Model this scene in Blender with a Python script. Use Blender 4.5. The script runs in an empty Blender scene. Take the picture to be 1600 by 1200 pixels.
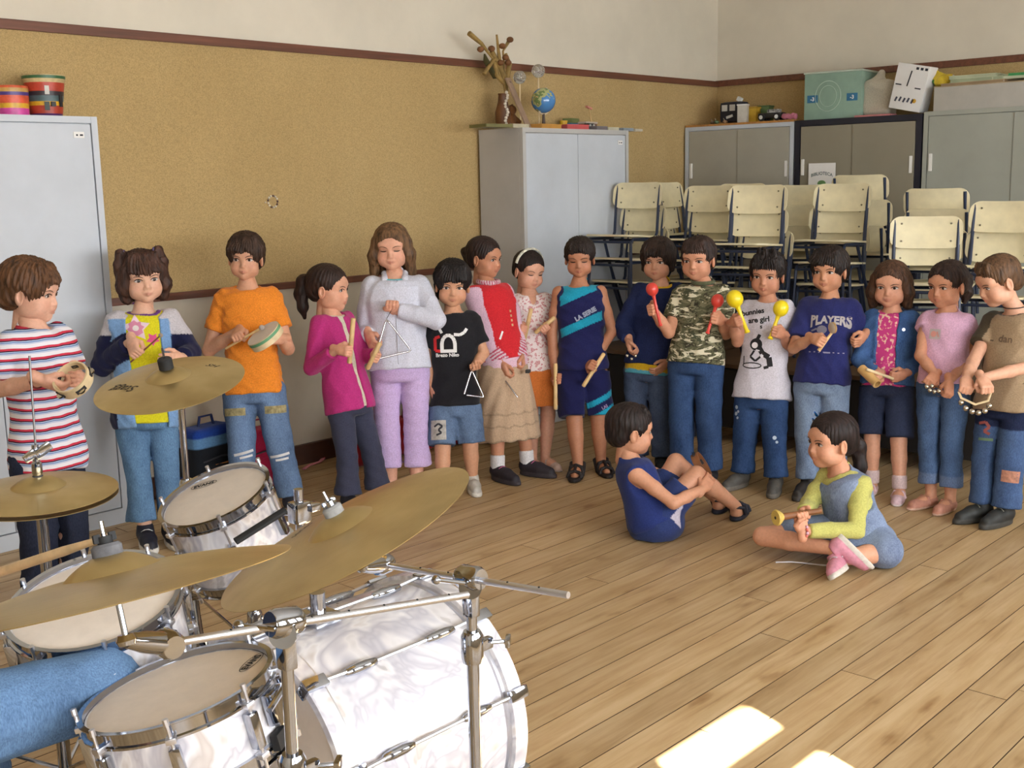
import bpy, bmesh, math, random
import numpy as np
from math import radians, degrees, sin, cos, pi, sqrt, atan2, hypot
from mathutils import Vector, Matrix, Euler
from mathutils.bvhtree import BVHTree

SC = bpy.context.scene
COL = SC.collection
random.seed(7)

# ------------------------------------------------------------------ camera
FPX = 1800.0
CAM_H = 1.5
YAW, PITCH, ROLL = radians(47.0), radians(9.93), radians(1.215)
_f = np.array([sin(YAW) * cos(PITCH), cos(YAW) * cos(PITCH), -sin(PITCH)])
_r0 = np.array([cos(YAW), -sin(YAW), 0.0])
_d0 = np.cross(_f, _r0)
_r = cos(ROLL) * _r0 + sin(ROLL) * _d0
_d = -sin(ROLL) * _r0 + cos(ROLL) * _d0
CPOS = np.array([0, 0, CAM_H])
cam_data = bpy.data.cameras.new('camera')
cam = bpy.data.objects.new('camera', cam_data)
COL.objects.link(cam)
cam_data.sensor_width = 36.0
cam_data.lens = FPX * 36.0 / 1600.0
cam_data.clip_start = 0.05
cam.matrix_world = Matrix(((_r[0], -_d[0], -_f[0], 0), (_r[1], -_d[1], -_f[1], 0), (_r[2], -_d[2], -_f[2], CAM_H), (0, 0, 0, 1)))
SC.camera = cam

# ------------------------------------------------------------------ light
SC.view_settings.view_transform = 'Standard'
SC.view_settings.look = 'None'
SC.view_settings.gamma = 1.0
SC.view_settings.use_curve_mapping = False
SC.view_settings.exposure = 0.0
world = bpy.data.worlds.new('world')
SC.world = world
world.use_nodes = True
wn = world.node_tree.nodes
bg = wn['Background']
bg.inputs[0].default_value = (0.75, 0.85, 1.0, 1)
bg.inputs[1].default_value = 0.8


def add_light(name, kind, loc, rot, energy, color=(1, 1, 1), **kw):
    l = bpy.data.lights.new(name, kind)
    l.energy = energy
    l.color = color
    for k, v in kw.items():
        setattr(l, k, v)
    o = bpy.data.objects.new(name, l)
    COL.objects.link(o)
    o.location = loc
    o.rotation_euler = rot
    return o


SUN_DIR = Vector((0.33, 0.94, -0.70)).normalized()
sun = add_light('sun', 'SUN', (0, -6, 6), (0, 0, 0), 230.0, (1.0, 0.97, 0.92), angle=0.009)
sun.rotation_euler = SUN_DIR.to_track_quat('-Z', 'Y').to_euler()
WALL_Y0 = -2.0
# area lamps standing in for daylight, just inside the four unseen windows behind the camera
WINDOWS = [(-1.7, -0.3), (0.35, 1.75), (2.4, 3.8), (4.45, 5.85)]
for i, (x0, x1) in enumerate(WINDOWS):
    w_ = add_light('window_daylight', 'AREA', ((x0 + x1) / 2, WALL_Y0 + 0.06, 1.65), (radians(90), 0, 0), 95.0,
                   (0.93, 0.97, 1.0), shape='RECTANGLE', size=x1 - x0, size_y=1.5)

# ------------------------------------------------------------------ helpers
def lin(c):
    return tuple(((v / 255.0) / 12.92 if v / 255.0 <= 0.04045 else ((v / 255.0 + 0.055) / 1.055) ** 2.4) for v in c[:3])


def ray(x, y):
    a, b = (x - 800) / FPX, (y - 600) / FPX
    return a * _r + b * _d + _f


def px(x, y, depth):
    """world point seen at photo pixel (x, y), at the given distance in front of the camera"""
    return CPOS + ray(x, y) * depth


def gnd(x, y, z=0.0):
    d = ray(x, y)
    return CPOS + d * ((z - CAM_H) / d[2])


def at_y(x, y, Y):
    d = ray(x, y)
    return CPOS + d * (Y / d[1])


def at_x(x, y, X):
    d = ray(x, y)
    return CPOS + d * (X / d[0])


def depth_of(p):
    return float((np.array(p, float) - CPOS) @ _f)


def proj(p):
    q = np.array(p, float) - CPOS
    z = q @ _f
    return 800 + FPX * (q @ _r) / z, 600 + FPX * (q @ _d) / z


MATS = {}


def nodes_of(m):
    m.use_nodes = True
    nt = m.node_tree
    b = nt.nodes.get('Principled BSDF')
    return nt, b


def ramp(nt, fac, stops, interp='LINEAR'):
    r = nt.nodes.new('ShaderNodeValToRGB')
    r.color_ramp.interpolation = interp
    el = r.color_ramp.elements
    while len(el) > 1:
        el.remove(el[-1])
    el[0].position = stops[0][0]
    el[0].color = (*lin(stops[0][1]), 1)
    for p, c in stops[1:]:
        e = el.new(p)
        e.color = (*lin(c), 1)
    nt.links.new(fac, r.inputs[0])
    return r.outputs[0]


def noise_node(nt, scale=5, detail=3, rough=0.5, dist=0.0, coord='Object', stretch=None, rot=None):
    tc = nt.nodes.new('ShaderNodeTexCoord')
    src = tc.outputs[coord]
    if stretch or rot:
        mp = nt.nodes.new('ShaderNodeMapping')
        if stretch:
            mp.inputs['Scale'].default_value = stretch
        if rot:
            mp.inputs['Rotation'].default_value = rot
        nt.links.new(src, mp.inputs[0])
        src = mp.outputs[0]
    n = nt.nodes.new('ShaderNodeTexNoise')
    n.inputs['Scale'].default_value = scale
    n.inputs['Detail'].default_value = detail
    n.inputs['Roughness'].default_value = rough
    n.inputs['Distortion'].default_value = dist
    nt.links.new(src, n.inputs['Vector'])
    return n.outputs['Fac']


def add_bump(nt, b, fac, strength=0.2, dist=0.01):
    bp = nt.nodes.new('ShaderNodeBump')
    bp.inputs['Strength'].default_value = strength
    bp.inputs['Distance'].default_value = dist
    nt.links.new(fac, bp.inputs['Height'])
    nt.links.new(bp.outputs[0], b.inputs['Normal'])


def shade(c, k):
    return tuple(max(0, min(255, v * k)) for v in c)


def mat(name, c, rough=0.6, metal=0.0, vary=0.08, scale=8.0, bump=0.0, bscale=None, spec=None, coat=0.0, stretch=None, alpha=1.0, trans=0.0, emit=0.0, sheen=0.0):
    if name in MATS:
        return MATS[name]
    m = bpy.data.materials.new(name)
    nt, b = nodes_of(m)
    b.inputs['Roughness'].default_value = rough
    b.inputs['Metallic'].default_value = metal
    if spec is not None:
        b.inputs['Specular IOR Level'].default_value = spec
    if coat:
        b.inputs['Coat Weight'].default_value = coat
        b.inputs['Coat Roughness'].default_value = 0.12
    if trans:
        b.inputs['Transmission Weight'].default_value = trans
    if sheen:
        b.inputs['Sheen Weight'].default_value = sheen
    if alpha < 1:
        b.inputs['Alpha'].default_value = alpha
    if emit:
        b.inputs['Emission Color'].default_value = (*lin(c), 1)
        b.inputs['Emission Strength'].default_value = emit
    n = noise_node(nt, scale, 4, 0.6, stretch=stretch)
    if vary > 0:
        col = ramp(nt, n, [(0.3, shade(c, 1 - vary)), (0.7, shade(c, 1 + vary))])
        nt.links.new(col, b.inputs['Base Color'])
    else:
        b.inputs['Base Color'].default_value = (*lin(c), 1)
    if bump:
        bn = noise_node(nt, bscale or scale * 6, 3, 0.6, stretch=stretch)
        add_bump(nt, b, bn, bump, 0.004)
    MATS[name] = m
    return m


def tag(o, label=None, cat=None, group=None, kind=None):
    if label:
        o['label'] = label
    if cat:
        o['category'] = cat
    if group:
        o['group'] = group
    if kind:
        o['kind'] = kind
    return o


def empty(name, loc=(0, 0, 0), rz=0.0, label=None, cat=None, group=None, kind=None):
    o = bpy.data.objects.new(name, None)
    o.empty_display_size = 0.05
    COL.objects.link(o)
    o.location = tuple(float(v) for v in loc)
    o.rotation_euler = (0, 0, rz)
    return tag(o, label, cat, group, kind)


def link_mesh(name, me, m=None, parent=None, loc=None):
    o = bpy.data.objects.new(name, me)
    COL.objects.link(o)
    if m is not None:
        for mm in (m if isinstance(m, (list, tuple)) else [m]):
            me.materials.append(mm)
    if parent is not None:
        o.parent = parent
    if loc is not None:
        o.location = tuple(float(v) for v in loc)
    return o


def smooth_by_angle(me, ang=40):
    try:
        me.polygons.foreach_set('use_smooth', np.ones(len(me.polygons), bool))
        if hasattr(me, 'set_sharp_from_angle'):
            me.set_sharp_from_angle(angle=radians(ang))
    except Exception:
        pass


class MB:
    """collects simple solids and links them as one mesh object"""

    def __init__(self):
        self.v = []
        self.f = []
        self.mi = []
        self.cur = 0

    def add(self, vs, fs):
        o = len(self.v)
        self.v += [tuple(float(a) for a in p) for p in vs]
        self.f += [tuple(i + o for i in q) for q in fs]
        self.mi += [self.cur] * len(fs)
        return self

    def box(self, c, s, M=None, bev=0.0):
        hx, hy, hz = s[0] / 2, s[1] / 2, s[2] / 2
        if bev <= 0:
            vs = [(x, y, z) for z in (-hz, hz) for y in (-hy, hy) for x in (-hx, hx)]
            fs = [(0, 2, 3, 1), (4, 5, 7, 6), (0, 1, 5, 4), (2, 6, 7, 3), (0, 4, 6, 2), (1, 3, 7, 5)]
        else:
            b = min(bev, hx * .9, hy * .9, hz * .9)
            bm = bmesh.new()
            bmesh.ops.create_cube(bm, size=1.0)
            bmesh.ops.scale(bm, vec=(s[0], s[1], s[2]), verts=bm.verts)
            bmesh.ops.bevel(bm, geom=bm.edges[:], offset=b, segments=2, profile=0.7, affect='EDGES')
            bm.verts.index_update()
            vs = [tuple(v.co) for v in bm.verts]
            fs = [tuple(v.index for v in f.verts) for f in bm.faces]
            bm.free()
        R = M if M is not None else Matrix.Identity(3)
        R = R.to_3x3() if hasattr(R, 'to_3x3') else R
        out = []
        for p in vs:
            q = R @ Vector(p)
            out.append((q.x + c[0], q.y + c[1], q.z + c[2]))
        return self.add(out, fs)

    def tube(self, pts, r, n=10, closed=False, cap=True, flat=1.0, up=None):
        pts = [Vector([float(a) for a in p]) for p in pts]
        N = len(pts)
        rs = r if isinstance(r, (list, tuple)) else [r] * N
        rings = []
        prev = None
        for i, p in enumerate(pts):
            if closed:
                t = (pts[(i + 1) % N] - pts[i - 1])
            else:
                t = pts[min(i + 1, N - 1)] - pts[max(i - 1, 0)]
            if t.length < 1e-9:
                t = Vector((0, 0, 1))
            t.normalize()
            if prev is None:
                a = Vector(up) if up is not None else (Vector((0, 0, 1)) if abs(t.z) < 0.9 else Vector((1, 0, 0)))
            else:
                a = prev
            u = a - t * a.dot(t)
            if u.length < 1e-6:
                u = t.orthogonal()
            u.normalize()
            prev = u
            w = t.cross(u)
            rings.append([p + (u * cos(2 * pi * k / n) * flat + w * sin(2 * pi * k / n)) * rs[i] for k in range(n)])
        vs = [q for ring in rings for q in ring]
        fs = []
        M = N if closed else N - 1
        for i in range(M):
            j = (i + 1) % N
            for k in range(n):
                l = (k + 1) % n
                fs.append((i * n + k, i * n + l, j * n + l, j * n + k))
        if cap and not closed:
            fs.append(tuple(range(n - 1, -1, -1)))
            fs.append(tuple((N - 1) * n + k for k in range(n)))
        return self.add(vs, fs)

    def lathe(self, prof, c=(0, 0, 0), axis=(0, 0, 1), n=32, capb=True, capt=True):
        """prof: list of (radius, height)"""
        ax = Vector([float(a) for a in axis]).normalized()
        q = Vector((0, 0, 1)).rotation_difference(ax).to_matrix()
        c = Vector([float(a) for a in c])
        vs = []
        for (r, h) in prof:
            for k in range(n):
                vs.append(c + q @ Vector((r * cos(2 * pi * k / n), r * sin(2 * pi * k / n), h)))
        fs = []
        for i in range(len(prof) - 1):
            for k in range(n):
                l = (k + 1) % n
                fs.append((i * n + k, i * n + l, (i + 1) * n + l, (i + 1) * n + k))
        if capb and prof[0][0] > 1e-5:
            fs.append(tuple(range(n - 1, -1, -1)))
        if capt and prof[-1][0] > 1e-5:
            fs.append(tuple((len(prof) - 1) * n + k for k in range(n)))
        return self.add(vs, fs)

    def ball(self, c, r, n=12, s=(1, 1, 1), R=None):
        prof = [(max(1e-4, r * sin(pi * i / (n // 2 + 1))), -r * cos(pi * i / (n // 2 + 1))) for i in range(n // 2 + 2)]
        m2 = MB()
        m2.lathe(prof, n=n)
        R = R or Matrix.Identity(3)
        return self.add([Vector([float(a) for a in c]) + R @ Vector((p[0] * s[0], p[1] * s[1], p[2] * s[2])) for p in m2.v], m2.f)

    def prism(self, poly, t, M=None):
        """poly in xy extruded 0..t along z, then transformed by 4x4 M"""
        n = len(poly)
        vs = [(x, y, 0) for x, y in poly] + [(x, y, t) for x, y in poly]
        fs = [tuple(range(n - 1, -1, -1)), tuple(range(n, 2 * n))] + [(i, (i + 1) % n, n + (i + 1) % n, n + i) for i in range(n)]
        if M is not None:
            vs = [M @ Vector(v) for v in vs]
        return self.add(vs, fs)

    def mesh(self, name, sm=None):
        me = bpy.data.meshes.new(name)
        me.from_pydata(self.v, [], self.f)
        me.update()
        if sm:
            smooth_by_angle(me, sm)
        return me

    def build(self, name, m=None, parent=None, loc=None, sm=40):
        me = self.mesh(name, sm)
        o = link_mesh(name, me, m, parent, loc)
        if any(self.mi):
            me.polygons.foreach_set('material_index', self.mi)
        return o


def frame(axis_z, axis_x=None):
    """3x3 with columns x,y,z"""
    z = Vector([float(a) for a in axis_z]).normalized()
    x = Vector([float(a) for a in axis_x]) if axis_x is not None else (Vector((1, 0, 0)) if abs(z.x) < 0.9 else Vector((0, 1, 0)))
    x = (x - z * x.dot(z)).normalized()
    y = z.cross(x)
    return Matrix(((x.x, y.x, z.x), (x.y, y.y, z.y), (x.z, y.z, z.z)))


def rrect(w, h, r, n=5):
    out = []
    for cx, cy, a0 in ((w / 2 - r, h / 2 - r, 0), (-w / 2 + r, h / 2 - r, 90), (-w / 2 + r, -h / 2 + r, 180), (w / 2 - r, -h / 2 + r, 270)):
        for i in range(n + 1):
            a = radians(a0 + 90 * i / n)
            out.append((cx + r * cos(a), cy + r * sin(a)))
    return out


def M4(R, t):
    m = R.to_4x4()
    m.translation = Vector([float(a) for a in t])
    return m


def text_mesh(body, size, extrude=0.0, align='CENTER', shear=0.0, bold=0.0, spacing=1.0):
    cu = bpy.data.curves.new('txt', 'FONT')
    cu.body = body
    cu.size = size
    cu.extrude = extrude
    cu.align_x = align
    cu.align_y = 'CENTER'
    cu.shear = shear
    cu.offset = bold
    cu.space_character = spacing
    cu.resolution_u = 3
    o = bpy.data.objects.new('txt', cu)
    COL.objects.link(o)
    dg = bpy.context.evaluated_depsgraph_get()
    me = bpy.data.meshes.new_from_object(o.evaluated_get(dg))
    bpy.data.objects.remove(o)
    bpy.data.curves.remove(cu)
    vs = [tuple(v.co) for v in me.vertices]
    fs = [tuple(p.vertices) for p in me.polygons]
    bpy.data.meshes.remove(me)
    return vs, fs

# ------------------------------------------------------------------ the room
BACK_Y, RIGHT_X, LEFT_X, CEIL = 5.06, 7.826, -3.2, 3.6
plaster = mat('plaster_paint', (212, 203, 186), 0.85, vary=0.03, scale=2.0, bump=0.12, bscale=40)
plaster_low = mat('plaster_low_paint', (204, 194, 175), 0.8, vary=0.04, scale=3.0, bump=0.1, bscale=30)
trim_wood = mat('trim_wood', (104, 62, 44), 0.5, vary=0.15, scale=6, stretch=(0.3, 6, 6))
base_wood = mat('baseboard_wood', (78, 48, 34), 0.55, vary=0.15, scale=6)


def cork_material():
    m = bpy.data.materials.new('cork')
    nt, b = nodes_of(m)
    n1 = noise_node(nt, 1.3, 3, 0.6, stretch=(1, 1, 0.5))
    c1 = ramp(nt, n1, [(0.3, (184, 156, 108)), (0.55, (191, 163, 114)), (0.75, (196, 169, 121))])
    n2 = noise_node(nt, 240, 2, 0.7)
    c2 = ramp(nt, n2, [(0.35, (205, 205, 205)), (0.6, (255, 255, 255))])
    mx = nt.nodes.new('ShaderNodeMix')
    mx.data_type = 'RGBA'
    mx.blend_type = 'MULTIPLY'
    mx.inputs[0].default_value = 0.8
    nt.links.new(c1, mx.inputs[6])
    nt.links.new(c2, mx.inputs[7])
    nt.links.new(mx.outputs[2], b.inputs['Base Color'])
    b.inputs['Roughness'].default_value = 0.9
    b.inputs['Specular IOR Level'].default_value = 0.1
    add_bump(nt, b, n2, 0.15, 0.002)
    return m


cork = cork_material()


def plank_material():
    m = bpy.data.materials.new('pine_boards')
    nt, b = nodes_of(m)
    oi = nt.nodes.new('ShaderNodeObjectInfo')
    tc = nt.nodes.new('ShaderNodeTexCoord')
    ad = nt.nodes.new('ShaderNodeVectorMath')
    ad.operation = 'MULTIPLY_ADD'
    cx = nt.nodes.new('ShaderNodeCombineXYZ')
    nt.links.new(oi.outputs['Random'], cx.inputs[0])
    nt.links.new(oi.outputs['Random'], cx.inputs[1])
    nt.links.new(oi.outputs['Random'], cx.inputs[2])
    ad.inputs[1].default_value = (31, 17, 23)
    nt.links.new(cx.outputs[0], ad.inputs[0])
    nt.links.new(tc.outputs['Object'], ad.inputs[2])
    mp = nt.nodes.new('ShaderNodeMapping')
    mp.inputs['Scale'].default_value = (0.55, 9.0, 3.0)
    nt.links.new(ad.outputs[0], mp.inputs[0])
    n = nt.nodes.new('ShaderNodeTexNoise')
    n.inputs['Scale'].default_value = 3.0
    n.inputs['Detail'].default_value = 5
    n.inputs['Roughness'].default_value = 0.65
    n.inputs['Distortion'].default_value = 0.8
    nt.links.new(mp.outputs[0], n.inputs['Vector'])
    grain = ramp(nt, n.outputs['Fac'], [(0.22, (146, 116, 78)), (0.40, (178, 148, 108)), (0.56, (190, 162, 122)), (0.75, (198, 172, 134))])
    # blotches, knots and dirt
    mp2 = nt.nodes.new('ShaderNodeMapping')
    mp2.inputs['Scale'].default_value = (2.2, 7.0, 3.0)
    nt.links.new(ad.outputs[0], mp2.inputs[0])
    n2 = nt.nodes.new('ShaderNodeTexNoise')
    n2.inputs['Scale'].default_value = 1.7
    n2.inputs['Detail'].default_value = 3
    nt.links.new(mp2.outputs[0], n2.inputs['Vector'])
    blot = ramp(nt, n2.outputs['Fac'], [(0.24, (170, 138, 96)), (0.36, (238, 232, 220)), (0.6, (255, 255, 255))])
    mx = nt.nodes.new('ShaderNodeMix')
    mx.data_type = 'RGBA'
    mx.blend_type = 'MULTIPLY'
    mx.inputs[0].default_value = 0.8
    nt.links.new(grain, mx.inputs[6])
    nt.links.new(blot, mx.inputs[7])
    hs = nt.nodes.new('ShaderNodeHueSaturation')
    mr = nt.nodes.new('ShaderNodeMapRange')
    mr.inputs[3].default_value = 0.88
    mr.inputs[4].default_value = 1.1
    nt.links.new(oi.outputs['Random'], mr.inputs[0])
    nt.links.new(mr.outputs[0], hs.inputs['Value'])
    nt.links.new(mx.outputs[2], hs.inputs['Color'])
    nt.links.new(hs.outputs[0], b.inputs['Base Color'])
    b.inputs['Roughness'].default_value = 0.42
    b.inputs['Specular IOR Level'].default_value = 0.35
    add_bump(nt, b, n.outputs['Fac'], 0.12, 0.002)
    return m


# floor: a dark subfloor with every board a piece of its own
fl = MB().box(((LEFT_X + RIGHT_X) / 2, (WALL_Y0 + BACK_Y) / 2, -0.05), (RIGHT_X - LEFT_X + 0.3, BACK_Y - WALL_Y0 + 0.3, 0.06)).build('floor', mat('subfloor', (36, 26, 16), 0.9), sm=None)
tag(fl, kind='structure')
plank_m = plank_material()
plank_edge = mat('shaded_board_edge', (84, 62, 40), 0.9)  # gap shade put into the colour of the board sides and bevels
PW = 0.1145
rng = random.Random(3)
ny = int((BACK_Y - WALL_Y0) / PW) + 1
plank_meshes = {}
for j in range(ny):
    y = WALL_Y0 + (j + 0.5) * PW
    cuts = [LEFT_X, LEFT_X + rng.uniform(1.0, 3.6)]
    while cuts[-1] < RIGHT_X:
        cuts.append(cuts[-1] + rng.choice((2.6, 3.0, 3.4, 3.8)))
    cuts[-1] = RIGHT_X
    if cuts[-1] - cuts[-2] < 0.5:
        cuts.pop(-2)
    for a, b_ in zip(cuts[:-1], cuts[1:]):
        L = round(b_ - a, 1)
        if L not in plank_meshes:
            w, h, bv = PW / 2 - 0.0011, 0.02, 0.0007
            hl = (L - 0.0015) / 2
            vs = [(-hl, -w, -h), (hl, -w, -h), (hl, w, -h), (-hl, w, -h),
                  (-hl, -w, -bv), (hl, -w, -bv), (hl, w, -bv), (-hl, w, -bv),
                  (-hl + bv, -w + bv, 0), (hl - bv, -w + bv, 0), (hl - bv, w - bv, 0), (-hl + bv, w - bv, 0)]
            fs = [(0, 1, 5, 4), (1, 2, 6, 5), (2, 3, 7, 6), (3, 0, 4, 7), (4, 5, 9, 8), (5, 6, 10, 9), (6, 7, 11, 10), (7, 4, 8, 11), (8, 9, 10, 11)]
            me = bpy.data.meshes.new('plank')
            me.from_pydata(vs, [], fs)
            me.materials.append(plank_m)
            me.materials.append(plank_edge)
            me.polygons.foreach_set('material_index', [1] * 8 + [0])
            plank_meshes[L] = me
        o = bpy.data.objects.new('plank', plank_meshes[L])
        COL.objects.link(o)
        o.parent = fl
        o.location = ((a + b_) / 2, y, -rng.uniform(0, 0.0006))
        o.scale = ((b_ - a) / L, 1, 1)


def struct(name, mb, m, parent=None):
    o = mb.build(name, m, parent, sm=None)
    tag(o, kind='structure')
    return o


def slab(x0, x1, y0, y1, z0, z1):
    return MB().box(((x0 + x1) / 2, (y0 + y1) / 2, (z0 + z1) / 2), (abs(x1 - x0), abs(y1 - y0), abs(z1 - z0)))


wall_back = struct('wall_back', slab(LEFT_X - .2, RIGHT_X + .2, BACK_Y, BACK_Y + 0.2, -0.08, CEIL), plaster)
slab(LEFT_X, RIGHT_X, BACK_Y - 0.008, BACK_Y + 0.01, 0.985, 2.2).build('cork_panel', cork, wall_back, sm=None)
slab(LEFT_X, RIGHT_X, BACK_Y - 0.004, BACK_Y + 0.01, 0.0, 0.975).build('lower_wall_panel', plaster_low, wall_back, sm=None)
struct('trim_1', MB().box(((LEFT_X + RIGHT_X) / 2, BACK_Y - 0.012, 2.211), (RIGHT_X - LEFT_X, 0.03, 0.042), bev=0.004), trim_wood)
struct('trim_2', MB().box(((LEFT_X + RIGHT_X) / 2, BACK_Y - 0.012, 0.985), (RIGHT_X - LEFT_X, 0.03, 0.036), bev=0.004), trim_wood)
struct('baseboard_back', MB().box(((LEFT_X + RIGHT_X) / 2, BACK_Y - 0.012, 0.055), (RIGHT_X - LEFT_X, 0.03, 0.11), bev=0.004), base_wood)
wall_right = struct('wall_right', slab(RIGHT_X, RIGHT_X + .2, WALL_Y0 - .2, BACK_Y, -0.08, CEIL), plaster)
slab(RIGHT_X - 0.008, RIGHT_X + .01, WALL_Y0, BACK_Y, 0.985, 2.2).build('cork_panel', cork, wall_right, sm=None)
struct('trim_3', MB().box((RIGHT_X - 0.012, (WALL_Y0 + BACK_Y) / 2, 2.215), (0.03, BACK_Y - WALL_Y0, 0.045), bev=0.004), trim_wood)
struct('trim_4', MB().box((RIGHT_X - 0.012, (WALL_Y0 + BACK_Y) / 2, 0.985), (0.03, BACK_Y - WALL_Y0, 0.036), bev=0.004), trim_wood)
struct('baseboard_right', MB().box((RIGHT_X - 0.012, (WALL_Y0 + BACK_Y) / 2, 0.055), (0.03, BACK_Y - WALL_Y0, 0.11), bev=0.004), base_wood)
struct('wall_left', slab(LEFT_X - .2, LEFT_X, WALL_Y0 - .2, BACK_Y, -0.08, CEIL), plaster)
struct('ceiling', slab(LEFT_X - .2, RIGHT_X + .2, WALL_Y0 - .2, BACK_Y + .2, CEIL, CEIL + .1), mat('ceiling_paint', (215, 212, 204), 0.9, vary=0.02))

# wall behind the camera with four windows (blinds added to block the sun) and one open transom cut to shape the sun patch
wf = MB()
xs = [LEFT_X - .2] + [v for w in WINDOWS for v in w] + [RIGHT_X + .2]
for i in range(0, len(xs), 2):
    wf.box(((xs[i] + xs[i + 1]) / 2, WALL_Y0 - 0.02, CEIL / 2 - .04), (xs[i + 1] - xs[i], 0.04, CEIL + .08))
for i, (x0, x1) in enumerate(WINDOWS):
    wf.box(((x0 + x1) / 2, WALL_Y0 - 0.02, 0.41), (x1 - x0, 0.04, 0.98))
    if i == 1:
        gx0, gx1 = 1.006, 1.436
        wf.box(((x0 + gx0) / 2, WALL_Y0 - 0.02, 2.97), (gx0 - x0, 0.04, 1.26))
        wf.box(((gx1 + x1) / 2, WALL_Y0 - 0.02, 2.97), (x1 - gx1, 0.04, 1.26))
        wf.box(((gx0 + gx1) / 2, WALL_Y0 - 0.02, 3.165), (gx1 - gx0, 0.04, 0.87))
    else:
        wf.box(((x0 + x1) / 2, WALL_Y0 - 0.02, 2.97), (x1 - x0, 0.04, 1.26))
struct('wall_front', wf, plaster)
wfm = mat('window_frame_paint', (232, 230, 224), 0.5, vary=0.02)
added_blind_m = mat('added_blind_cloth', (235, 232, 224), 0.8, vary=0.02)
for i, (x0, x1) in enumerate(WINDOWS):
    fr = MB()
    for a, b_, c, d in ((x0, x1, 0.9, 0.95), (x0, x1, 2.29, 2.34), (x0, x0 + .05, 0.9, 2.34), (x1 - .05, x1, 0.9, 2.34)):
        fr.box(((a + b_) / 2, WALL_Y0 - 0.03, (c + d) / 2), (b_ - a, 0.06, d - c))
    if i == 1:
        fr.box((1.221, WALL_Y0 - 0.01, 2.558), (0.44, 0.03, 0.112))
        fr.box((1.221, WALL_Y0 - 0.01, 2.767), (0.44, 0.03, 0.024))
    w = struct('window_%d' % (i + 1), fr, wfm)
    slab(x0 + .05, x1 - .05, WALL_Y0 - 0.07, WALL_Y0 - 0.06, 0.95, 2.29).build('blind', added_blind_m, w, sm=None)  # unseen sheet added so that only the open transom admits sun

# ------------------------------------------------------------------ cabinets
grey_met = mat('grey_enamel', (192, 197, 205), 0.45, vary=0.03, scale=3, spec=0.4)
grey_side = mat('grey_enamel_body', (182, 180, 178), 0.45, vary=0.03, scale=3, spec=0.4)
drab = mat('drab_enamel', (164, 160, 148), 0.5, vary=0.03, scale=3, spec=0.4)
drab2 = mat('drab_enamel_dark', (140, 133, 117), 0.5, vary=0.03, scale=3, spec=0.4)
green_grey = mat('greenish_enamel', (158, 160, 150), 0.5, vary=0.03, scale=3, spec=0.4)
black_enamel = mat('black_enamel', (30, 31, 44), 0.4, vary=0.1)
gap_dark = mat('gap_dark', (40, 40, 42), 0.8)
white_plastic = mat('white_plastic', (232, 230, 226), 0.4, vary=0.02)
paper_white = mat('paper_white', (232, 230, 228), 0.8, vary=0.02)
ink = mat('ink_dark', (40, 44, 52), 0.7)


def cabinet(name, label, loc, rz, w, d, h, body_m, door_m, kick=0.07, top_m=None, handles=False, frame_w=0.028, sticker=False, split=0.5, overlap=0.0):
    root = empty(name, loc, rz, label, 'cabinet', 'metal cabinets')
    body = MB()
    t = frame_w
    rec = 0.012
    body.box((w / 2, d / 2 + rec / 2 + .005, h / 2), (w - 0.004, d - rec - .01, h - 0.004))
    body.box((t / 2, rec / 2 + .004, h / 2 - .0007), (t, rec + .012, h - .0014))
    body.box((w - t / 2, rec / 2 + .004, h / 2 - .0007), (t, rec + .012, h - .0014))
    body.box((w / 2, d / 2 - .0004, h - t / 2), (w + .001, d + .0004, t))
    body.box((w / 2, rec / 2 + .0035, kick / 2), (w + .0008, rec + .012, kick))
    body.box((0.0046, d / 2 + .014, h / 2 - .0006), (0.008, d - .03, h - .002))
    body.box((w - 0.0046, d / 2 + .014, h / 2 - .0006), (0.008, d - .03, h - .002))
    body.build('body', body_m, root, sm=None)
    g = 0.004
    dz0, dz1 = kick + g, h - t - g
    xm = t + (w - 2 * t) * split
    for k, (a, b_) in enumerate(((t + g, xm - g / 2 + overlap), (xm + g / 2, w - t - g))):
        door = MB().box(((a + b_) / 2, 0.008 - .006 * (k if overlap else 0), (dz0 + dz1) / 2), (b_ - a, 0.012, dz1 - dz0), bev=0.003).build('door', door_m, root, sm=None)
        if handles:
            hx = a + 0.022 if k == 0 else b_ - 0.022
            hm = MB().box((hx, -0.002, h - 0.32), (0.02, 0.012, 0.11), bev=0.003)
            hm.build('handle', white_plastic, door, sm=None)
    MB().box((w / 2, 0.0152, (dz0 + dz1) / 2), (w - 2 * t, 0.002, dz1 - dz0)).build('door_recess', gap_dark, root, sm=None)
    if sticker:
        s = MB().box((w - t - 0.06, -0.0005, h - t - 0.05), (0.048, 0.002, 0.026)).build('sticker', paper_white, root, sm=None)
        sm_ = MB()
        for q in range(2):
            sm_.box((w - t - 0.069 + q * .02, -0.0018, h - t - 0.051), (0.008 + q * .006, 0.001, 0.007))
        sm_.build('printed_mark', ink, s, sm=None)
    return root


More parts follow.
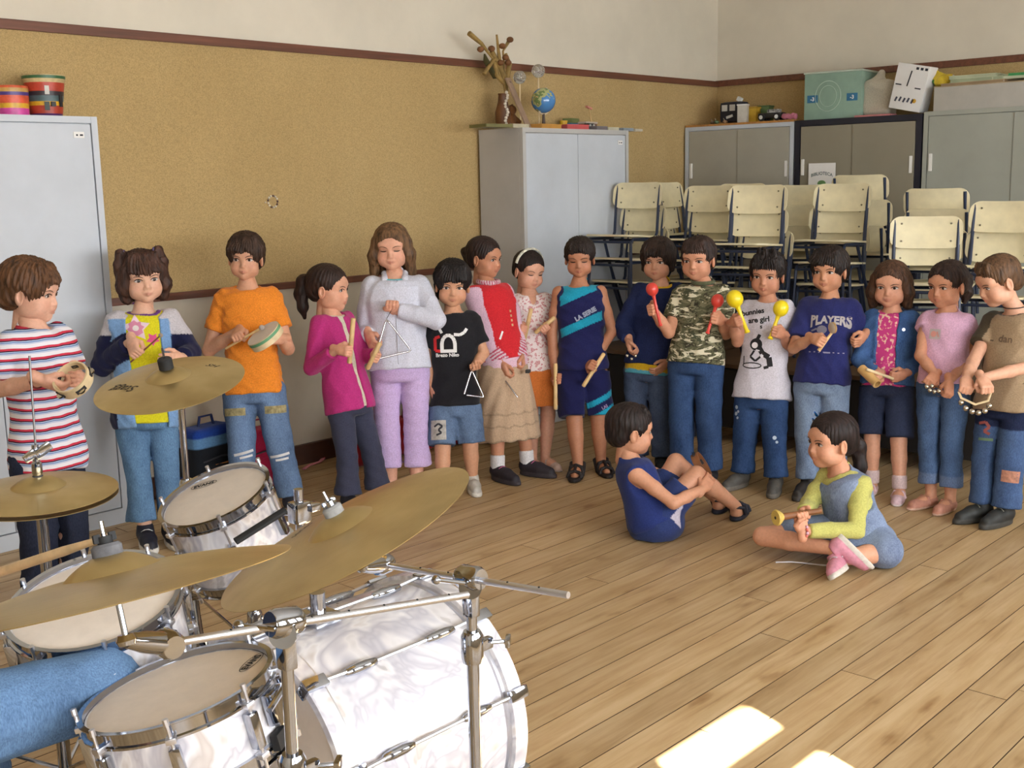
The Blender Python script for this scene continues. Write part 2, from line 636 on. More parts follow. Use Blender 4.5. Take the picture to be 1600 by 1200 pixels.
cabinet('metal_cabinet', 'tall light grey metal cabinet at the left edge with two painted pots on top', (1.50, 4.79, 0), 0, 1.035, 0.235, 1.817, grey_met, grey_met, sticker=True)
cabinet('metal_cabinet', 'pale grey two-door metal cabinet standing against the cork wall, globe on top', (5.14, 4.667, 0), 0, 1.03, 0.36, 1.817, grey_side, grey_met, sticker=True)
cabinet('metal_cabinet', 'drab grey sliding-door cabinet in the corner with toys on its cork top', (7.36, 5.035, 0), -pi / 2, 0.905, 0.452, 1.875, grey_met, drab, handles=True, overlap=0.03)
cabinet('metal_cabinet', 'black-framed cabinet with brownish grey doors and a paper notice, storage carton on top', (7.36, 4.12, 0), -pi / 2, 0.91, 0.452, 1.88, black_enamel, drab2, handles=True, frame_w=0.04, split=0.47, overlap=0.03)
cabinet('metal_cabinet', 'greenish grey sliding-door cabinet at the right edge under a long white box', (7.36, 3.20, 0), -pi / 2, 0.92, 0.452, 1.89, green_grey, green_grey, handles=True, overlap=0.03, split=0.62)
cabinet('metal_cabinet', 'greenish grey cabinet at the right, mostly outside the picture', (7.36, 2.27, 0), -pi / 2, 0.92, 0.452, 1.89, green_grey, green_grey, handles=True, overlap=0.03)

# paper notice on the black cabinet
na = at_x(1264, 245, 7.345)
nb = at_x(1306, 245, 7.345)
nw = na[1] - nb[1]
notice = empty('paper_notice', (7.345, (na[1] + nb[1]) / 2, 1.44), -pi / 2, 'white paper notice with small lettering taped to the black-framed cabinet', 'notice')
MB().box((0, 0, 0), (nw, 0.002, 0.29)).build('sheet', paper_white, notice, sm=None)
pm = MB()
vs, fs = text_mesh('BIBLIOTECA', 0.03, bold=0.0005)
pm.add([(v[0], -0.0018, 0.075 - 2.2 * v[0] ** 2 + v[1]) for v in vs], fs)
pm.build('lettering', mat('notice_ink', (70, 96, 100), 0.8), notice, sm=None)
MB().lathe([(0.026, 0), (0.026, 0.0012)], (0, -0.001, 0.01), (0, -1, 0), 20).build('green_blob', mat('notice_green', (110, 150, 100), 0.8), notice).scale = (1.2, 1, .8)
MB().box((0.02, -0.0018, -0.03), (0.035, 0.001, 0.028), Matrix.Rotation(0.4, 3, 'Y')).build('yellow_patch', mat('notice_yellow', (178, 165, 96), 0.8), notice, sm=None)
MB().box((0.005, -0.002, -0.062), (0.07, 0.001, 0.006), Matrix.Rotation(-0.5, 3, 'Y')).build('pen_stroke', ink, notice, sm=None)

# ------------------------------------------------------------------ smooth solids (signed distances -> one skin, surface nets)
def V(*a):
    return np.array(a if len(a) > 1 else a[0], float)


def nrm(v):
    v = np.array(v, float)
    return v / (np.linalg.norm(v) + 1e-12)


class Field:
    """a list of smooth solids joined or carved in order, turned into one closed skin"""

    def __init__(self):
        self.prims = []
        self.disp = None

    def _add(self, fn, lo, hi, k, sub):
        self.prims.append((fn, np.array(lo, float), np.array(hi, float), k, sub))
        return self

    def chain(self, pts, rs, k=0.01, sub=False):
        pts = [np.array(p, float) for p in pts]
        rs = list(rs)
        for a, b, ra, rb in zip(pts[:-1], pts[1:], rs[:-1], rs[1:]):
            self.cone(a, b, ra, rb, k, sub)
        return self

    def cone(self, a, b, ra, rb, k=0.01, sub=False):
        a, b = np.array(a, float), np.array(b, float)
        m = max(ra, rb)
        ba = (b - a)
        l2 = float(ba @ ba) + 1e-12

        def fn(X, Y, Z):
            x, y, z = X - a[0], Y - a[1], Z - a[2]
            t = np.clip((x * ba[0] + y * ba[1] + z * ba[2]) / l2, 0, 1)
            return np.sqrt((x - t * ba[0]) ** 2 + (y - t * ba[1]) ** 2 + (z - t * ba[2]) ** 2) - (ra + (rb - ra) * t)

        return self._add(fn, np.minimum(a, b) - m, np.maximum(a, b) + m, k, sub)

    def ell(self, c, r, R=None, k=0.01, sub=False):
        c, r = np.array(c, float), np.array(r, float)
        R = np.eye(3) if R is None else np.array(R, float)
        m = r.max()

        def fn(X, Y, Z):
            x, y, z = X - c[0], Y - c[1], Z - c[2]
            u = (x * R[0, 0] + y * R[1, 0] + z * R[2, 0]) / r[0]
            v = (x * R[0, 1] + y * R[1, 1] + z * R[2, 1]) / r[1]
            w = (x * R[0, 2] + y * R[1, 2] + z * R[2, 2]) / r[2]
            k0 = np.sqrt(u * u + v * v + w * w) + 1e-9
            k1 = np.sqrt((u / r[0]) ** 2 + (v / r[1]) ** 2 + (w / r[2]) ** 2) + 1e-9
            return k0 * (k0 - 1) / k1

        return self._add(fn, c - m, c + m, k, sub)

    def rbox(self, c, h, rad, R=None, k=0.01, sub=False):
        c, h = np.array(c, float), np.array(h, float)
        R = np.eye(3) if R is None else np.array(R, float)
        m = np.linalg.norm(h)

        def fn(X, Y, Z):
            x, y, z = X - c[0], Y - c[1], Z - c[2]
            u = np.abs(x * R[0, 0] + y * R[1, 0] + z * R[2, 0]) - h[0] + rad
            v = np.abs(x * R[0, 1] + y * R[1, 1] + z * R[2, 1]) - h[1] + rad
            w = np.abs(x * R[0, 2] + y * R[1, 2] + z * R[2, 2]) - h[2] + rad
            return np.sqrt(np.maximum(u, 0) ** 2 + np.maximum(v, 0) ** 2 + np.maximum(w, 0) ** 2) + np.minimum(np.maximum(u, np.maximum(v, w)), 0) - rad

        return self._add(fn, c - m, c + m, k, sub)

    def loft(self, st, side, k=0.01, sub=False, rnd=0.012):
        """st: list of (centre, half width along side, half depth); straight-through stack of ellipses"""
        cs = [np.array(s[0], float) for s in st]
        side = nrm(side)
        m = max(max(s[1], s[2]) for s in st)
        ax = nrm(cs[-1] - cs[0])
        sd = nrm(side - ax * (side @ ax))
        fw = np.cross(ax, sd)
        o = cs[0]
        hs = np.array([(c - o) @ ax for c in cs])
        us = np.array([(c - o) @ sd for c in cs])
        vs = np.array([(c - o) @ fw for c in cs])
        ws = np.array([s[1] for s in st], float)
        ds = np.array([s[2] for s in st], float)

        def sm(h, arr):
            i = np.clip(np.searchsorted(hs, h) - 1, 0, len(hs) - 2)
            t = np.clip((h - hs[i]) / (hs[i + 1] - hs[i]), 0, 1)
            return arr[i] + (arr[i + 1] - arr[i]) * t

        def fn(X, Y, Z):
            x, y, z = X - o[0], Y - o[1], Z - o[2]
            h = x * ax[0] + y * ax[1] + z * ax[2]
            u = x * sd[0] + y * sd[1] + z * sd[2] - sm(h, us)
            v = x * fw[0] + y * fw[1] + z * fw[2] - sm(h, vs)
            W, D = sm(h, ws), sm(h, ds)
            q = (np.abs(u / W) ** 2.3 + np.abs(v / D) ** 2.3 + 1e-9) ** (1 / 2.3)
            d = (q - 1) * np.minimum(W, D)
            e = np.maximum(hs[0] - h, h - hs[-1])
            dd, ee = d + rnd, e + rnd
            return np.sqrt(np.maximum(dd, 0) ** 2 + np.maximum(ee, 0) ** 2) + np.minimum(np.maximum(dd, ee), 0) - rnd

        allc = np.array(cs)
        return self._add(fn, allc.min(0) - m, allc.max(0) + m, k, sub)

    def cut(self, p, n, k=0.004):
        """keep only the side of the plane that n points away from"""
        p, n = np.array(p, float), nrm(n)

        def fn(X, Y, Z):
            return -((X - p[0]) * n[0] + (Y - p[1]) * n[1] + (Z - p[2]) * n[2])

        self.prims.append((fn, None, None, k, True))
        return self

    def func(self, fn, lo, hi, k=0.005, sub=False):
        return self._add(fn, lo, hi, k, sub)

    def mesh(self, h=0.006, lo=None, hi=None):
        if lo is None:
            los = [p[1] for p in self.prims if p[1] is not None and not p[4]]
            his = [p[2] for p in self.prims if p[2] is not None and not p[4]]
            lo, hi = np.min(los, 0) - 3 * h - .004, np.max(his, 0) + 3 * h + .004
        lo, hi = np.array(lo, float), np.array(hi, float)
        n = np.maximum(((hi - lo) / h).astype(int) + 2, 4)
        ax = [(lo[i] + h * np.arange(n[i])).astype(np.float32) for i in range(3)]
        D = np.full(n, 0.06, np.float32)
        for fn, a, b, k, sub in self.prims:
            if a is None:
                s = (slice(0, n[0]), slice(0, n[1]), slice(0, n[2]))
            else:
                pad = k + 2.5 * h + (0.01 if sub else 0.0)
                i0 = np.clip(((a - pad - lo) / h).astype(int), 0, n)
                i1 = np.clip(((b + pad - lo) / h).astype(int) + 2, 0, n)
                if (i1 <= i0).any():
                    continue
                s = tuple(slice(i0[i], i1[i]) for i in range(3))
            X, Y, Z = ax[0][s[0]][:, None, None], ax[1][s[1]][None, :, None], ax[2][s[2]][None, None, :]
            d = fn(X, Y, Z).astype(np.float32)
            cur = D[s]
            if sub:
                d = -d
                if k > 0:
                    q = np.clip(0.5 - 0.5 * (d - cur) / k, 0, 1)
                    D[s] = d + (cur - d) * q + k * q * (1 - q)
                else:
                    D[s] = np.maximum(cur, d)
            else:
                if k > 0:
                    q = np.clip(0.5 + 0.5 * (d - cur) / k, 0, 1)
                    D[s] = d + (cur - d) * q - k * q * (1 - q)
                else:
                    D[s] = np.minimum(cur, d)
        if self.disp is not None:
            D += self.disp(ax[0][:, None, None], ax[1][None, :, None], ax[2][None, None, :]).astype(np.float32)
        D[0], D[-1], D[:, 0], D[:, -1], D[:, :, 0], D[:, :, -1] = .01, .01, .01, .01, .01, .01
        return surface_nets(D, lo, h)


def surface_nets(D, lo, h):
    S = D < 0
    c = [S[i:S.shape[0] - 1 + i, j:S.shape[1] - 1 + j, k:S.shape[2] - 1 + k] for i in (0, 1) for j in (0, 1) for k in (0, 1)]
    cnt = np.zeros(c[0].shape, np.int8)
    for a in c:
        cnt += a
    act = (cnt > 0) & (cnt < 8)
    I, J, K = np.nonzero(act)
    if len(I) == 0:
        return np.zeros((0, 3)), np.zeros((0, 4), int)
    idx = np.full(act.shape, -1, np.int64)
    idx[I, J, K] = np.arange(len(I))
    val = {}
    for i in (0, 1):
        for j in (0, 1):
            for k in (0, 1):
                val[(i, j, k)] = D[I + i, J + j, K + k]
    acc = np.zeros((len(I), 3), np.float64)
    num = np.zeros(len(I))
    corners = list(val.keys())
    for a in corners:
        for ax in range(3):
            if a[ax] == 0:
                b = list(a)
                b[ax] = 1
                b = tuple(b)
                va, vb = val[a], val[b]
                m = (va < 0) != (vb < 0)
                t = np.where(m, va / np.where(m, va - vb, 1), 0)
                p = np.empty((len(I), 3))
                p[:] = a
                p[:, ax] = t
                acc += np.where(m[:, None], p, 0)
                num += m
    P = acc / np.maximum(num, 1)[:, None]
    P = lo + h * (P + np.stack([I, J, K], 1))
    quads = []
    # edges along x
    for ax in range(3):
        s0 = [slice(None)] * 3
        s1 = [slice(None)] * 3
        s0[ax] = slice(0, -1)
        s1[ax] = slice(1, None)
        A, B = S[tuple(s0)], S[tuple(s1)]
        x = A != B
        o = [(1, 2), (2, 0), (0, 1)][ax]
        e = np.nonzero(x)
        e = np.stack(e, 1)
        ok = (e[:, o[0]] > 0) & (e[:, o[1]] > 0) & (e[:, o[0]] < S.shape[o[0]] - 1) & (e[:, o[1]] < S.shape[o[1]] - 1)
        e = e[ok]
        flip = A[e[:, 0], e[:, 1], e[:, 2]]
        q = []
        for (da, db) in ((0, 0), (-1, 0), (-1, -1), (0, -1)):
            f = e.copy()
            f[:, o[0]] += da
            f[:, o[1]] += db
            q.append(idx[f[:, 0], f[:, 1], f[:, 2]])
        q = np.stack(q, 1)
        q = np.where(flip[:, None], q, q[:, ::-1])
        quads.append(q)
    Q = np.concatenate(quads)
    Q = Q[(Q >= 0).all(1)]
    return P, Q


def np_mesh(name, P, Q, smooth=True, col=None):
    me = bpy.data.meshes.new(name)
    nv, nf = len(P), len(Q)
    me.vertices.add(nv)
    me.vertices.foreach_set('co', np.asarray(P, np.float32).ravel())
    me.loops.add(nf * 4)
    me.loops.foreach_set('vertex_index', np.asarray(Q, np.int32).ravel())
    me.polygons.add(nf)
    me.polygons.foreach_set('loop_start', np.arange(0, nf * 4, 4, dtype=np.int32))
    try:
        me.polygons.foreach_set('loop_total', np.full(nf, 4, np.int32))
    except Exception:
        pass
    if smooth:
        me.polygons.foreach_set('use_smooth', np.ones(nf, bool))
    if col is not None:
        at = me.color_attributes.new('Col', 'FLOAT_COLOR', 'POINT')
        c4 = np.ones((nv, 4), np.float32)
        c4[:, :3] = col
        at.data.foreach_set('color', c4.ravel())
    me.update()
    me.validate()
    return me


def join_pq(parts):
    """list of (P, Q, C) -> one"""
    Ps, Qs, Cs, o = [], [], [], 0
    for P, Q, C in parts:
        Ps.append(P)
        Qs.append(Q + o)
        Cs.append(C)
        o += len(P)
    return np.concatenate(Ps), np.concatenate(Qs), np.concatenate(Cs)


def wrinkle(amp, freq=22.0, seed=0, vert=0.6):
    r = np.random.RandomState(seed)
    ks = r.normal(size=(5, 3)) * freq
    ks[:, 2] *= vert
    ph = r.uniform(0, 6.28, 5)

    def f(X, Y, Z):
        s = 0
        for i in range(3):
            w = X * ks[i, 0] + Y * ks[i, 1] + Z * ks[i, 2] + ph[i] + 1.2 * np.sin((X * ks[i + 1, 1] - Y * ks[i + 1, 0]) * .45 + Z * freq * .35 + i)
            s = s + (np.abs(np.sin(w * .5)) - 0.6)
        return amp * s

    return f


def vcol_mat(name, rough=0.8, spec=0.3, sss=0.0, noise=0.06, nscale=60, bump=0.0, bscale=200, mult=None, sheen=0.0, stretch=None):
    """material that takes its colour from the garment's own colour layout plus fine procedural weave"""
    if name in MATS:
        return MATS[name]
    m = bpy.data.materials.new(name)
    nt, b = nodes_of(m)
    a = nt.nodes.new('ShaderNodeAttribute')
    a.attribute_name = 'Col'
    n = noise_node(nt, nscale, 3, 0.6, stretch=stretch)
    v = ramp(nt, n, [(0.3, (255 * (1 - noise * 2),) * 3), (0.7, (255, 255, 255))])
    mx = nt.nodes.new('ShaderNodeMix')
    mx.data_type = 'RGBA'
    mx.blend_type = 'MULTIPLY'
    mx.inputs[0].default_value = 1.0
    nt.links.new(a.outputs['Color'], mx.inputs[6])
    nt.links.new(v, mx.inputs[7])
    nt.links.new(mx.outputs[2], b.inputs['Base Color'])
    b.inputs['Roughness'].default_value = rough
    b.inputs['Specular IOR Level'].default_value = spec
    if sss:
        b.inputs['Subsurface Weight'].default_value = sss
        b.inputs['Subsurface Radius'].default_value = (0.012, 0.005, 0.003)
        b.inputs['Subsurface Scale'].default_value = 1.0
    if sheen:
        b.inputs['Sheen Weight'].default_value = sheen
    if bump:
        bn = noise_node(nt, bscale, 2, 0.6, stretch=stretch)
        add_bump(nt, b, bn, bump, 0.003)
    MATS[name] = m
    return m

# ------------------------------------------------------------------ children: shared shapes
def capcone(F, a, b, ra, rb, k=0.008, rnd=0.004, flat=None, sub=False):
    """cone with flat ends (sleeves, trouser legs)"""
    a, b = np.array(a, float), np.array(b, float)
    L = np.linalg.norm(b - a)
    ax = (b - a) / L
    m = max(ra, rb)

    def fn(X, Y, Z):
        x, y, z = X - a[0], Y - a[1], Z - a[2]
        h = x * ax[0] + y * ax[1] + z * ax[2]
        r = np.sqrt(np.maximum((x - h * ax[0]) ** 2 + (y - h * ax[1]) ** 2 + (z - h * ax[2]) ** 2, 0))
        t = np.clip(h / L, 0, 1)
        d = r - (ra + (rb - ra) * t) + rnd
        e = np.maximum(-h, h - L) + rnd
        return np.sqrt(np.maximum(d, 0) ** 2 + np.maximum(e, 0) ** 2) + np.minimum(np.maximum(d, e), 0) - rnd

    return F._add(fn, np.minimum(a, b) - m, np.maximum(a, b) + m, k, sub)


def head_template():
    F = Field()
    F.ell((0, -0.010, 0.034), (0.0715, 0.086, 0.074), k=0)
    F.ell((0, 0.020, -0.026), (0.0575, 0.061, 0.066), k=0.03)
    F.ell((0, 0.050, -0.076), (0.021, 0.022, 0.017), k=0.03)
    for s in (-1, 1):
        F.ell((s * 0.035, 0.049, -0.039), (0.026, 0.025, 0.026), k=0.022)
        F.ell((s * 0.040, 0.015, -0.058), (0.018, 0.03, 0.02), k=0.025)
    F.ell((0, 0.062, 0.028), (0.05, 0.016, 0.02), k=0.03)
    for s in (-1, 1):
        F.ell((s * 0.030, 0.0905, 0.000), (0.019, 0.0125, 0.0105), k=0.014, sub=True)
    F.cone((0, 0.073, 0.006), (0, 0.0865, -0.026), 0.0065, 0.0085, k=0.010)
    for s in (-1, 1):
        F.ell((s * 0.0088, 0.0815, -0.029), (0.0062, 0.007, 0.0055), k=0.005)
    F.ell((0, 0.079, -0.044), (0.016, 0.006, 0.010), k=0.010)
    for s in (-1, 1):
        F.cone((0, 0.0815, -0.0495), (s * 0.0185, 0.0735, -0.0525), 0.0042, 0.0025, k=0.004)
        F.cone((0, 0.0805, -0.0575), (s * 0.0165, 0.0735, -0.0535), 0.0052, 0.0025, k=0.004)
    F.rbox((0, 0.087, -0.0533), (0.018, 0.006, 0.0008), 0.0006, k=0.0015, sub=True)
    for s in (-1, 1):
        a = radians(-20 * s)
        R = np.array([[cos(a), -sin(a), 0], [sin(a), cos(a), 0], [0, 0, 1]])
        F.ell((s * 0.0735, -0.004, -0.008), (0.0085, 0.0185, 0.030), R, k=0.006)
        F.ell((s * 0.080, 0.001, -0.005), (0.006, 0.010, 0.018), R, k=0.004, sub=True)
    F.cone((0, -0.018, -0.05), (0, -0.024, -0.125), 0.036, 0.034, k=0.02)
    P, Q = F.mesh(0.0027)
    return P, Q


HEAD_P, HEAD_Q = head_template()
_x, _y, _z = HEAD_P.T
HEAD_LIP = np.clip(1.6 - np.sqrt((_x / 0.019) ** 2 + ((_z + 0.0535) / 0.0085) ** 2) * 1.35, 0, 1) * (_y > 0.06)
HEAD_CHEEK = np.exp(-(((np.abs(_x) - 0.038) / 0.02) ** 2 + ((_z + 0.03) / 0.02) ** 2)) * (_y > 0.03)
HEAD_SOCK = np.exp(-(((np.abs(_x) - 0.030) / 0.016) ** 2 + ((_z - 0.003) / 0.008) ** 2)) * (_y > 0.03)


def face_y(x, z):
    m = (np.abs(HEAD_P[:, 0] - x) < 0.004) & (np.abs(HEAD_P[:, 2] - z) < 0.004) & (HEAD_P[:, 1] > 0)
    return float(HEAD_P[m, 1].max()) if m.any() else 0.07


def hand_template(pose):
    F = Field()
    F.rbox((0, 0, 0.037), (0.029, 0.0115, 0.033), 0.011, k=0)
    F.cone((0, 0, -0.03), (0, 0, 0.022), 0.0205, 0.0185, k=0.018)
    bends = {'grip': (62, 88, 50), 'relax': (22, 30, 20), 'flat': (8, 10, 8), 'pinch': (48, 60, 32)}[pose]
    for fx, L, sp in ((-0.0215, 0.041, -5), (-0.0075, 0.050, -1.5), (0.0068, 0.053, 1.5), (0.0205, 0.047, 5)):
        p = np.array([fx, 0.0, 0.064])
        a = 0.0
        pts, rs = [np.array([fx * .9, 0, 0.045]), p], [0.009, 0.0078]
        for bnd, fr, r in zip(bends, (0.44, 0.31, 0.25), (0.0072, 0.0066, 0.0056)):
            a += radians(bnd)
            p = p + L * fr * np.array([sin(radians(sp)) * cos(a), sin(a), cos(a)])
            pts.append(p)
            rs.append(r)
        F.chain(pts, rs, k=0.0025)
    if pose in ('grip', 'pinch'):
        F.chain([(0.020, 0.003, 0.012), (0.034, 0.015, 0.030), (0.027, 0.031, 0.047), (0.010, 0.038, 0.056)], [0.011, 0.0095, 0.0082, 0.0068], k=0.004)
    else:
        F.chain([(0.020, 0.003, 0.012), (0.036, 0.009, 0.032), (0.042, 0.015, 0.052), (0.041, 0.020, 0.068)], [0.011, 0.0092, 0.008, 0.0065], k=0.004)
    return F.mesh(0.0027)


HANDS = {p: hand_template(p) for p in ('grip', 'relax', 'pinch')}


def shoe_template(kind):
    """origin under the heel, +y to the toe, child size 0.195 long; returns P,Q and region ids (0 upper, 1 sole, 2 detail)"""
    F = Field()
    if kind == 'sneaker':
        F.loft([((0, 0.085, 0.0), 0.036, 0.105), ((0, 0.085, 0.022), 0.035, 0.102)], (1, 0, 0), k=0, rnd=0.006)
        F.chain([(0, 0.02, 0.045), (0, 0.09, 0.038), (0, 0.15, 0.027)], [0.036, 0.033, 0.026], k=0.01)
        F.chain([(0, 0.012, 0.05), (0, 0.02, 0.072)], [0.034, 0.034], k=0.01)
        F.cut((0, 0, 0.0), (0, 0, -1), 0.002)
        F.cut((0, 0.02, 0.088), (0, -0.15, 1), 0.004)
        P, Q = F.mesh(0.0036)
        reg = np.where(P[:, 2] < 0.0235, 1, 0)
    elif kind == 'flat':
        F.loft([((0, 0.085, 0.0), 0.034, 0.102), ((0, 0.085, 0.014), 0.034, 0.101)], (1, 0, 0), k=0, rnd=0.005)
        F.chain([(0, 0.018, 0.028), (0, 0.08, 0.024), (0, 0.145, 0.022)], [0.033, 0.031, 0.027], k=0.01)
        F.ell((0, 0.07, 0.058), (0.028, 0.05, 0.028), k=0.006, sub=True)
        F.chain([(-0.034, 0.07, 0.025), (-0.02, 0.066, 0.052), (0.02, 0.066, 0.052), (0.034, 0.07, 0.025)], [0.008] * 4, k=0.004)
        F.cut((0, 0, 0.0), (0, 0, -1), 0.002)
        P, Q = F.mesh(0.0036)
        reg = np.where(P[:, 2] < 0.012, 1, 0)
    else:
        F.loft([((0, 0.085, 0.0), 0.037, 0.106), ((0, 0.085, 0.02), 0.036, 0.104)], (1, 0, 0), k=0, rnd=0.005)
        for y, z in ((0.135, 0.046), (0.085, 0.064)):
            F.chain([(-0.035, y, 0.018), (-0.027, y - .004, z - .008), (0, y - .008, z), (0.027, y - .004, z - .008), (0.035, y, 0.018)], [0.0085] * 5, k=0.002)
        F.chain([(-0.034, 0.06, 0.02), (-0.034, 0.02, 0.06), (0, -0.014, 0.068), (0.034, 0.02, 0.06), (0.034, 0.06, 0.02)], [0.0075] * 5, k=0.002)
        F.chain([(0, 0.085, 0.066), (0, 0.132, 0.048)], [0.008, 0.008], k=0.002)
        F.cut((0, 0, 0.0), (0, 0, -1), 0.002)
        P, Q = F.mesh(0.0036)
        reg = np.where(P[:, 2] < 0.010, 1, 0)
    return P, Q, reg


SHOES = {k: shoe_template(k) for k in ('sneaker', 'flat', 'sandal')}

skin_mat = vcol_mat('skin', 0.5, 0.35, sss=0.06, noise=0.03, nscale=90)
cloth_mat = vcol_mat('woven_cloth', 0.88, 0.15, noise=0.07, nscale=170, bump=0.15, bscale=420, sheen=0.1)
hair_mat = vcol_mat('hair', 0.55, 0.3, noise=0.28, nscale=70, bump=0.5, bscale=130, stretch=(1, 1, 0.14))
shoe_mat = vcol_mat('shoe_leather', 0.6, 0.4, noise=0.05, nscale=80)
eye_mat = vcol_mat('eyes', 0.15, 0.5, noise=0.0)
MATS['denim'] = None


def denim_material():
    m = bpy.data.materials.new('denim')
    nt, b = nodes_of(m)
    a = nt.nodes.new('ShaderNodeAttribute')
    a.attribute_name = 'Col'
    n = noise_node(nt, 9, 4, 0.65, stretch=(1, 1, 0.6))
    v = ramp(nt, n, [(0.30, (205, 205, 210)), (0.5, (240, 240, 240)), (0.68, (255, 255, 255))])
    n2 = noise_node(nt, 320, 2, 0.6, stretch=(1, 1, 0.3))
    v2 = ramp(nt, n2, [(0.3, (200, 200, 205)), (0.7, (255, 255, 255))])
    o = a.outputs['Color']
    for vv in (v, v2):
        mx = nt.nodes.new('ShaderNodeMix')
        mx.data_type = 'RGBA'
        mx.blend_type = 'MULTIPLY'
        mx.inputs[0].default_value = 1.0
        nt.links.new(o, mx.inputs[6])
        nt.links.new(vv, mx.inputs[7])
        o = mx.outputs[2]
    nt.links.new(o, b.inputs['Base Color'])
    b.inputs['Roughness'].default_value = 0.9
    b.inputs['Specular IOR Level'].default_value = 0.12
    add_bump(nt, b, n2, 0.2, 0.002)
    return m


denim_mat = denim_material()
MATS['denim'] = denim_mat


def stripe_material(name, stops, period, tilt=(0, 0)):
    """horizontal stripes across the garment: stops (0..1, colour) over one period of height"""
    m = bpy.data.materials.new(name)
    nt, b = nodes_of(m)
    tc = nt.nodes.new('ShaderNodeTexCoord')
    sx = nt.nodes.new('ShaderNodeSeparateXYZ')
    nt.links.new(tc.outputs['Object'], sx.inputs[0])
    n = noise_node(nt, 14, 2, 0.5)
    md = nt.nodes.new('ShaderNodeMath')
    md.operation = 'MULTIPLY_ADD'
    md.inputs[1].default_value = 0.010
    nt.links.new(n, md.inputs[0])
    nt.links.new(sx.outputs[2], md.inputs[2])
    dv = nt.nodes.new('ShaderNodeMath')
    dv.operation = 'DIVIDE'
    dv.inputs[1].default_value = period
    nt.links.new(md.outputs[0], dv.inputs[0])
    fr = nt.nodes.new('ShaderNodeMath')
    fr.operation = 'FRACT'
    nt.links.new(dv.outputs[0], fr.inputs[0])
    c = ramp(nt, fr.outputs[0], stops, 'CONSTANT')
    nt.links.new(c, b.inputs['Base Color'])
    b.inputs['Roughness'].default_value = 0.9
    b.inputs['Specular IOR Level'].default_value = 0.12
    return m


def camo_material():
    m = bpy.data.materials.new('camouflage_cloth')
    nt, b = nodes_of(m)
    n1 = noise_node(nt, 15, 3, 0.6, 0.6, stretch=(0.8, 0.8, 1.6))
    c1 = ramp(nt, n1, [(0.0, (74, 76, 58)), (0.43, (116, 112, 88)), (0.50, (88, 88, 66)), (0.56, (62, 58, 46)), (0.61, (122, 118, 94))], 'CONSTANT')
    n2 = noise_node(nt, 22, 3, 0.6, 1.0, stretch=(0.55, 0.55, 1.8))
    sep = ramp(nt, n2, [(0.0, (0, 0, 0)), (0.56, (255, 255, 255))], 'CONSTANT')
    mx = nt.nodes.new('ShaderNodeMix')
    mx.data_type = 'RGBA'
    mx.inputs[7].default_value = (*lin((206, 198, 172)), 1)
    nt.links.new(sep, mx.inputs[0])
    nt.links.new(c1, mx.inputs[6])
    nt.links.new(mx.outputs[2], b.inputs['Base Color'])
    b.inputs['Roughness'].default_value = 0.9
    b.inputs['Specular IOR Level'].default_value = 0.12
    return m


def print_material(name, base, spots, scale=60, thr=0.58):
    m = bpy.data.materials.new(name)
    nt, b = nodes_of(m)
    n = noise_node(nt, scale, 1, 0.5)
    c = ramp(nt, n, [(0.0, base)] + [(thr + 0.05 * i, s) for i, s in enumerate(spots)], 'CONSTANT')
    nt.links.new(c, b.inputs['Base Color'])
    b.inputs['Roughness'].default_value = 0.9
    b.inputs['Specular IOR Level'].default_value = 0.12
    return m


Z = np.array([0, 0, 1.0])


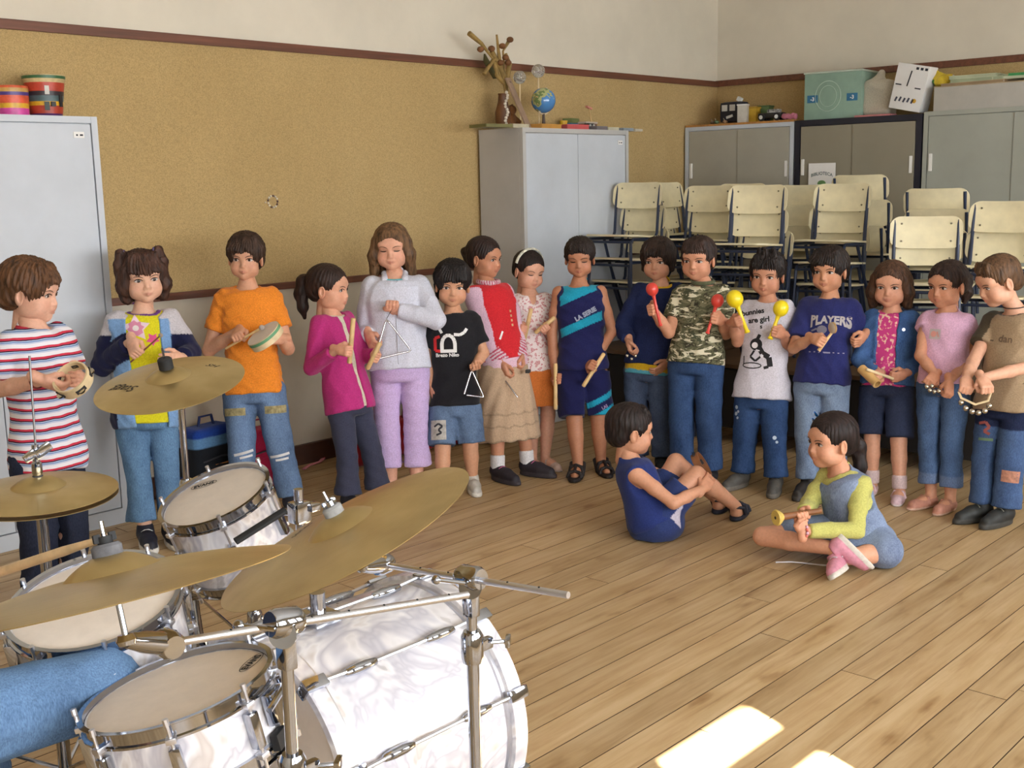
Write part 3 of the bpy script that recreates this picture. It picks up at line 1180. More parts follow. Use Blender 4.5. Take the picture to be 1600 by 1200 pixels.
def hair_field(st):
    """hair solid in head space (+y face, +z up)"""
    F = Field()
    v = st.get('vol', 0.0)
    style = st.get('style', 'short')
    hl = st.get('line', 0.0)          # lowers (-) or raises (+) the hairline
    F.ell((0, -0.014, 0.038), (0.080 + v * .8, 0.096 + v, 0.081 + v), k=0)
    if style == 'short':
        F.ell((0, -0.055, -0.015), (0.066 + v, 0.050 + v, 0.055), k=0.02)
        for s in (-1, 1):
            F.cone((s * 0.069, 0.018, 0.015), (s * 0.066, 0.020, -0.014), 0.011 + v * .4, 0.006, k=0.01)
    elif style in ('bob', 'long', 'pigtails', 'loose'):
        L = st.get('len', 0.10)
        F.ell((0, -0.045, -0.02), (0.075 + v, 0.062 + v, 0.075), k=0.03)
        for s in (-1, 1):
            F.chain([(s * 0.066, 0.020, 0.035), (s * 0.078, 0.014, -0.03), (s * (0.074 + st.get('spread', 0.0)), 0.008, -0.01 - L)], [0.024, 0.026 + v, 0.018 + v], k=0.02)
            F.chain([(s * 0.045, -0.05, 0.0), (s * 0.055, -0.05, -L)], [0.045, 0.03], k=0.03)
        if style != 'pigtails':
            F.chain([(0, -0.07, 0.0), (0, -0.066, -L - .01)], [0.045, 0.03], k=0.03)
    else:  # tied back
        F.ell((0, -0.055, -0.010), (0.064 + v, 0.050 + v, 0.052), k=0.025)
    # forehead, face and ears stay free
    F.ell((0, 0.118, -0.052 + hl), (0.071, 0.090, 0.106), k=0.008, sub=True)
    if style in ('short', 'tied'):
        for s in (-1, 1):
            F.ell((s * 0.086, 0.006, -0.036), (0.030, 0.034, 0.052), k=0.008, sub=True)
        F.cut((0, -0.05, -0.064 + st.get('nape', 0.0)), (0, 0.25, -1), 0.01)
    for args in st.get('fringe', []):
        (x0, y0, z0), (x1, y1, z1), r0, r1 = args
        F.cone((x0, y0, z0), (x1, y1, z1), r0, r1, k=0.010)
    for pts, rs in st.get('locks', []):
        F.chain(pts, rs, k=0.014)
    amp = st.get('strand', 0.0022)
    sd = st.get('seed', 1)

    def disp(X, Y, Zz):
        az = np.arctan2(X, -Y + 0.03)
        return amp * (np.sin(az * 34 + 2.2 * np.sin(Zz * 45 + sd) + sd) + 0.7 * np.sin(az * 61 + Zz * 40 + 3 * sd)) + 0.6 * amp * np.sin(X * 160 + sd) * np.sin(Y * 150) * np.sin(Zz * 120 + sd)

    F.disp = disp
    return F


def ellipsoid_pq(c, r, R, nu=14, nv=9):
    th = np.linspace(0.02, pi - 0.02, nv)
    ph = np.linspace(0, 2 * pi, nu, endpoint=False)
    T, Ph = np.meshgrid(th, ph, indexing='ij')
    U = np.stack([np.sin(T) * np.cos(Ph), np.cos(T), np.sin(T) * np.sin(Ph)], -1).reshape(-1, 3)   # pole on +y (front)
    Q = []
    for i in range(nv - 1):
        for j in range(nu):
            k = (j + 1) % nu
            Q.append((i * nu + j, i * nu + k, (i + 1) * nu + k, (i + 1) * nu + j))
    return (np.array(c) + (U * np.array(r)) @ np.array(R).T), np.array(Q), U


def tube_pq(pts, rs, n=6):
    m = MB()
    m.tube(pts, list(rs), n, cap=False)
    return np.array(m.v), np.array(m.f)


class Kid:
    pass


def bb(P):
    return P.min(0), P.max(0)


def person(label, sp):
    """one child: the body (with head and hands) is the person, hair and clothes are its parts"""
    K = Kid()
    H = sp['H']
    k = H / 1.2
    feet = sp['feet']
    fg = [gnd(f[0], f[1]) for f in feet]
    D0 = sp.get('D', None)
    base = (fg[0] + fg[1]) / 2
    if D0 is None:
        D0 = depth_of(base)
    if 'base' in sp:
        base = np.array([*sp['base'], 0.0])
    K.base, K.D, K.k = base, D0, k
    bvec = CPOS - base
    bvec[2] = 0
    bvec = nrm(bvec)
    rvec = np.cross(-bvec, Z)
    K.b, K.r = bvec, rvec

    def face(yaw):
        a = radians(yaw)
        return cos(a) * bvec + sin(a) * rvec, cos(a) * rvec - sin(a) * bvec

    K.face = face

    def J(p, off=None):
        if isinstance(p, np.ndarray):
            return p - base
        o = p[2] if len(p) > 2 else 0.0
        return px(p[0], p[1], D0 - o) - base

    K.J = J
    tf, ts = face(sp.get('tyaw', 0))
    K.tf, K.ts = tf, ts
    neck = J(sp['neck'])
    pel = J(sp['pelvis'])
    K.neck, K.pel = neck, pel
    up = nrm(neck - pel)
    K.up = up
    sw = sp.get('sw', 0.112) * 0.885 * k
    hw = sp.get('hw', 0.062) * k
    fat = sp.get('fat', 1.0)
    # shoulders and hips
    sA = J(sp['shA']) if 'shA' in sp else neck - ts * sw - up * 0.038 * k
    sB = J(sp['shB']) if 'shB' in sp else neck + ts * sw - up * 0.038 * k
    hA, hB = pel - ts * hw, pel + ts * hw
    K.sA, K.sB, K.hA, K.hB = sA, sB, hA, hB
    L = np.linalg.norm(neck - pel)
    fwd = nrm(np.cross(ts, up)) if np.dot(np.cross(ts, up), tf) > 0 else -nrm(np.cross(ts, up))
    K.fwd = fwd

    def tors(inf=0.0, lo=-0.03, hi=0.93, hem=0.0, belly=0.0):
        st = []
        tab = [(-0.12, 0.094, 0.078), (0.0, 0.107, 0.083), (0.18, 0.104, 0.079), (0.36, 0.096, 0.074), (0.55, 0.102, 0.077), (0.74, 0.112, 0.076), (0.88, 0.106, 0.064), (0.97, 0.070, 0.050)]
        for t, w, d in tab:
            hf = max(0.0, (0.45 - t)) / 0.55 * hem
            bl = belly * math.exp(-((t - 0.25) / 0.25) ** 2)
            st.append((pel + up * L * t + fwd * (0.006 + bl * .5) * k, (w * fat * k + inf + hf), (d * fat * k + inf + hf * .8 + bl)))
        return st

    K.tors = tors
    arms = []
    for side, sh in (('A', sA), ('B', sB)):
        a = sp.get('arm' + side)
        if a is None:
            sgn = -1 if side == 'A' else 1
            el = sh - Z * 0.21 * k + ts * sgn * 0.03
            wr = el - Z * 0.19 * k
            a = dict(pose='relax')
            tip = wr - Z * .1
        else:
            el = J(a['el'])
            if 'g' in a:
                # the fist closes on what it holds: grip point g, thumb side towards T
                mir = -1 if side == 'A' else 1
                g = J(a['g'])
                T = nrm(J(a['T'][1]) - J(a['T'][0]))
                zr = nrm(g - el)
                zz = nrm(zr - T * (zr @ T))
                yy = np.cross(zz, T) if mir > 0 else np.cross(T, zz)
                HRm = np.stack([T, yy, zz], 1)
                hk = a.get('s', 1.0) * 0.95 * k
                wr = g - HRm @ np.array([0, 0.027, 0.060]) * hk
                tip = wr + zz * 0.1
                a = dict(a, frame=HRm, pose=a.get('pose', 'grip'))
            else:
                wr = J(a['wr'])
                tip = J(a['tip'])
        arms.append((sh, el, wr, tip, a))
    K.arms = arms
    legs = []
    for side, h, f, g in (('A', hA, feet[0], fg[0]), ('B', hB, feet[1], fg[1])):
        an = g - base + Z * 0.065 * k
        if 'an' + side in sp:
            an = J(sp['an' + side])
        fdir, _ = face(f[2] if len(f) > 2 else 0)
        if 'toe' + side in sp:
            fdir = nrm(J(sp['toe' + side]) - an)
        kn = J(sp['kn' + side]) if 'kn' + side in sp else (h * 0.47 + an * 0.53) + tf * 0.018 * k
        legs.append((h, kn, an, fdir))
    K.legs = legs
    # ---- head frame
    hd = sp['head']
    hc = J(hd['c'])
    hs = hd.get('s', 1.0) * 1.05
    f0, s0 = face(hd.get('yaw', 0))
    pt = radians(hd.get('pitch', 0))
    f1 = f0 * cos(pt) - Z * sin(pt)
    z1 = Z * cos(pt) + f0 * sin(pt)
    rl = radians(hd.get('roll', 0))
    z2 = z1 * cos(rl) + s0 * sin(rl)
    x2 = np.cross(f1, z2)
    HR = np.stack([x2, f1, z2], 1)
    sx = np.array([hd.get('w', 1.0) * 1.03 * hs, hs, hs])
    K.HR, K.hc, K.hs = HR, hc, hs

    def hx(P):
        return hc + (np.asarray(P) * sx) @ HR.T

    K.hx = hx
    # ---- body
    skin = np.array(lin(sp['skin']))
    F = Field()
    F.loft(tors(-0.004), ts, k=0, rnd=0.03)
    F.chain([neck - up * 0.07 * k, neck + up * 0.005, hx((0, -0.018, -0.06))], [0.052 * k, 0.035 * k, 0.033 * hs], k=0.03)
    for sh, el, wr, tip, a in arms:
        F.cone(neck - up * 0.055 * k, sh, 0.035 * k, 0.036 * k, k=0.03)
        F.chain([sh, sh * .5 + el * .5, el, el * .55 + wr * .45, wr], [0.036 * k, 0.031 * k, 0.0265 * k, 0.0265 * k, 0.0195 * k], k=0.012)
    lr = sp.get('legr', 1.0) * k
    for h, kn, an, fd in legs:
        F.chain([h, h * .5 + kn * .5, kn, kn * .62 + an * .38, an], [0.062 * lr, 0.052 * lr, 0.040 * lr, 0.039 * lr, 0.026 * lr], k=0.008)
        if not sp.get('nofeet'):
            F.chain([an - Z * 0.028 * k, an - Z * 0.036 * k + fd * 0.06 * k, an - Z * 0.045 * k + fd * 0.115 * k], [0.028 * k, 0.026 * k, 0.018 * k], k=0.015)
    P, Q = F.mesh(sp.get('res', 0.0075))
    tone = np.ones((len(P), 3)) * skin
    parts = [(P, Q, tone)]
    HP = hx(HEAD_P)
    lip = np.array(lin(sp.get('lip', (176, 98, 88))))
    hcol = np.ones((len(HP), 3)) * skin
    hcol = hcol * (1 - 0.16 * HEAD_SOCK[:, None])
    hcol = hcol + (np.array(lin((206, 120, 96))) - hcol) * (0.22 * HEAD_CHEEK[:, None])
    hcol = hcol + (lip - hcol) * (0.55 * HEAD_LIP[:, None])
    parts.append((HP, HEAD_Q, hcol))
    K.hands = []
    for i, (sh, el, wr, tip, a) in enumerate(arms):
        if a.get('nohand'):
            K.hands.append(None)
            continue
        zz = nrm(tip - wr)
        pn = a.get('palm', 'in')
        if isinstance(pn, str):
            # the palm looks towards the body, up, down, to the viewer or away
            pv = {'in': ts * (1 if i == 0 else -1), 'up': Z, 'down': -Z, 'cam': bvec, 'away': -bvec, 'left': -rvec, 'right': rvec, 'fwd': tf, 'back': -tf}[pn]
        else:
            pv = pn[0] * rvec + pn[1] * Z + pn[2] * bvec
        yy = pv - zz * (pv @ zz)
        yy = nrm(yy) if np.linalg.norm(yy) > 0.05 else nrm(np.cross(zz, rvec))
        xx = np.cross(yy, zz)
        mir = a.get('mir', -1 if i == 0 else 1)
        HRm = a['frame'] if 'frame' in a else np.stack([xx * mir, yy, zz], 1)
        hP, hQ = HANDS[a.get('pose', 'relax')]
        hk = a.get('s', 1.0) * 0.95 * k
        W = wr + (hP * hk) @ HRm.T
        hq = hQ if mir > 0 else hQ[:, ::-1]
        parts.append((W, hq, np.ones((len(W), 3)) * skin * np.array([1.02, 0.97, 0.96])))
        K.hands.append((wr, HRm, hk))
    P, Q, C = join_pq(parts)
    me = np_mesh('person', P, Q, True, C)
    root = link_mesh('person', me, skin_mat, None, base)
    tag(root, label, 'person', 'children with instruments')
    K.root = root
    # ---- eyes and brows
    hair = sp['hair']
    hcolr = np.array(lin(hair['color']))
    gz = hd.get('gaze', (0, 0))
    closed = hd.get('closed', False)
    for s in (-1, 1):
        xe, ze = s * 0.0305, 0.002
        ye = face_y(xe, ze)
        bits = []
        if not closed:
            eP, eQ, U = ellipsoid_pq((xe, ye - 0.0022, ze), (0.0150, 0.0050, 0.0072), np.eye(3), 24, 15)
            g = np.stack([U[:, 0] - gz[0] - 0.0, U[:, 2] * 0.49 - gz[1]], 1)
            rr = np.hypot(g[:, 0], g[:, 1])
            ec = np.where((rr < 0.43)[:, None], np.array(lin((52, 34, 24))), np.array(lin((206, 196, 190))))
            ec = np.where((rr < 0.20)[:, None], np.array(lin((14, 10, 10))), ec)
            bits.append((hx(eP), eQ, ec))
            arc = [(xe + t * 0.0165, face_y(xe + t * 0.0165, ze + 0.004) + (0.0018 if abs(t) < .8 else 0.0), ze + 0.0072 * (1 - t * t) + 0.0003) for t in np.linspace(-1, 1, 9)]
        else:
            arc = [(xe + t * 0.0145, face_y(xe + t * 0.0145, ze - 0.004) + 0.0006, ze - 0.0050 + 0.0030 * t * t) for t in np.linspace(-1, 1, 9)]
        lk = 1.45 if closed else 1.0
        lP, lQ = tube_pq(hx(np.array(arc)), [lk * q for q in (0.0008, .0014, .0018, .0019, .0019, .0019, .0018, .0014, .0008)])
        bits.append((lP, lQ, np.ones((len(lP), 3)) * np.array(lin((44, 30, 24)))))
        eP, eQ, eC = join_pq(bits)
        link_mesh('eye', np_mesh('eye', eP, eQ, True, eC), eye_mat, root)
        br = [(xe + t * 0.0185, face_y(xe + t * 0.0185, ze + 0.019) + 0.0004, ze + 0.0195 - 0.005 * (t * s - 0.25) ** 2) for t in np.linspace(-1, 1, 8)]
        bP, bQ = tube_pq(hx(np.array(br)), [0.0010, .0017, .0021, .0022, .0022, .0021, .0016, .0009])
        bc = skin * 0.35 + hcolr * 0.5 + np.array([.01, .006, .004])
        link_mesh('eyebrow', np_mesh('eyebrow', bP, bQ, True, np.ones((len(bP), 3)) * bc), hair_mat, root)
    # ---- hair
    HF = hair_field(hair)
    hP, hQ = HF.mesh(0.0034)
    rs_ = np.random.RandomState(hair.get('seed', 1))
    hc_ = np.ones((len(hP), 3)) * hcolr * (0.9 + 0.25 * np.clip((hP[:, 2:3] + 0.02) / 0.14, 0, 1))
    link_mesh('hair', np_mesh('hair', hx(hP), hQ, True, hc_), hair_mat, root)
    K.part = lambda name, P, Q, C, m: link_mesh(name, np_mesh(name, P, Q, True, C), m, root)
    return K


def paint(P, c):
    return np.ones((len(P), 3)) * np.array(lin(c))


def top(K, name='shirt', inf=0.011, hem_t=0.0, hem=0.010, sleeve=0.5, sr=None, color=(200, 200, 200), m=None, paintf=None, neckr=(0.055, 0.054, 0.042), neckup=0.012, wr=0.0032, seed=1, collar=None, belly=0.0, neckfwd=0.012, res=0.0062, sl_ext=0.0, open_front=None, vneck=None):
    """shirt or jacket around torso and upper arms. hem_t: height along the spine (0 hip, 1 neck); sleeve: 0 none .. 1 elbow .. 2 wrist"""
    k = K.k
    F = Field()
    L = np.linalg.norm(K.neck - K.pel)
    tors = K.tors(inf, hem=hem, belly=belly)
    F.loft(tors, K.ts, k=0, rnd=0.02)
    F.cone(K.neck - K.up * 0.06 * k, K.neck + K.up * 0.008 * k, 0.066 * k, 0.048 * k, k=0.03)
    for sh, el, wrr, tip, a in K.arms:
        F.cone(K.neck - K.up * 0.055 * k, sh - (sh - K.neck) * 0.03, 0.040 * k + inf * .5, (0.030 if sleeve <= 0 else 0.037) * k + inf * .5, k=0.03)
        r0 = (sr or 0.041) * 0.86 * k + inf * 0.6
        if sleeve > 0 and not a.get('nosleeve'):
            if sleeve <= 1:
                e = sh + (el - sh) * sleeve
                capcone(F, sh, e, r0 * .96, r0 * (1.04 + sl_ext), k=0.014)
            else:
                e = el + (wrr - el) * (sleeve - 1)
                F.chain([sh, sh * .5 + el * .5, el], [r0, r0 * .95, r0 * .88], k=0.012)
                F.cone(el, el * .5 + e * .5, r0 * .88, r0 * .80, k=0.008)
                capcone(F, el * .5 + e * .5, e, r0 * .80, r0 * (.72 + sl_ext), k=0.008)
    if sleeve <= 0:
        for sg, (sh, el, wrr, tip, a) in zip((-1, 1), K.arms):
            F.ell(sh + K.ts * sg * (0.030 * k) - K.up * 0.03 * k, (0.030 * k, 0.05 * k, 0.062 * k), np.stack([K.ts, K.fwd, K.up], 1), k=0.012, sub=True)
    F.cut(K.pel + K.up * L * hem_t, -K.up, 0.004)
    nc = K.neck + K.up * neckup * k + K.fwd * neckfwd * k
    NR = np.stack([K.ts, K.fwd, K.up], 1)
    F.ell(nc, np.array(neckr) * k, NR, k=0.006, sub=True)
    if vneck:
        F.cone(nc, K.neck - K.up * vneck * k + K.fwd * 0.085 * k, 0.036 * k, 0.010, k=0.006, sub=True)
    if open_front:
        w0, w1 = open_front
        a0 = K.neck + K.fwd * 0.09 * k
        b0 = K.pel + K.up * L * (hem_t - .05) + K.fwd * 0.12 * k

        F.rbox((a0 + b0) / 2, (w0, 0.05, np.linalg.norm(a0 - b0) / 2 + .02), 0.01, NR, k=0.006, sub=True)
    if wr:
        F.disp = wrinkle(wr, 46, seed, 1.2)
    P, Q = F.mesh(res)
    C = paint(P, color)
    if collar is not None:
        q = (P - nc) @ NR / (np.array(neckr) * k)
        dn = np.linalg.norm(q, axis=1)
        C[dn < 1.28] = np.array(lin(collar))
    if paintf is not None:
        # u across (to the picture's right), v forward, t height along the spine
        q = P - K.pel
        u, v, t = q @ K.ts, q @ K.fwd, (q @ K.up) / L
        darm = np.full(len(P), 9.0)
        for sh, el, wrr, tip, a in K.arms:
            for a0, b0 in ((sh + (el - sh) * .12, el), (el, wrr)):
                ba = b0 - a0
                tt = np.clip(((P - a0) @ ba) / (ba @ ba), 0, 1)
                darm = np.minimum(darm, np.linalg.norm(P - a0 - tt[:, None] * ba, axis=1) - (0.046 * k + inf))
        C = paintf(P, C, u / k, v / k, t, darm)
    o = K.part(name, P, Q, C, m or cloth_mat)
    K.bvh = BVHTree.FromPolygons([tuple(p) for p in P], [tuple(q) for q in Q.tolist()])
    return o


def bottoms(K, name='trousers', inf=0.012, end=1.0, flare=0.0, color=(70, 90, 130), m=None, paintf=None, waist_t=0.14, wr=0.0026, seed=2, knee=0.0, res=0.0066, thigh=0.0, calf=0.042, seat=False):
    """trousers or shorts; end: 1 = ankle, 0.5 = knee"""
    k = K.k
    F = Field()
    L = np.linalg.norm(K.neck - K.pel)
    tt_ = K.tors(max(0.003, min(inf, 0.006)))
    st = [q for q, t in zip(tt_, (-0.12, 0.0, 0.18, 0.36, 0.55, 0.74, 0.88, 0.97)) if t <= 0.19]
    if waist_t < 0.18:
        f = waist_t / 0.18
        st[2] = (st[1][0] * (1 - f) + st[2][0] * f, st[1][1] * (1 - f) + st[2][1] * f, st[1][2] * (1 - f) + st[2][2] * f)
    F.loft(st, K.ts, k=0, rnd=0.02)
    for h, kn, an, fd in K.legs:
        kr = 0.044 * k + inf + knee
        hr = 0.062 * k + inf * .8 + thigh
        if end <= 0.55:
            e = h + (kn - h) * (end / 0.5)
            capcone(F, h - (e - h) * 0.02, e, hr, kr * .5 + hr * .5 + flare, k=0.010)
        else:
            e = kn + (an - kn) * ((end - 0.5) / 0.5)
            F.cone(h, kn, hr, kr, k=0.010)
            mid = kn * .5 + e * .5
            F.cone(kn, mid, kr, calf * k + inf * .6 + flare * .4, k=0.006)
            capcone(F, mid, e, calf * k + inf * .6 + flare * .4, calf * k + inf * .5 + flare, k=0.006)
    if seat:
        F.ell(K.pel - K.up * 0.045 * k + K.fwd * 0.02, (0.135 * k, 0.125 * k, 0.085 * k), np.stack([K.ts, K.fwd, K.up], 1), k=0.03)
        F.cut((0, 0, 0.003), (0, 0, -1), 0.002)
    else:
        zc_ = K.pel[2] - 0.080 * k
        mids = [(K.legs[0][i] + K.legs[1][i]) / 2 for i in range(3)]
        zs = np.array([m[2] for m in mids][::-1])
        us = np.array([(m @ K.ts) for m in mids][::-1])

        def inseam(X, Y, Zz):
            u = X * K.ts[0] + Y * K.ts[1] + Zz * K.ts[2] - np.interp(Zz, zs, us)
            return np.maximum(np.abs(u) - np.clip((zc_ - Zz) * 0.06, 0.0, 0.0075), Zz - zc_)

        F.func(inseam, (-0.3, -0.3, 0.0), (0.3, 0.3, zc_), k=0.005, sub=True)
    if wr:
        F.disp = wrinkle(wr, 42, seed, 1.5)
    P, Q = F.mesh(res)
    C = paint(P, color)
    if paintf is not None:
        q = P - K.pel
        C = paintf(P, C, q @ K.ts / k, q @ K.fwd / k, P[:, 2])
    K.bvh_low = BVHTree.FromPolygons([tuple(p) for p in P], [tuple(q) for q in Q.tolist()])
    return K.part(name, P, Q, C, m or denim_mat)


def skirt(K, color, z_end, flare=0.06, inf=0.014, waist_t=0.12, name='skirt', paintf=None, m=None, wr=0.004):
    k = K.k
    L = np.linalg.norm(K.neck - K.pel)
    tp = K.pel + K.up * L * waist_t
    lo = np.array([K.pel[0], K.pel[1], z_end]) * 1.0
    an = (K.legs[0][2] + K.legs[1][2]) / 2
    tt = (K.pel[2] - z_end) / max(0.05, K.pel[2] - an[2])
    lo[:2] = K.pel[:2] * (1 - tt * .6) + an[:2] * tt * .6
    F = Field()
    F.loft([(lo, 0.115 * k + inf + flare, 0.09 * k + inf + flare), ((lo + K.pel) / 2, 0.114 * k + inf + flare * .5, 0.088 * k + inf + flare * .5), (K.pel, 0.110 * k + inf, 0.086 * k + inf), (tp, 0.104 * k + inf, 0.080 * k + inf)], K.ts, k=0, rnd=0.006)
    b = K.pel

    def fold(X, Y, Zz):
        az = np.arctan2(Y - lo[1], X - lo[0])
        return wr * np.clip((tp[2] - Zz) / 0.25, 0, 1) * np.sin(az * 11 + 5 * np.sin(Zz * 6))

    F.disp = fold
    P, Q = F.mesh(0.006)
    C = paint(P, color)
    if paintf is not None:
        q = P - K.pel
        C = paintf(P, C, q @ K.ts / k, q @ K.fwd / k, P[:, 2])
    return K.part(name, P, Q, C, m or cloth_mat)


def shoes(K, kind='sneaker', upper=(60, 60, 64), sole=(220, 216, 206), laces=None, scale=1.0, detail=None, sock=None, flatz=True):
    for h, kn, an, fd in K.legs:
        P, Q, reg = SHOES[kind]
        f = np.array(fd, float)
        if flatz:
            f[2] = 0
        f = nrm(f)
        zz = Z if flatz else nrm(Z - f * (Z @ f))
        x = np.cross(f, zz)
        R = np.stack([x, f, zz], 1)
        s = K.k * scale
        o = np.array([an[0], an[1], 0.0 if flatz else an[2] - 0.065 * K.k]) - f * 0.022 * s
        W = o + (P * s) @ R.T
        C = paint(P, upper)
        C[reg == 1] = np.array(lin(sole))
        if detail is not None:
            C = detail(P, C)
        so = K.part('shoe', W, Q, C, shoe_mat)
        if laces is not None and kind == 'sneaker':
            mb = MB()
            for i in range(4):
                y = 0.062 + i * 0.019
                z = 0.0735 - i * 0.0085
                pts = [o + (np.array(q) * s) @ R.T for q in ((-0.021, y + .003, z - .008), (-0.008, y, z), (0.008, y, z), (0.021, y - .003, z - .008))]
                mb.tube(pts, 0.0034 * s, 6)
            mb.build('laces', mat('lace_%d_%d_%d' % laces, laces, 0.8, vary=0.03), so)
        if sock is not None:
            F = Field()
            capcone(F, an - Z * 0.01, an + (kn - an) * 0.26, 0.036 * K.k, 0.037 * K.k, k=0)
            sP, sQ = F.mesh(0.006)
            K.part('sock', sP, sQ, paint(sP, sock), cloth_mat)


def densify(vs, fs, step):
    bm = bmesh.new()
    bv = [bm.verts.new((v[0], v[1], 0)) for v in vs]
    for f in fs:
        try:
            bm.faces.new([bv[i] for i in f])
        except ValueError:
            pass
    bmesh.ops.triangulate(bm, faces=bm.faces[:])
    for _ in range(5):
        long_e = [e for e in bm.edges if e.calc_length() > step]
        if not long_e:
            break
        bmesh.ops.subdivide_edges(bm, edges=long_e, cuts=1)
        bmesh.ops.triangulate(bm, faces=[f for f in bm.faces if len(f.verts) > 3])
    bm.verts.index_update()
    o = [(v.co.x, v.co.y) for v in bm.verts], [tuple(v.index for v in f.verts) for f in bm.faces]
    bm.free()
    return o


def decal(K, name, shapes, at, m, right=None, upv=None, lift=0.0016, bvh=None, step=0.02):
    """print that follows the cloth. shapes: list of (verts2d, faces) in metres; at: photo pixel of its centre"""
    bvh = bvh or K.bvh
    n = K.fwd
    rt = K.ts if right is None else right
    uu = K.up if upv is None else upv
    dirv = nrm(np.array(at if isinstance(at, np.ndarray) else px(at[0], at[1], K.D)) - CPOS)
    o0 = CPOS - K.base
    hit = bvh.ray_cast(Vector(o0), Vector(dirv))
    if hit[0] is None:
        return None
    c = np.array(hit[0])
    nn = nrm(np.array(hit[1]) * 0.5 + n * 0.5 + K.b * 0.3)
    rt = nrm(rt - nn * (rt @ nn))
    uu = nrm(uu - nn * (uu @ nn) - rt * (rt @ uu))
    mb = MB()
    for vs, fs in shapes:
        vs, fs = densify(vs, fs, step)
        out = []
        for x, y in vs:
            p = c + rt * x + uu * y
            h = bvh.ray_cast(Vector(p + nn * 0.12), Vector(-nn), 0.25)
            q = (np.array(h[0]) if h[0] is not None else p) + nn * lift
            out.append(q)
        mb.add(out, fs)
    o = mb.build(name, m, K.root, sm=60)
    return o


def poly(pts):
    return [(x, y) for x, y in pts], [tuple(range(len(pts)))]


def star_poly(r0, r1, n, rot=0.0, c=(0, 0)):
    return poly([(c[0] + (r0 if i % 2 == 0 else r1) * cos(rot + pi * i / n), c[1] + (r0 if i % 2 == 0 else r1) * sin(rot + pi * i / n)) for i in range(2 * n)])


def disc(r, n=16, c=(0, 0), sx=1.0):
    return poly([(c[0] + sx * r * cos(2 * pi * i / n), c[1] + r * sin(2 * pi * i / n)) for i in range(n)])


def rect(w, h, c=(0, 0), a=0.0):
    o = []
    for x, y in ((-w / 2, -h / 2), (w / 2, -h / 2), (w / 2, h / 2), (-w / 2, h / 2)):
        o.append((c[0] + x * cos(a) - y * sin(a), c[1] + x * sin(a) + y * cos(a)))
    return poly(o)


def stroke(pts, w):
    """thick polyline as 2d polygons"""
    vs, fs = [], []
    for (a, b) in zip(pts[:-1], pts[1:]):
        dx, dy = b[0] - a[0], b[1] - a[1]
        l = hypot(dx, dy) or 1
        nx, ny = -dy / l * w / 2, dx / l * w / 2
        o = len(vs)
        vs += [(a[0] + nx, a[1] + ny), (a[0] - nx, a[1] - ny), (b[0] - nx, b[1] - ny), (b[0] + nx, b[1] + ny)]
        fs.append((o, o + 1, o + 2, o + 3))
    return vs, fs


def words(s, size, c=(0, 0), bold=0.0, rot=0.0, shear=0.0, spacing=1.0):
    vs, fs = text_mesh(s, size, bold=bold, shear=shear, spacing=spacing)
    return [(c[0] + v[0] * cos(rot) - v[1] * sin(rot), c[1] + v[0] * sin(rot) + v[1] * cos(rot)) for v in vs], fs

# ------------------------------------------------------------------ the children, left to right
FR = lambda z, y=0.086, n=7, w=0.052, r=0.013, tilt=0.0: [((x * .8, 0.045, 0.098), (x + tilt * .01, y - abs(x) * .42, z + abs(x) * .12 + .004 * ((i * 7) % 3)), r, r * .55) for i, x in enumerate(np.linspace(-w, w, n))]
JEANS = (98, 122, 162)

# striped T-shirt boy
K1 = person('boy in red, white and blue striped T-shirt holding a tambourine at the left edge', dict(
    H=1.27, feet=[(62, 985, 40), (112, 975, 40)], pelvis=(74, 716), neck=(52, 512), tyaw=42, skin=(222, 172, 148), fat=0.95,
    head=dict(c=(48, 458), s=0.97, yaw=64, pitch=8, roll=0, gaze=(0.1, -.1)),
    armA=dict(el=(-14, 612, 0.10), g=(98, 594, 0.20), T=((98, 600, 0.10), (112, 580, 0.17)), pose='pinch'),
    armB=dict(el=(118, 590, -0.02), wr=(128, 596, 0.10), tip=(122, 590, 0.19), palm='left', pose='relax'),
    hair=dict(color=(112, 76, 50), style='short', vol=0.010, fringe=FR(0.048, 0.094), seed=2)))
st_m = stripe_material('striped_jersey', [(0, (226, 222, 228)), (0.34, (186, 194, 214)), (0.48, (118, 142, 186)), (0.60, (190, 202, 224)), (0.66, (34, 32, 58)), (0.76, (196, 58, 78)), (0.97, (226, 222, 228))], 0.034)
top(K1, 'striped_shirt', 0.016, -0.10, 0.020, 0.72, sr=0.048, color=(226, 222, 226), m=st_m, seed=3)
F = Field()
bottoms(K1, 'jeans', 0.016, 0.97, 0.01, (52, 58, 78), seed=4)
shoes(K1, 'sneaker', (60, 60, 70), (210, 206, 200))
# bracelet
br = MB()
w_, h_ = K1.arms[0][2], nrm(K1.arms[0][1] - K1.arms[0][2])
fr_ = frame(h_)
br.tube([Vector(w_ + h_ * 0.03) + fr_ @ Vector((0.0245 * cos(t), 0.0245 * sin(t), 0)) for t in np.linspace(0, 2 * pi, 20, endpoint=False)], 0.0035, 6, closed=True)
br.build('bracelet', mat('bracelet_cord', (112, 44, 40), 0.7), K1.root)

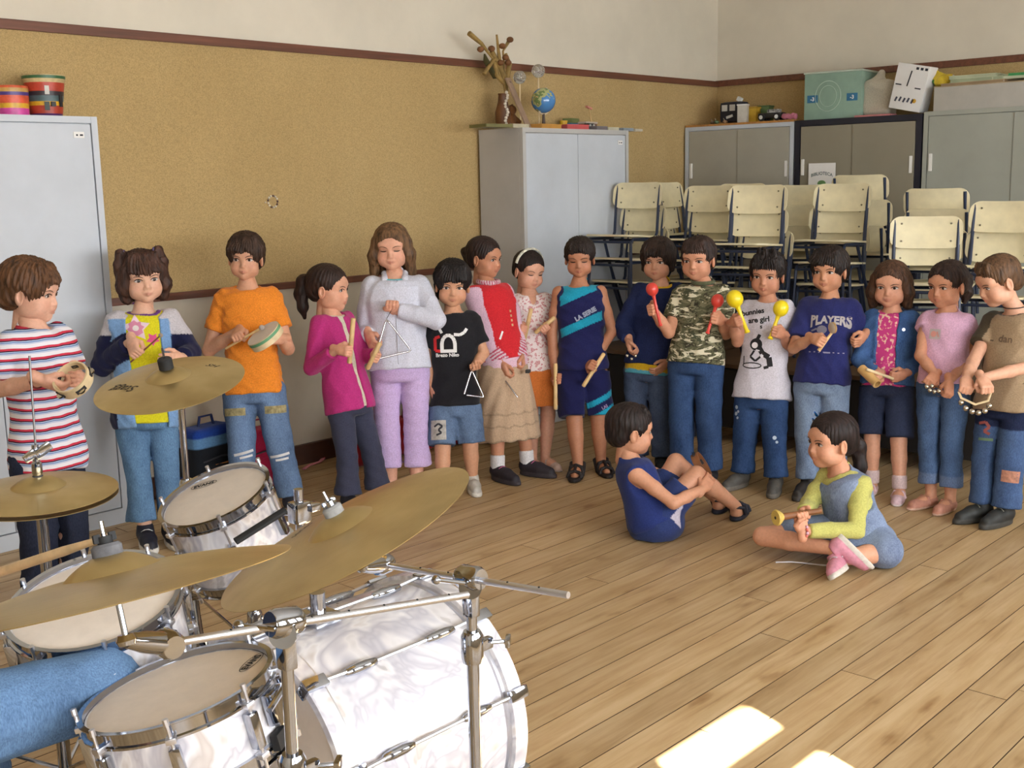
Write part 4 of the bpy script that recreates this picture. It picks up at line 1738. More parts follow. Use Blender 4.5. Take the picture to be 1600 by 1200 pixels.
# girl in yellow T-shirt
K2 = person('girl with bunches in a yellow flower T-shirt and navy jacket, holding a small beater', dict(
    H=1.25, feet=[(229, 851, 8), (268, 846, 10)], pelvis=(229, 652), neck=(224, 488), tyaw=5, skin=(226, 178, 152), sw=0.118, fat=1.05,
    head=dict(c=(223, 434), s=1.0, yaw=10, pitch=6, roll=-3, gaze=(-0.05, -.05)),
    armA=dict(el=(160, 572, 0.02), g=(218, 552, 0.16), T=((200, 570, 0.13), (232, 538, 0.17))),
    armB=dict(el=(298, 552, 0.0), wr=(282, 560, 0.12), tip=(262, 562, 0.2), palm='in', pose='relax'),
    hair=dict(color=(84, 54, 42), style='pigtails', len=0.075, vol=0.000, spread=-0.004, fringe=FR(0.026, 0.090, 9, 0.056, 0.014),
              locks=[([(s * 0.045, -0.02, 0.095), (s * 0.074, -0.014, 0.106), (s * 0.088, -0.01, 0.06), (s * 0.086, 0.0, -0.03), (s * 0.082, 0.0, -0.085)], [0.009, 0.015, 0.016, 0.015, 0.008]) for s in (-1, 1)], seed=4)))
top(K2, 'yellow_shirt', 0.010, -0.05, 0.012, 0.35, color=(226, 216, 40), collar=(112, 60, 140), seed=5)
K2bvh = K2.bvh


def k2_jacket(P, C, u, v, t, d):
    navy, lb, wh = np.array(lin((30, 32, 66))), np.array(lin((128, 166, 212))), np.array(lin((206, 200, 206)))
    C[:] = navy
    C[(t > 0.78) & (np.abs(u) > 0.075)] = wh
    C[(np.abs(u) < 0.118) & (d > -0.012)] = lb
    C[(np.abs(u) < 0.118) & (t > 0.93)] = wh
    return C


top(K2, 'jacket', 0.020, -0.10, 0.012, 1.86, sr=0.044, color=(30, 32, 66), paintf=k2_jacket, neckr=(0.075, 0.075, 0.055), neckfwd=0.03, open_front=(0.066, 0.1), seed=6, sl_ext=0.08)
bottoms(K2, 'flared_jeans', 0.008, 0.90, 0.036, (112, 150, 188), seed=7, calf=0.038)
shoes(K2, 'sneaker', (34, 34, 48), (226, 222, 216), laces=(226, 224, 220))
decal(K2, 'star_flower_print', [star_poly(0.062, 0.032, 5, 0.3)], (212, 513), mat('print_palepink', (222, 196, 206), 0.85), bvh=K2bvh)
decal(K2, 'star_flower_ring', [star_poly(0.036, 0.026, 8, 0.1)], (212, 513), mat('print_rose', (206, 132, 160), 0.85), bvh=K2bvh, lift=0.0028)
decal(K2, 'star_flower_heart', [disc(0.013)], (212, 513), mat('print_white', (226, 216, 216), 0.85), bvh=K2bvh, lift=0.004)
decal(K2, 'pink_flower_print', [star_poly(0.030, 0.016, 5, 0.9)], (239, 530), mat('print_pink', (226, 86, 144), 0.85), bvh=K2bvh)
for s in (-1, 1):
    hb = MB()
    c_ = K2.hx((s * 0.058, -0.018, 0.102))
    hb.tube([Vector(c_) + Vector((0.013 * cos(t) * 0.7, 0.013 * cos(t) * 0.7, 0.014 * sin(t))) for t in np.linspace(0, 6.28, 12, endpoint=False)], 0.005, 6, closed=True)
    hb.build('hair_band', mat('hair_band_cloth', (92, 80, 120), 0.8), K2.root)

# boy in orange
K3 = person('tall boy in plain orange T-shirt and faded jeans tapping a small drum', dict(
    H=1.31, feet=[(384, 806, -5), (456, 800, 12)], pelvis=(397, 612), neck=(387, 450), tyaw=-3, skin=(214, 160, 130), sw=0.112,
    head=dict(c=(384, 404), s=0.94, yaw=-10, pitch=3, roll=2, w=0.97, gaze=(0.1, 0)),
    armA=dict(el=(326, 548, 0.02), g=(376, 531, 0.17), T=((352, 545, 0.17), (410, 512, 0.19))),
    armB=dict(el=(450, 545, 0.02), wr=(441, 528, 0.11), tip=(424, 528, 0.17), palm='left', pose='relax'),
    hair=dict(color=(74, 52, 40), style='short', vol=0.012, fringe=FR(0.038, 0.093, 8, 0.055, 0.014, 1.0), seed=6)))
top(K3, 'orange_shirt', 0.011, -0.02, 0.012, 0.62, sr=0.044, color=(240, 142, 48), seed=8)


def k3_jeans(P, C, u, v, z):
    C = C * (0.85 + 0.35 * np.exp(-((np.abs(u) - 0.06) / 0.035) ** 2))[:, None]
    return C


bottoms(K3, 'faded_jeans', 0.014, 0.98, 0.012, (118, 144, 180), seed=9, paintf=k3_jeans)
shoes(K3, 'sneaker', (70, 70, 80), (210, 206, 200))
for (a, b) in ((366, 644), (431, 640)):
    decal(K3, 'canvas_patch', [rect(0.10, 0.035)], (a, b), mat('patch_canvas', (148, 136, 98), 0.9, vary=0.2, scale=60), bvh=K3.bvh_low)
for (a, b) in ((381, 708), (437, 712)):
    decal(K3, 'ripped_knee', [rect(0.09, 0.012, a=0.2), rect(0.06, 0.010, (0.01, -0.018), 0.15)], (a, b), mat('rip_threads', (206, 204, 204), 0.9), bvh=K3.bvh_low)

# girl in magenta cardigan
K4 = person('girl in magenta cardigan with a dark ponytail, seen in profile with claves', dict(
    H=1.15, feet=[(545, 796, 30), (592, 786, 30)], pelvis=(545, 634), neck=(518, 492), tyaw=48, skin=(222, 166, 138),
    head=dict(c=(514, 452), s=0.99, yaw=68, pitch=4, gaze=(0.1, 0)),
    armA=dict(el=(487, 574, 0.07), g=(547, 548, 0.22), T=((546, 566, 0.21), (552, 498, 0.24))),
    armB=dict(el=(568, 556, -0.06), g=(583, 556, 0.10), T=((572, 580, 0.10), (594, 536, 0.12))),
    hair=dict(color=(58, 40, 34), style='tied', line=0.028, strand=0.0014,
              locks=[([(0, -0.095, 0.045), (0, -0.130, 0.030), (0, -0.138, -0.03), (0, -0.128, -0.09), (0, -0.118, -0.14)], [0.020, 0.026, 0.030, 0.024, 0.008])], seed=8)))


def k4_paint(P, C, u, v, t, d):
    C[(np.abs(u - 0.012) < 0.016) & (v > 0.02) & (d > 0)] = np.array(lin((206, 196, 170)))
    return C


top(K4, 'undershirt', 0.006, -0.04, 0.006, 0.0, color=(214, 206, 184), collar=(226, 218, 200), seed=10, wr=0.001)
top(K4, 'magenta_cardigan', 0.014, -0.06, 0.018, 1.82, sr=0.042, color=(190, 54, 126), neckr=(0.056, 0.060, 0.045), neckfwd=0.022, open_front=(0.012, 0.1), seed=11)
bottoms(K4, 'dark_trousers', 0.008, 0.97, 0.026, (62, 64, 84), seed=12, m=cloth_mat, calf=0.038)
shoes(K4, 'sneaker', (50, 50, 60), (60, 60, 66))

# girl in white jacket
K5 = person('tall girl in white zip jacket and lilac trousers with eyes shut, holding a triangle', dict(
    H=1.33, feet=[(612, 777, -4), (652, 775, 6)], pelvis=(625, 580), neck=(617, 434), tyaw=-2, skin=(222, 166, 140), sw=0.118, fat=1.08,
    head=dict(c=(612, 388), s=0.98, yaw=-6, pitch=6, roll=-1, closed=True),
    armA=dict(el=(570, 520, 0.0), g=(590, 538, 0.14), T=((578, 560, 0.10), (592, 530, 0.17)), pose='pinch'),
    armB=dict(el=(682, 500, 0.11), g=(612, 481, 0.19), T=((640, 482, 0.17), (590, 479, 0.17))),
    hair=dict(color=(130, 96, 66), style='bob', len=0.105, vol=0.004, spread=0.012, line=0.020, seed=10, strand=0.0016)))
top(K5, 'turquoise_shirt', 0.006, 0.2, 0.006, 0.3, color=(106, 196, 206), neckr=(0.052, 0.052, 0.045), seed=13, wr=0.001)
top(K5, 'white_jacket', 0.019, 0.02, 0.012, 1.88, sr=0.043, color=(216, 217, 232), neckr=(0.056, 0.056, 0.05), neckfwd=0.03, neckup=0.018, vneck=0.10, seed=14, wr=0.003)
# zip
zp = MB()
za = K5.neck - K5.up * 0.105 + K5.fwd * 0.14
zpts = []
for t in np.linspace(0, 1, 14):
    q = za * (1 - t) + (K5.pel + K5.up * 0.01 + K5.fwd * 0.15) * t
    h = K5.bvh.ray_cast(Vector(q + K5.fwd * .1), Vector(-K5.fwd), 0.3)
    if h[0]:
        zpts.append(np.array(h[0]) + K5.fwd * 0.001)
zp.tube(zpts, 0.0035, 6)
zp.build('zip', mat('zip_white', (190, 192, 206), 0.5), K5.root)
# collar flaps
for s in (-1, 1):
    F = Field()
    a_ = K5.neck + K5.up * 0.02 + K5.ts * s * 0.048 - K5.fwd * 0.005
    F.chain([K5.neck + K5.up * 0.028 - K5.fwd * 0.05 + K5.ts * s * 0.02, a_, K5.neck - K5.up * 0.012 + K5.ts * s * 0.05 + K5.fwd * 0.05, K5.neck - K5.up * 0.035 + K5.ts * s * 0.058 + K5.fwd * 0.068], [0.014, 0.016, 0.016, 0.008], k=0.008)
    cP, cQ = F.mesh(0.005)
    K5.part('collar', cP, cQ, paint(cP, (216, 217, 232)), cloth_mat)
bottoms(K5, 'lilac_trousers', 0.012, 0.84, 0.028, (204, 178, 222), seed=15, m=cloth_mat, calf=0.042)
shoes(K5, 'flat', (200, 190, 190), (200, 190, 180))

# boy in black bull T-shirt
K6 = person('small boy in black T-shirt with a white bull print and denim shorts, triangle in hand', dict(
    H=1.15, feet=[(692, 776, -10), (739, 766, 8)], pelvis=(711, 634), neck=(708, 488), tyaw=2, skin=(208, 154, 122), sw=0.108,
    head=dict(c=(707, 446), s=0.97, yaw=2, pitch=7, roll=3, gaze=(0.1, 0)),
    armA=dict(el=(666, 560, 0.0), wr=(676, 606, 0.03), tip=(680, 640, 0.04), palm='in', pose='relax'),
    armB=dict(el=(756, 552, 0.0), g=(741, 568, 0.12), T=((726, 574, 0.12), (756, 566, 0.12))),
    hair=dict(color=(38, 30, 30), style='short', vol=0.012, nape=-0.035, fringe=FR(0.034, 0.092, 9, 0.058, 0.015), seed=12,
              locks=[([(0.06, -0.03, -0.01), (0.068, -0.03, -0.075)], [0.02, 0.008])])))
top(K6, 'black_shirt', 0.012, 0.0, 0.014, 0.72, sr=0.044, color=(34, 33, 38), neckr=(0.066, 0.06, 0.036), seed=16)
bullm = mat('print_offwhite', (226, 224, 224), 0.85, vary=0.02)
redm = mat('print_red', (200, 36, 40), 0.85)
bull = [stroke([(-0.013 + 0.024 * cos(t), -0.012 + 0.034 * sin(t)) for t in np.linspace(0.0, pi, 9)], 0.013), rect(0.013, 0.030, (-0.037, -0.022)), rect(0.013, 0.030, (0.011, -0.022)), rect(0.06, 0.012, (-0.013, -0.036)),
        stroke([(-0.036, 0.030), (-0.046, 0.048), (-0.050, 0.062)], 0.010), stroke([(0.008, 0.024), (0.030, 0.022), (0.046, 0.030), (0.056, 0.044)], 0.011)]
sc13 = lambda sh: [([(x * 1.32, y * 1.32) for x, y in v], f) for v, f in sh]
decal(K6, 'bull_print', sc13(bull), (706, 533), bullm, lift=0.0022)
decal(K6, 'red_bracket_print', sc13([stroke([(-0.044, 0.018), (-0.062, 0.012), (-0.062, -0.034), (-0.044, -0.036)], 0.011)]), (706, 533), redm, lift=0.0018)
decal(K6, 'lettering_print', [words('Brezo Niko', 0.024, (0, 0), 0.0008)], (699, 555), bullm, lift=0.002)
bottoms(K6, 'denim_shorts', 0.015, 0.47, 0.012, (112, 134, 166), seed=17)
decal(K6, 'pale_patch', [rect(0.075, 0.095)], (685, 672), mat('patch_grey', (170, 164, 158), 0.9, vary=0.15, scale=40), bvh=K6.bvh_low)
decal(K6, 'dark_scribble', [stroke([(-0.02, 0.01), (0.0, 0.025), (0.02, 0.012), (0.0, -0.005), (0.015, -0.02), (-0.01, -0.03)], 0.009)], (685, 670), mat('print_dark', (52, 52, 60), 0.9), bvh=K6.bvh_low, lift=0.004)
shoes(K6, 'sneaker', (196, 190, 182), (222, 218, 210), laces=(226, 222, 216), scale=0.95)

# girl in red and pink
K7 = person('girl in red gilet with pale pink sleeves and a beige tiered skirt, head turned right', dict(
    H=1.24, feet=[(778, 750, 40), (824, 742, 60)], pelvis=(786, 566), neck=(762, 446), tyaw=34, skin=(196, 138, 108), sw=0.104,
    head=dict(c=(757, 404), s=0.93, yaw=58, pitch=6, gaze=(0.1, -.05)),
    armA=dict(el=(757, 524, 0.06), wr=(785, 568, 0.10), tip=(796, 605, 0.11), palm='in', pose='pinch'),
    armB=dict(el=(808, 514, -0.05), wr=(812, 554, 0.03), tip=(818, 586, 0.06), palm='in', pose='pinch'),
    hair=dict(color=(56, 38, 34), style='tied', line=0.026, strand=0.0014, locks=[([(0, -0.09, 0.03), (0, -0.118, 0.02), (0, -0.11, -0.03)], [0.022, 0.026, 0.014])], seed=14)))


def k7_paint(P, C, u, v, t, d):
    C[:] = np.array(lin((210, 44, 52)))
    pk = np.array(lin((228, 190, 210)))
    C[(d < 0.006) & (np.abs(u) > 0.082)] = pk
    for sh, el, wr, tip, a in K7.arms:
        q = ((P - wr) @ nrm(el - wr))
        near = (np.linalg.norm(P - wr - q[:, None] * nrm(el - wr), axis=1) < 0.046) & (q < 0.075) & (d < -0.004)
        st = near & (np.floor(q / 0.008) % 2 == 0)
        near &= d < -0.012
        st &= near
        C[near] = np.array(lin((226, 206, 214)))
        C[st] = np.array(lin((196, 70, 100)))
    return C


top(K7, 'pink_shirt', 0.008, -0.10, 0.012, 0.0, color=(228, 190, 206), seed=18, wr=0.001)
top(K7, 'red_gilet', 0.015, 0.03, 0.010, 1.86, sr=0.041, color=(210, 44, 52), paintf=k7_paint, neckr=(0.052, 0.052, 0.04), seed=19)
F = Field()
nc = K7.neck + K7.fwd * 0.012
ring = [nc + K7.ts * 0.052 * cos(t) + K7.fwd * 0.05 * sin(t) + K7.up * (0.018 - 0.016 * sin(t)) for t in np.linspace(0, 2 * pi, 17)]
F.chain(ring, [0.012] * 17, k=0.004)
cP, cQ = F.mesh(0.005)
cc = paint(cP, (226, 206, 214))
cc[(np.floor(np.arctan2((cP - nc) @ K7.fwd, (cP - nc) @ K7.ts) * 9) % 2 == 0)] = np.array(lin((196, 96, 120)))
K7.part('striped_collar', cP, cQ, cc, cloth_mat)
decal(K7, 'button_row', [rect(0.012, 0.012, (0, -0.024 * i)) for i in range(4)], (797, 486), mat('button_tan', (204, 160, 120), 0.6), lift=0.003)
decal(K7, 'pocket_stripe', [stroke([(-0.012, -0.02), (0.012, 0.02)], 0.010)], (783, 524), bullm, lift=0.003)
zA = float(px(800, 688, K7.D)[2])


def k7_skirt(P, C, u, v, z):
    for zz in (zA + 0.095, zA + 0.022, zA + 0.155):
        C[np.abs(z - zz - 0.004 * np.sin(u * 90)) < 0.004] *= 0.72
    return C


skirt(K7, (196, 166, 138), zA, flare=0.040, name='tiered_skirt', paintf=k7_skirt, waist_t=0.10)
shoes(K7, 'sneaker', (44, 38, 46), (60, 54, 60), laces=(206, 110, 156), sock=(226, 222, 224), scale=1.0)

# girl with headband
K8 = person('girl with pale headband in a white patterned blouse and orange skirt, looking down', dict(
    H=1.17, feet=[(832, 732, 20), (852, 730, 35)], pelvis=(841, 575), neck=(827, 460), tyaw=15, skin=(214, 160, 134), sw=0.104,
    head=dict(c=(826, 424), s=0.92, yaw=32, pitch=12, roll=4, gaze=(0.2, -.2), closed=True),
    armA=dict(el=(802, 522, 0.02), g=(822, 516, 0.16), T=((818, 535, 0.15), (830, 483, 0.18))),
    armB=dict(el=(864, 512, 0.0), g=(849, 509, 0.15), T=((838, 518, 0.15), (866, 497, 0.17))),
    hair=dict(color=(48, 34, 32), style='tied', line=0.024, strand=0.0014, nape=-0.03, locks=[([(-0.03, -0.09, 0.0), (-0.035, -0.10, -0.05), (-0.035, -0.09, -0.09)], [0.026, 0.024, 0.010])], seed=16)))
pm_ = print_material('blouse_print', (228, 214, 212), [(196, 120, 128), (206, 160, 160)], 70, 0.57)
top(K8, 'patterned_blouse', 0.010, -0.05, 0.012, 0.8, sr=0.038, color=(226, 214, 212), m=pm_, neckr=(0.055, 0.055, 0.045), vneck=0.06, seed=20)
skirt(K8, (214, 122, 58), float(px(845, 634, K8.D)[2]), flare=0.014, name='orange_skirt', wr=0.0015)
shoes(K8, 'flat', (196, 170, 158), (180, 160, 150), scale=0.9)
hbm = MB()
arc_ = [K8.hx((0.084 * cos(t), -0.002, 0.036 + 0.092 * sin(t))) for t in np.linspace(0.1, pi - 0.1, 20)]
hbm.tube(arc_, 0.009, 8, flat=0.5)
hbm.build('headband', mat('headband_cloth', (206, 204, 190), 0.8, vary=0.2, scale=60), K8.root)

# boy in turquoise and navy sports kit
K9 = person('boy in sleeveless turquoise and navy sports kit with eyes lowered, a stick in each hand', dict(
    H=1.24, feet=[(903, 742, -8), (939, 736, 14)], pelvis=(911, 582), neck=(905, 446), tyaw=2, skin=(186, 128, 98), sw=0.114, fat=1.02,
    head=dict(c=(906, 404), s=0.90, yaw=-5, pitch=10, closed=True),
    armA=dict(el=(862, 518, 0.0), g=(868, 592, 0.06), T=((868, 560, 0.06), (868, 636, 0.07))),
    armB=dict(el=(957, 518, 0.0), g=(930, 574, 0.14), T=((944, 552, 0.13), (914, 602, 0.15))),
    hair=dict(color=(48, 36, 32), style='short', vol=0.004, line=0.006, fringe=FR(0.056, 0.084, 6, 0.045, 0.012), seed=18)))


def k9_top(P, C, u, v, t, d):
    navy, teal = np.array(lin((34, 36, 84))), np.array(lin((36, 160, 192)))
    C[:] = navy
    s = t + (-0.9) * u
    C[(s > 0.86)] = teal
    C[(s > 0.50) & (s < 0.60)] = teal
    C[d < 0.004] = navy
    return C


top(K9, 'sports_vest', 0.014, 0.03, 0.012, 0.0, color=(34, 36, 84), paintf=k9_top, collar=None, seed=21, res=0.005)
decal(K9, 'vest_lettering', [words('LA SERIE', 0.032, rot=0.0, bold=0.0018)], (915, 491), mat('print_silver', (150, 156, 178), 0.7), right=nrm(K9.ts + K9.up * 0.52), upv=K9.up)


def k9_short(P, C, u, v, z):
    navy, teal = np.array(lin((30, 32, 78))), np.array(lin((36, 160, 192)))
    C[:] = navy
    zb = z - z.min()
    s = zb - 0.5 * (u - 0.06)
    C[(u > 0.012) & (s < 0.045)] = teal
    C[(u > 0.012) & (s > 0.088) & (s < 0.118)] = teal
    return C


bottoms(K9, 'sports_shorts', 0.016, 0.46, 0.012, (30, 32, 78), m=cloth_mat, paintf=k9_short, seed=22, res=0.0055)
decal(K9, 'shorts_lettering', [words('LAS', 0.022, bold=0.0008)], (945, 636), mat('print_lilac', (150, 130, 170), 0.7), right=nrm(K9.ts + K9.up * 0.5), bvh=K9.bvh_low)
shoes(K9, 'sandal', (36, 30, 32), (40, 32, 30))

# boy in navy jacket
K10 = person('boy in open navy denim jacket over a yellow shirt, small bell in hand, half hidden', dict(
    H=1.22, feet=[(998, 735, -15), (1034, 735, 0)], pelvis=(1014, 582), neck=(1032, 446), tyaw=-14, skin=(206, 152, 124),
    head=dict(c=(1028, 408), s=0.93, yaw=-14, pitch=4, gaze=(0.1, 0)),
    armA=dict(el=(972, 512, 0.02), wr=(983, 532, 0.10), tip=(986, 556, 0.13), palm='in', pose='pinch'),
    armB=dict(el=(1062, 530, 0.0), wr=(1042, 566, 0.1), tip=(1024, 584, 0.13), palm='in', pose='relax'),
    hair=dict(color=(58, 42, 36), style='short', vol=0.014, nape=-0.03, fringe=FR(0.036, 0.093, 9, 0.058, 0.015), seed=20, strand=0.003,
              locks=[([(s * 0.066, 0.0, 0.02), (s * 0.074, 0.0, -0.045)], [0.022, 0.012]) for s in (-1, 1)])))
top(K10, 'yellow_shirt', 0.010, -0.03, 0.010, 0.3, color=(222, 178, 40), seed=23, paintf=lambda P, C, u, v, t, d: np.where((t < 0.012)[:, None], np.array(lin((90, 170, 190))), C))
top(K10, 'navy_jacket', 0.020, 0.08, 0.012, 1.88, sr=0.045, color=(44, 54, 96), m=denim_mat, neckr=(0.064, 0.064, 0.05), neckfwd=0.03, open_front=None, vneck=0.12, seed=24)
bottoms(K10, 'worn_jeans', 0.014, 0.97, 0.010, (86, 100, 128), seed=25)
shoes(K10, 'sneaker', (40, 40, 44), (60, 58, 56))

# boy in camouflage
K11 = person('boy in camouflage T-shirt shaking two red maracas', dict(
    H=1.23, feet=[(1066, 757, -18), (1110, 757, -4)], pelvis=(1087, 572), neck=(1099, 446), tyaw=-14, skin=(208, 150, 120), sw=0.118, fat=1.1,
    head=dict(c=(1091, 406), s=0.94, yaw=-20, pitch=5, gaze=(0.1, -.05), w=1.03),
    armA=dict(el=(1045, 520, 0.05), g=(1023, 483, 0.22), T=((1030, 500, 0.22), (1019, 452, 0.24))),
    armB=dict(el=(1134, 522, 0.04), g=(1113, 496, 0.20), T=((1108, 512, 0.20), (1121, 470, 0.21))),
    hair=dict(color=(62, 44, 38), style='short', vol=0.003, fringe=FR(0.052, 0.085, 7, 0.05, 0.012), seed=22)))
camo = camo_material()
top(K11, 'camouflage_shirt', 0.014, 0.03, 0.012, 0.66, sr=0.048, color=(100, 100, 80), m=camo, seed=26)
bottoms(K11, 'blue_jeans', 0.018, 0.98, 0.012, (62, 86, 126), seed=27)
shoes(K11, 'sneaker', (40, 40, 46), (60, 58, 56))
F = Field()
F.chain([K11.neck + K11.fwd * .012 + K11.ts * 0.050 * cos(t) + K11.fwd * 0.05 * sin(t) + K11.up * (0.016 - 0.014 * sin(t)) for t in np.linspace(0, 2 * pi, 17)], [0.010] * 17, k=0.003)
cP, cQ = F.mesh(0.005)
K11.part('collar', cP, cQ, paint(cP, (96, 98, 72)), cloth_mat)

# boy in white printed T-shirt
K12 = person('boy in white T-shirt with black comic print shaking two yellow maracas', dict(
    H=1.165, feet=[(1160, 759, -35), (1212, 767, -8)], pelvis=(1190, 622), neck=(1200, 470), tyaw=-10, skin=(196, 140, 112), sw=0.108,
    head=dict(c=(1199, 430), s=0.95, yaw=-14, pitch=6, roll=2, gaze=(0.1, 0)),
    armA=dict(el=(1152, 534, 0.02), g=(1158, 500, 0.18), T=((1168, 520, 0.18), (1148, 470, 0.19))),
    armB=dict(el=(1234, 548, 0.02), g=(1208, 517, 0.18), T=((1203, 530, 0.18), (1220, 482, 0.20))),
    hair=dict(color=(44, 34, 32), style='short', vol=0.004, fringe=FR(0.052, 0.085, 7, 0.05, 0.011), seed=24, strand=0.004,
              locks=[([(x, 0.01 + y, 0.10), (x * 1.2, 0.02 + y, 0.132)], [0.016, 0.006]) for x, y in ((-0.03, 0.02), (0.0, 0.03), (0.03, 0.01), (0.015, -0.02), (-0.02, -0.03))])))
top(K12, 'white_shirt', 0.014, -0.01, 0.034, 0.62, sr=0.045, color=(212, 206, 216), seed=28)
blk = mat('print_black', (26, 24, 28), 0.85)
decal(K12, 'lettering_print', [words('bunnies', 0.036, (-0.02, 0.02), 0.0012, 0.16), words('are girl', 0.036, (0.012, -0.018), 0.0012, 0.12), words('s', 0.030, (0.025, -0.05), 0.001, 0.12)], (1182, 494), blk)
decal(K12, 'cartoon_figure_print', [disc(0.030, 14, (-0.012, 0.030), 1.0), stroke([(-0.01, 0.05), (0.004, 0.078)], 0.016), stroke([(0.0, 0.02), (0.02, -0.012), (0.052, -0.030), (0.060, -0.075)], 0.026), stroke([(0.052, -0.075), (0.030, -0.082)], 0.014),
                                      stroke([(-0.02, 0.0), (-0.038, -0.03), (-0.012, -0.05), (0.02, -0.02)], 0.010),
                                      stroke([(-0.058 + 0.046 * cos(t) + .03, -0.072 + 0.013 * sin(t)) for t in np.linspace(0, 2 * pi, 15)], 0.005), stroke([(-0.072, -0.028), (-0.070, -0.066)], 0.005)], (1185, 548), blk)
decal(K12, 'cartoon_face_print', [disc(0.015, 12, (-0.018, 0.026)), stroke([(-0.012, 0.004), (0.006, 0.0)], 0.006), disc(0.008, 10, (0.018, -0.025)), stroke([(-0.03, -0.025), (-0.01, -0.035)], 0.006)], (1185, 548), mat('print_white2', (216, 212, 218), 0.85), lift=0.003)
bottoms(K12, 'worn_jeans', 0.016, 0.98, 0.012, (62, 88, 132), seed=29)
for a, b in ((1150, 650), (1210, 688), (1151, 640)):
    decal(K12, 'paint_fleck', [disc(0.010, 8, (0, 0.012)), disc(0.007, 8, (0.012, -0.008))], (a, b), mat('fleck_pale', (176, 190, 206), 0.9), bvh=K12.bvh_low)
shoes(K12, 'sneaker', (84, 80, 76), (110, 104, 96), laces=(130, 126, 120))

# boy in blue PLAYERS T-shirt
K13 = person('smiling boy in dark blue PLAYERS T-shirt and pale jeans, holding wooden castanets', dict(
    H=1.185, feet=[(1262, 772, -20), (1306, 770, -4)], pelvis=(1284, 602), neck=(1297, 466), tyaw=-14, skin=(206, 150, 118), sw=0.118, fat=1.04,
    head=dict(c=(1296, 424), s=0.94, yaw=-20, pitch=2, gaze=(0.15, 0)),
    armA=dict(el=(1240, 544, 0.04), g=(1286, 536, 0.20), T=((1278, 548, 0.20), (1298, 516, 0.21))),
    armB=dict(el=(1350, 538, 0.0), wr=(1350, 524, 0.10), tip=(1336, 542, 0.16), palm='left', pose='pinch'),
    hair=dict(color=(48, 36, 32), style='short', vol=0.009, fringe=FR(0.040, 0.092, 9, 0.057, 0.014, 1.5), seed=26)))
top(K13, 'blue_shirt', 0.015, 0.01, 0.016, 0.78, sr=0.047, color=(44, 48, 104), seed=30)
grm = mat('print_grey', (176, 168, 168), 0.85)
decal(K13, 'players_lettering', [(lambda w: ([(x, y if y > 0 else y * (1 + 1.5 * (x / 0.09) ** 2)) for x, y in w[0]], w[1]))(words('PLAYERS', 0.046, (0, 0), 0.0022, spacing=1.05))], (1297, 500), grm)
decal(K13, 'emblem_print', [disc(0.020, 12, (0, 0.0), 1.2), stroke([(-0.05, -0.008), (-0.024, 0.004)], 0.008)], (1284, 515), mat('print_dullblue', (120, 116, 132), 0.85))
decal(K13, 'small_lettering', [rect(0.008, 0.005, (-0.08 + 0.022 * i, 0.001 * (i % 2))) for i in range(8)] + [rect(0.03, 0.007, (0, 0))], (1292, 551), mat('print_tan', (140, 136, 160), 0.85))
bottoms(K13, 'pale_jeans', 0.016, 0.97, 0.010, (142, 162, 190), seed=31)
shoes(K13, 'sneaker', (46, 42, 40), (56, 50, 46))

# girl in denim jacket
K14 = person('small bob-haired girl in blue denim jacket over a pink top with a wooden tube', dict(
    H=1.115, feet=[(1362, 770, -15), (1405, 780, -6)], pelvis=(1385, 606), neck=(1394, 487), tyaw=-10, skin=(214, 158, 130), sw=0.108,
    head=dict(c=(1392, 446), s=0.95, yaw=-10, pitch=6, gaze=(0.1, -.05)),
    armA=dict(el=(1343, 562, 0.02), g=(1366, 592, 0.16), T=((1352, 580, 0.14), (1384, 604, 0.18))),
    armB=dict(el=(1436, 562, 0.02), wr=(1414, 584, 0.11), tip=(1394, 592, 0.15), palm='left', pose='pinch'),
    hair=dict(color=(96, 66, 48), style='bob', len=0.082, vol=0.002, spread=0.004, line=0.022, seed=28, strand=0.0016)))
pkm = print_material('pink_top_print', (196, 66, 128), [(222, 150, 150), (226, 190, 170)], 55, 0.58)
top(K14, 'pink_top', 0.008, 0.02, 0.010, 0.3, color=(196, 66, 128), m=pkm, seed=32)
top(K14, 'denim_jacket', 0.016, 0.04, 0.012, 1.86, sr=0.044, color=(78, 112, 164), m=denim_mat, neckr=(0.060, 0.060, 0.046), neckfwd=0.02, open_front=(0.044, 0.1), seed=33, sl_ext=0.05)
for a, b in ((1412, 515), (1391, 566), (1436, 545)):
    decal(K14, 'metal_button', [disc(0.008, 10)], (a, b), mat('button_metal', (190, 190, 194), 0.3, metal=0.8), lift=0.003)
bottoms(K14, 'dark_denim_shorts', 0.013, 0.47, 0.008, (58, 66, 92), seed=34)
shoes(K14, 'flat', (216, 184, 192), (222, 208, 206), sock=(220, 196, 196), scale=0.95)

# girl in pink top
K15 = person('girl in pale pink short-sleeved top and turned-up jeans, hair tied up, holding bells', dict(
    H=1.115, feet=[(1454, 790, -40), (1484, 796, -25)], pelvis=(1474, 606), neck=(1480, 488), tyaw=-22, skin=(206, 148, 118), sw=0.108,
    head=dict(c=(1480, 447), s=0.93, yaw=-34, pitch=5, gaze=(0.1, 0)),
    armA=dict(el=(1438, 556, 0.02), g=(1450, 600, 0.14), T=((1440, 590, 0.13), (1470, 612, 0.16))),
    armB=dict(el=(1518, 556, 0.0), g=(1476, 616, 0.15), T=((1490, 620, 0.13), (1462, 610, 0.17))),
    hair=dict(color=(62, 44, 38), style='tied', line=0.026, vol=0.003, strand=0.002, locks=[([(0.0, -0.09, 0.03), (-0.01, -0.125, 0.01), (-0.02, -0.118, -0.05), (-0.02, -0.10, -0.09)], [0.026, 0.032, 0.028, 0.010])], seed=30)))
top(K15, 'pink_top', 0.010, 0.05, 0.010, 0.30, sr=0.046, color=(224, 178, 206), seed=35, wr=0.0026, sl_ext=0.15)
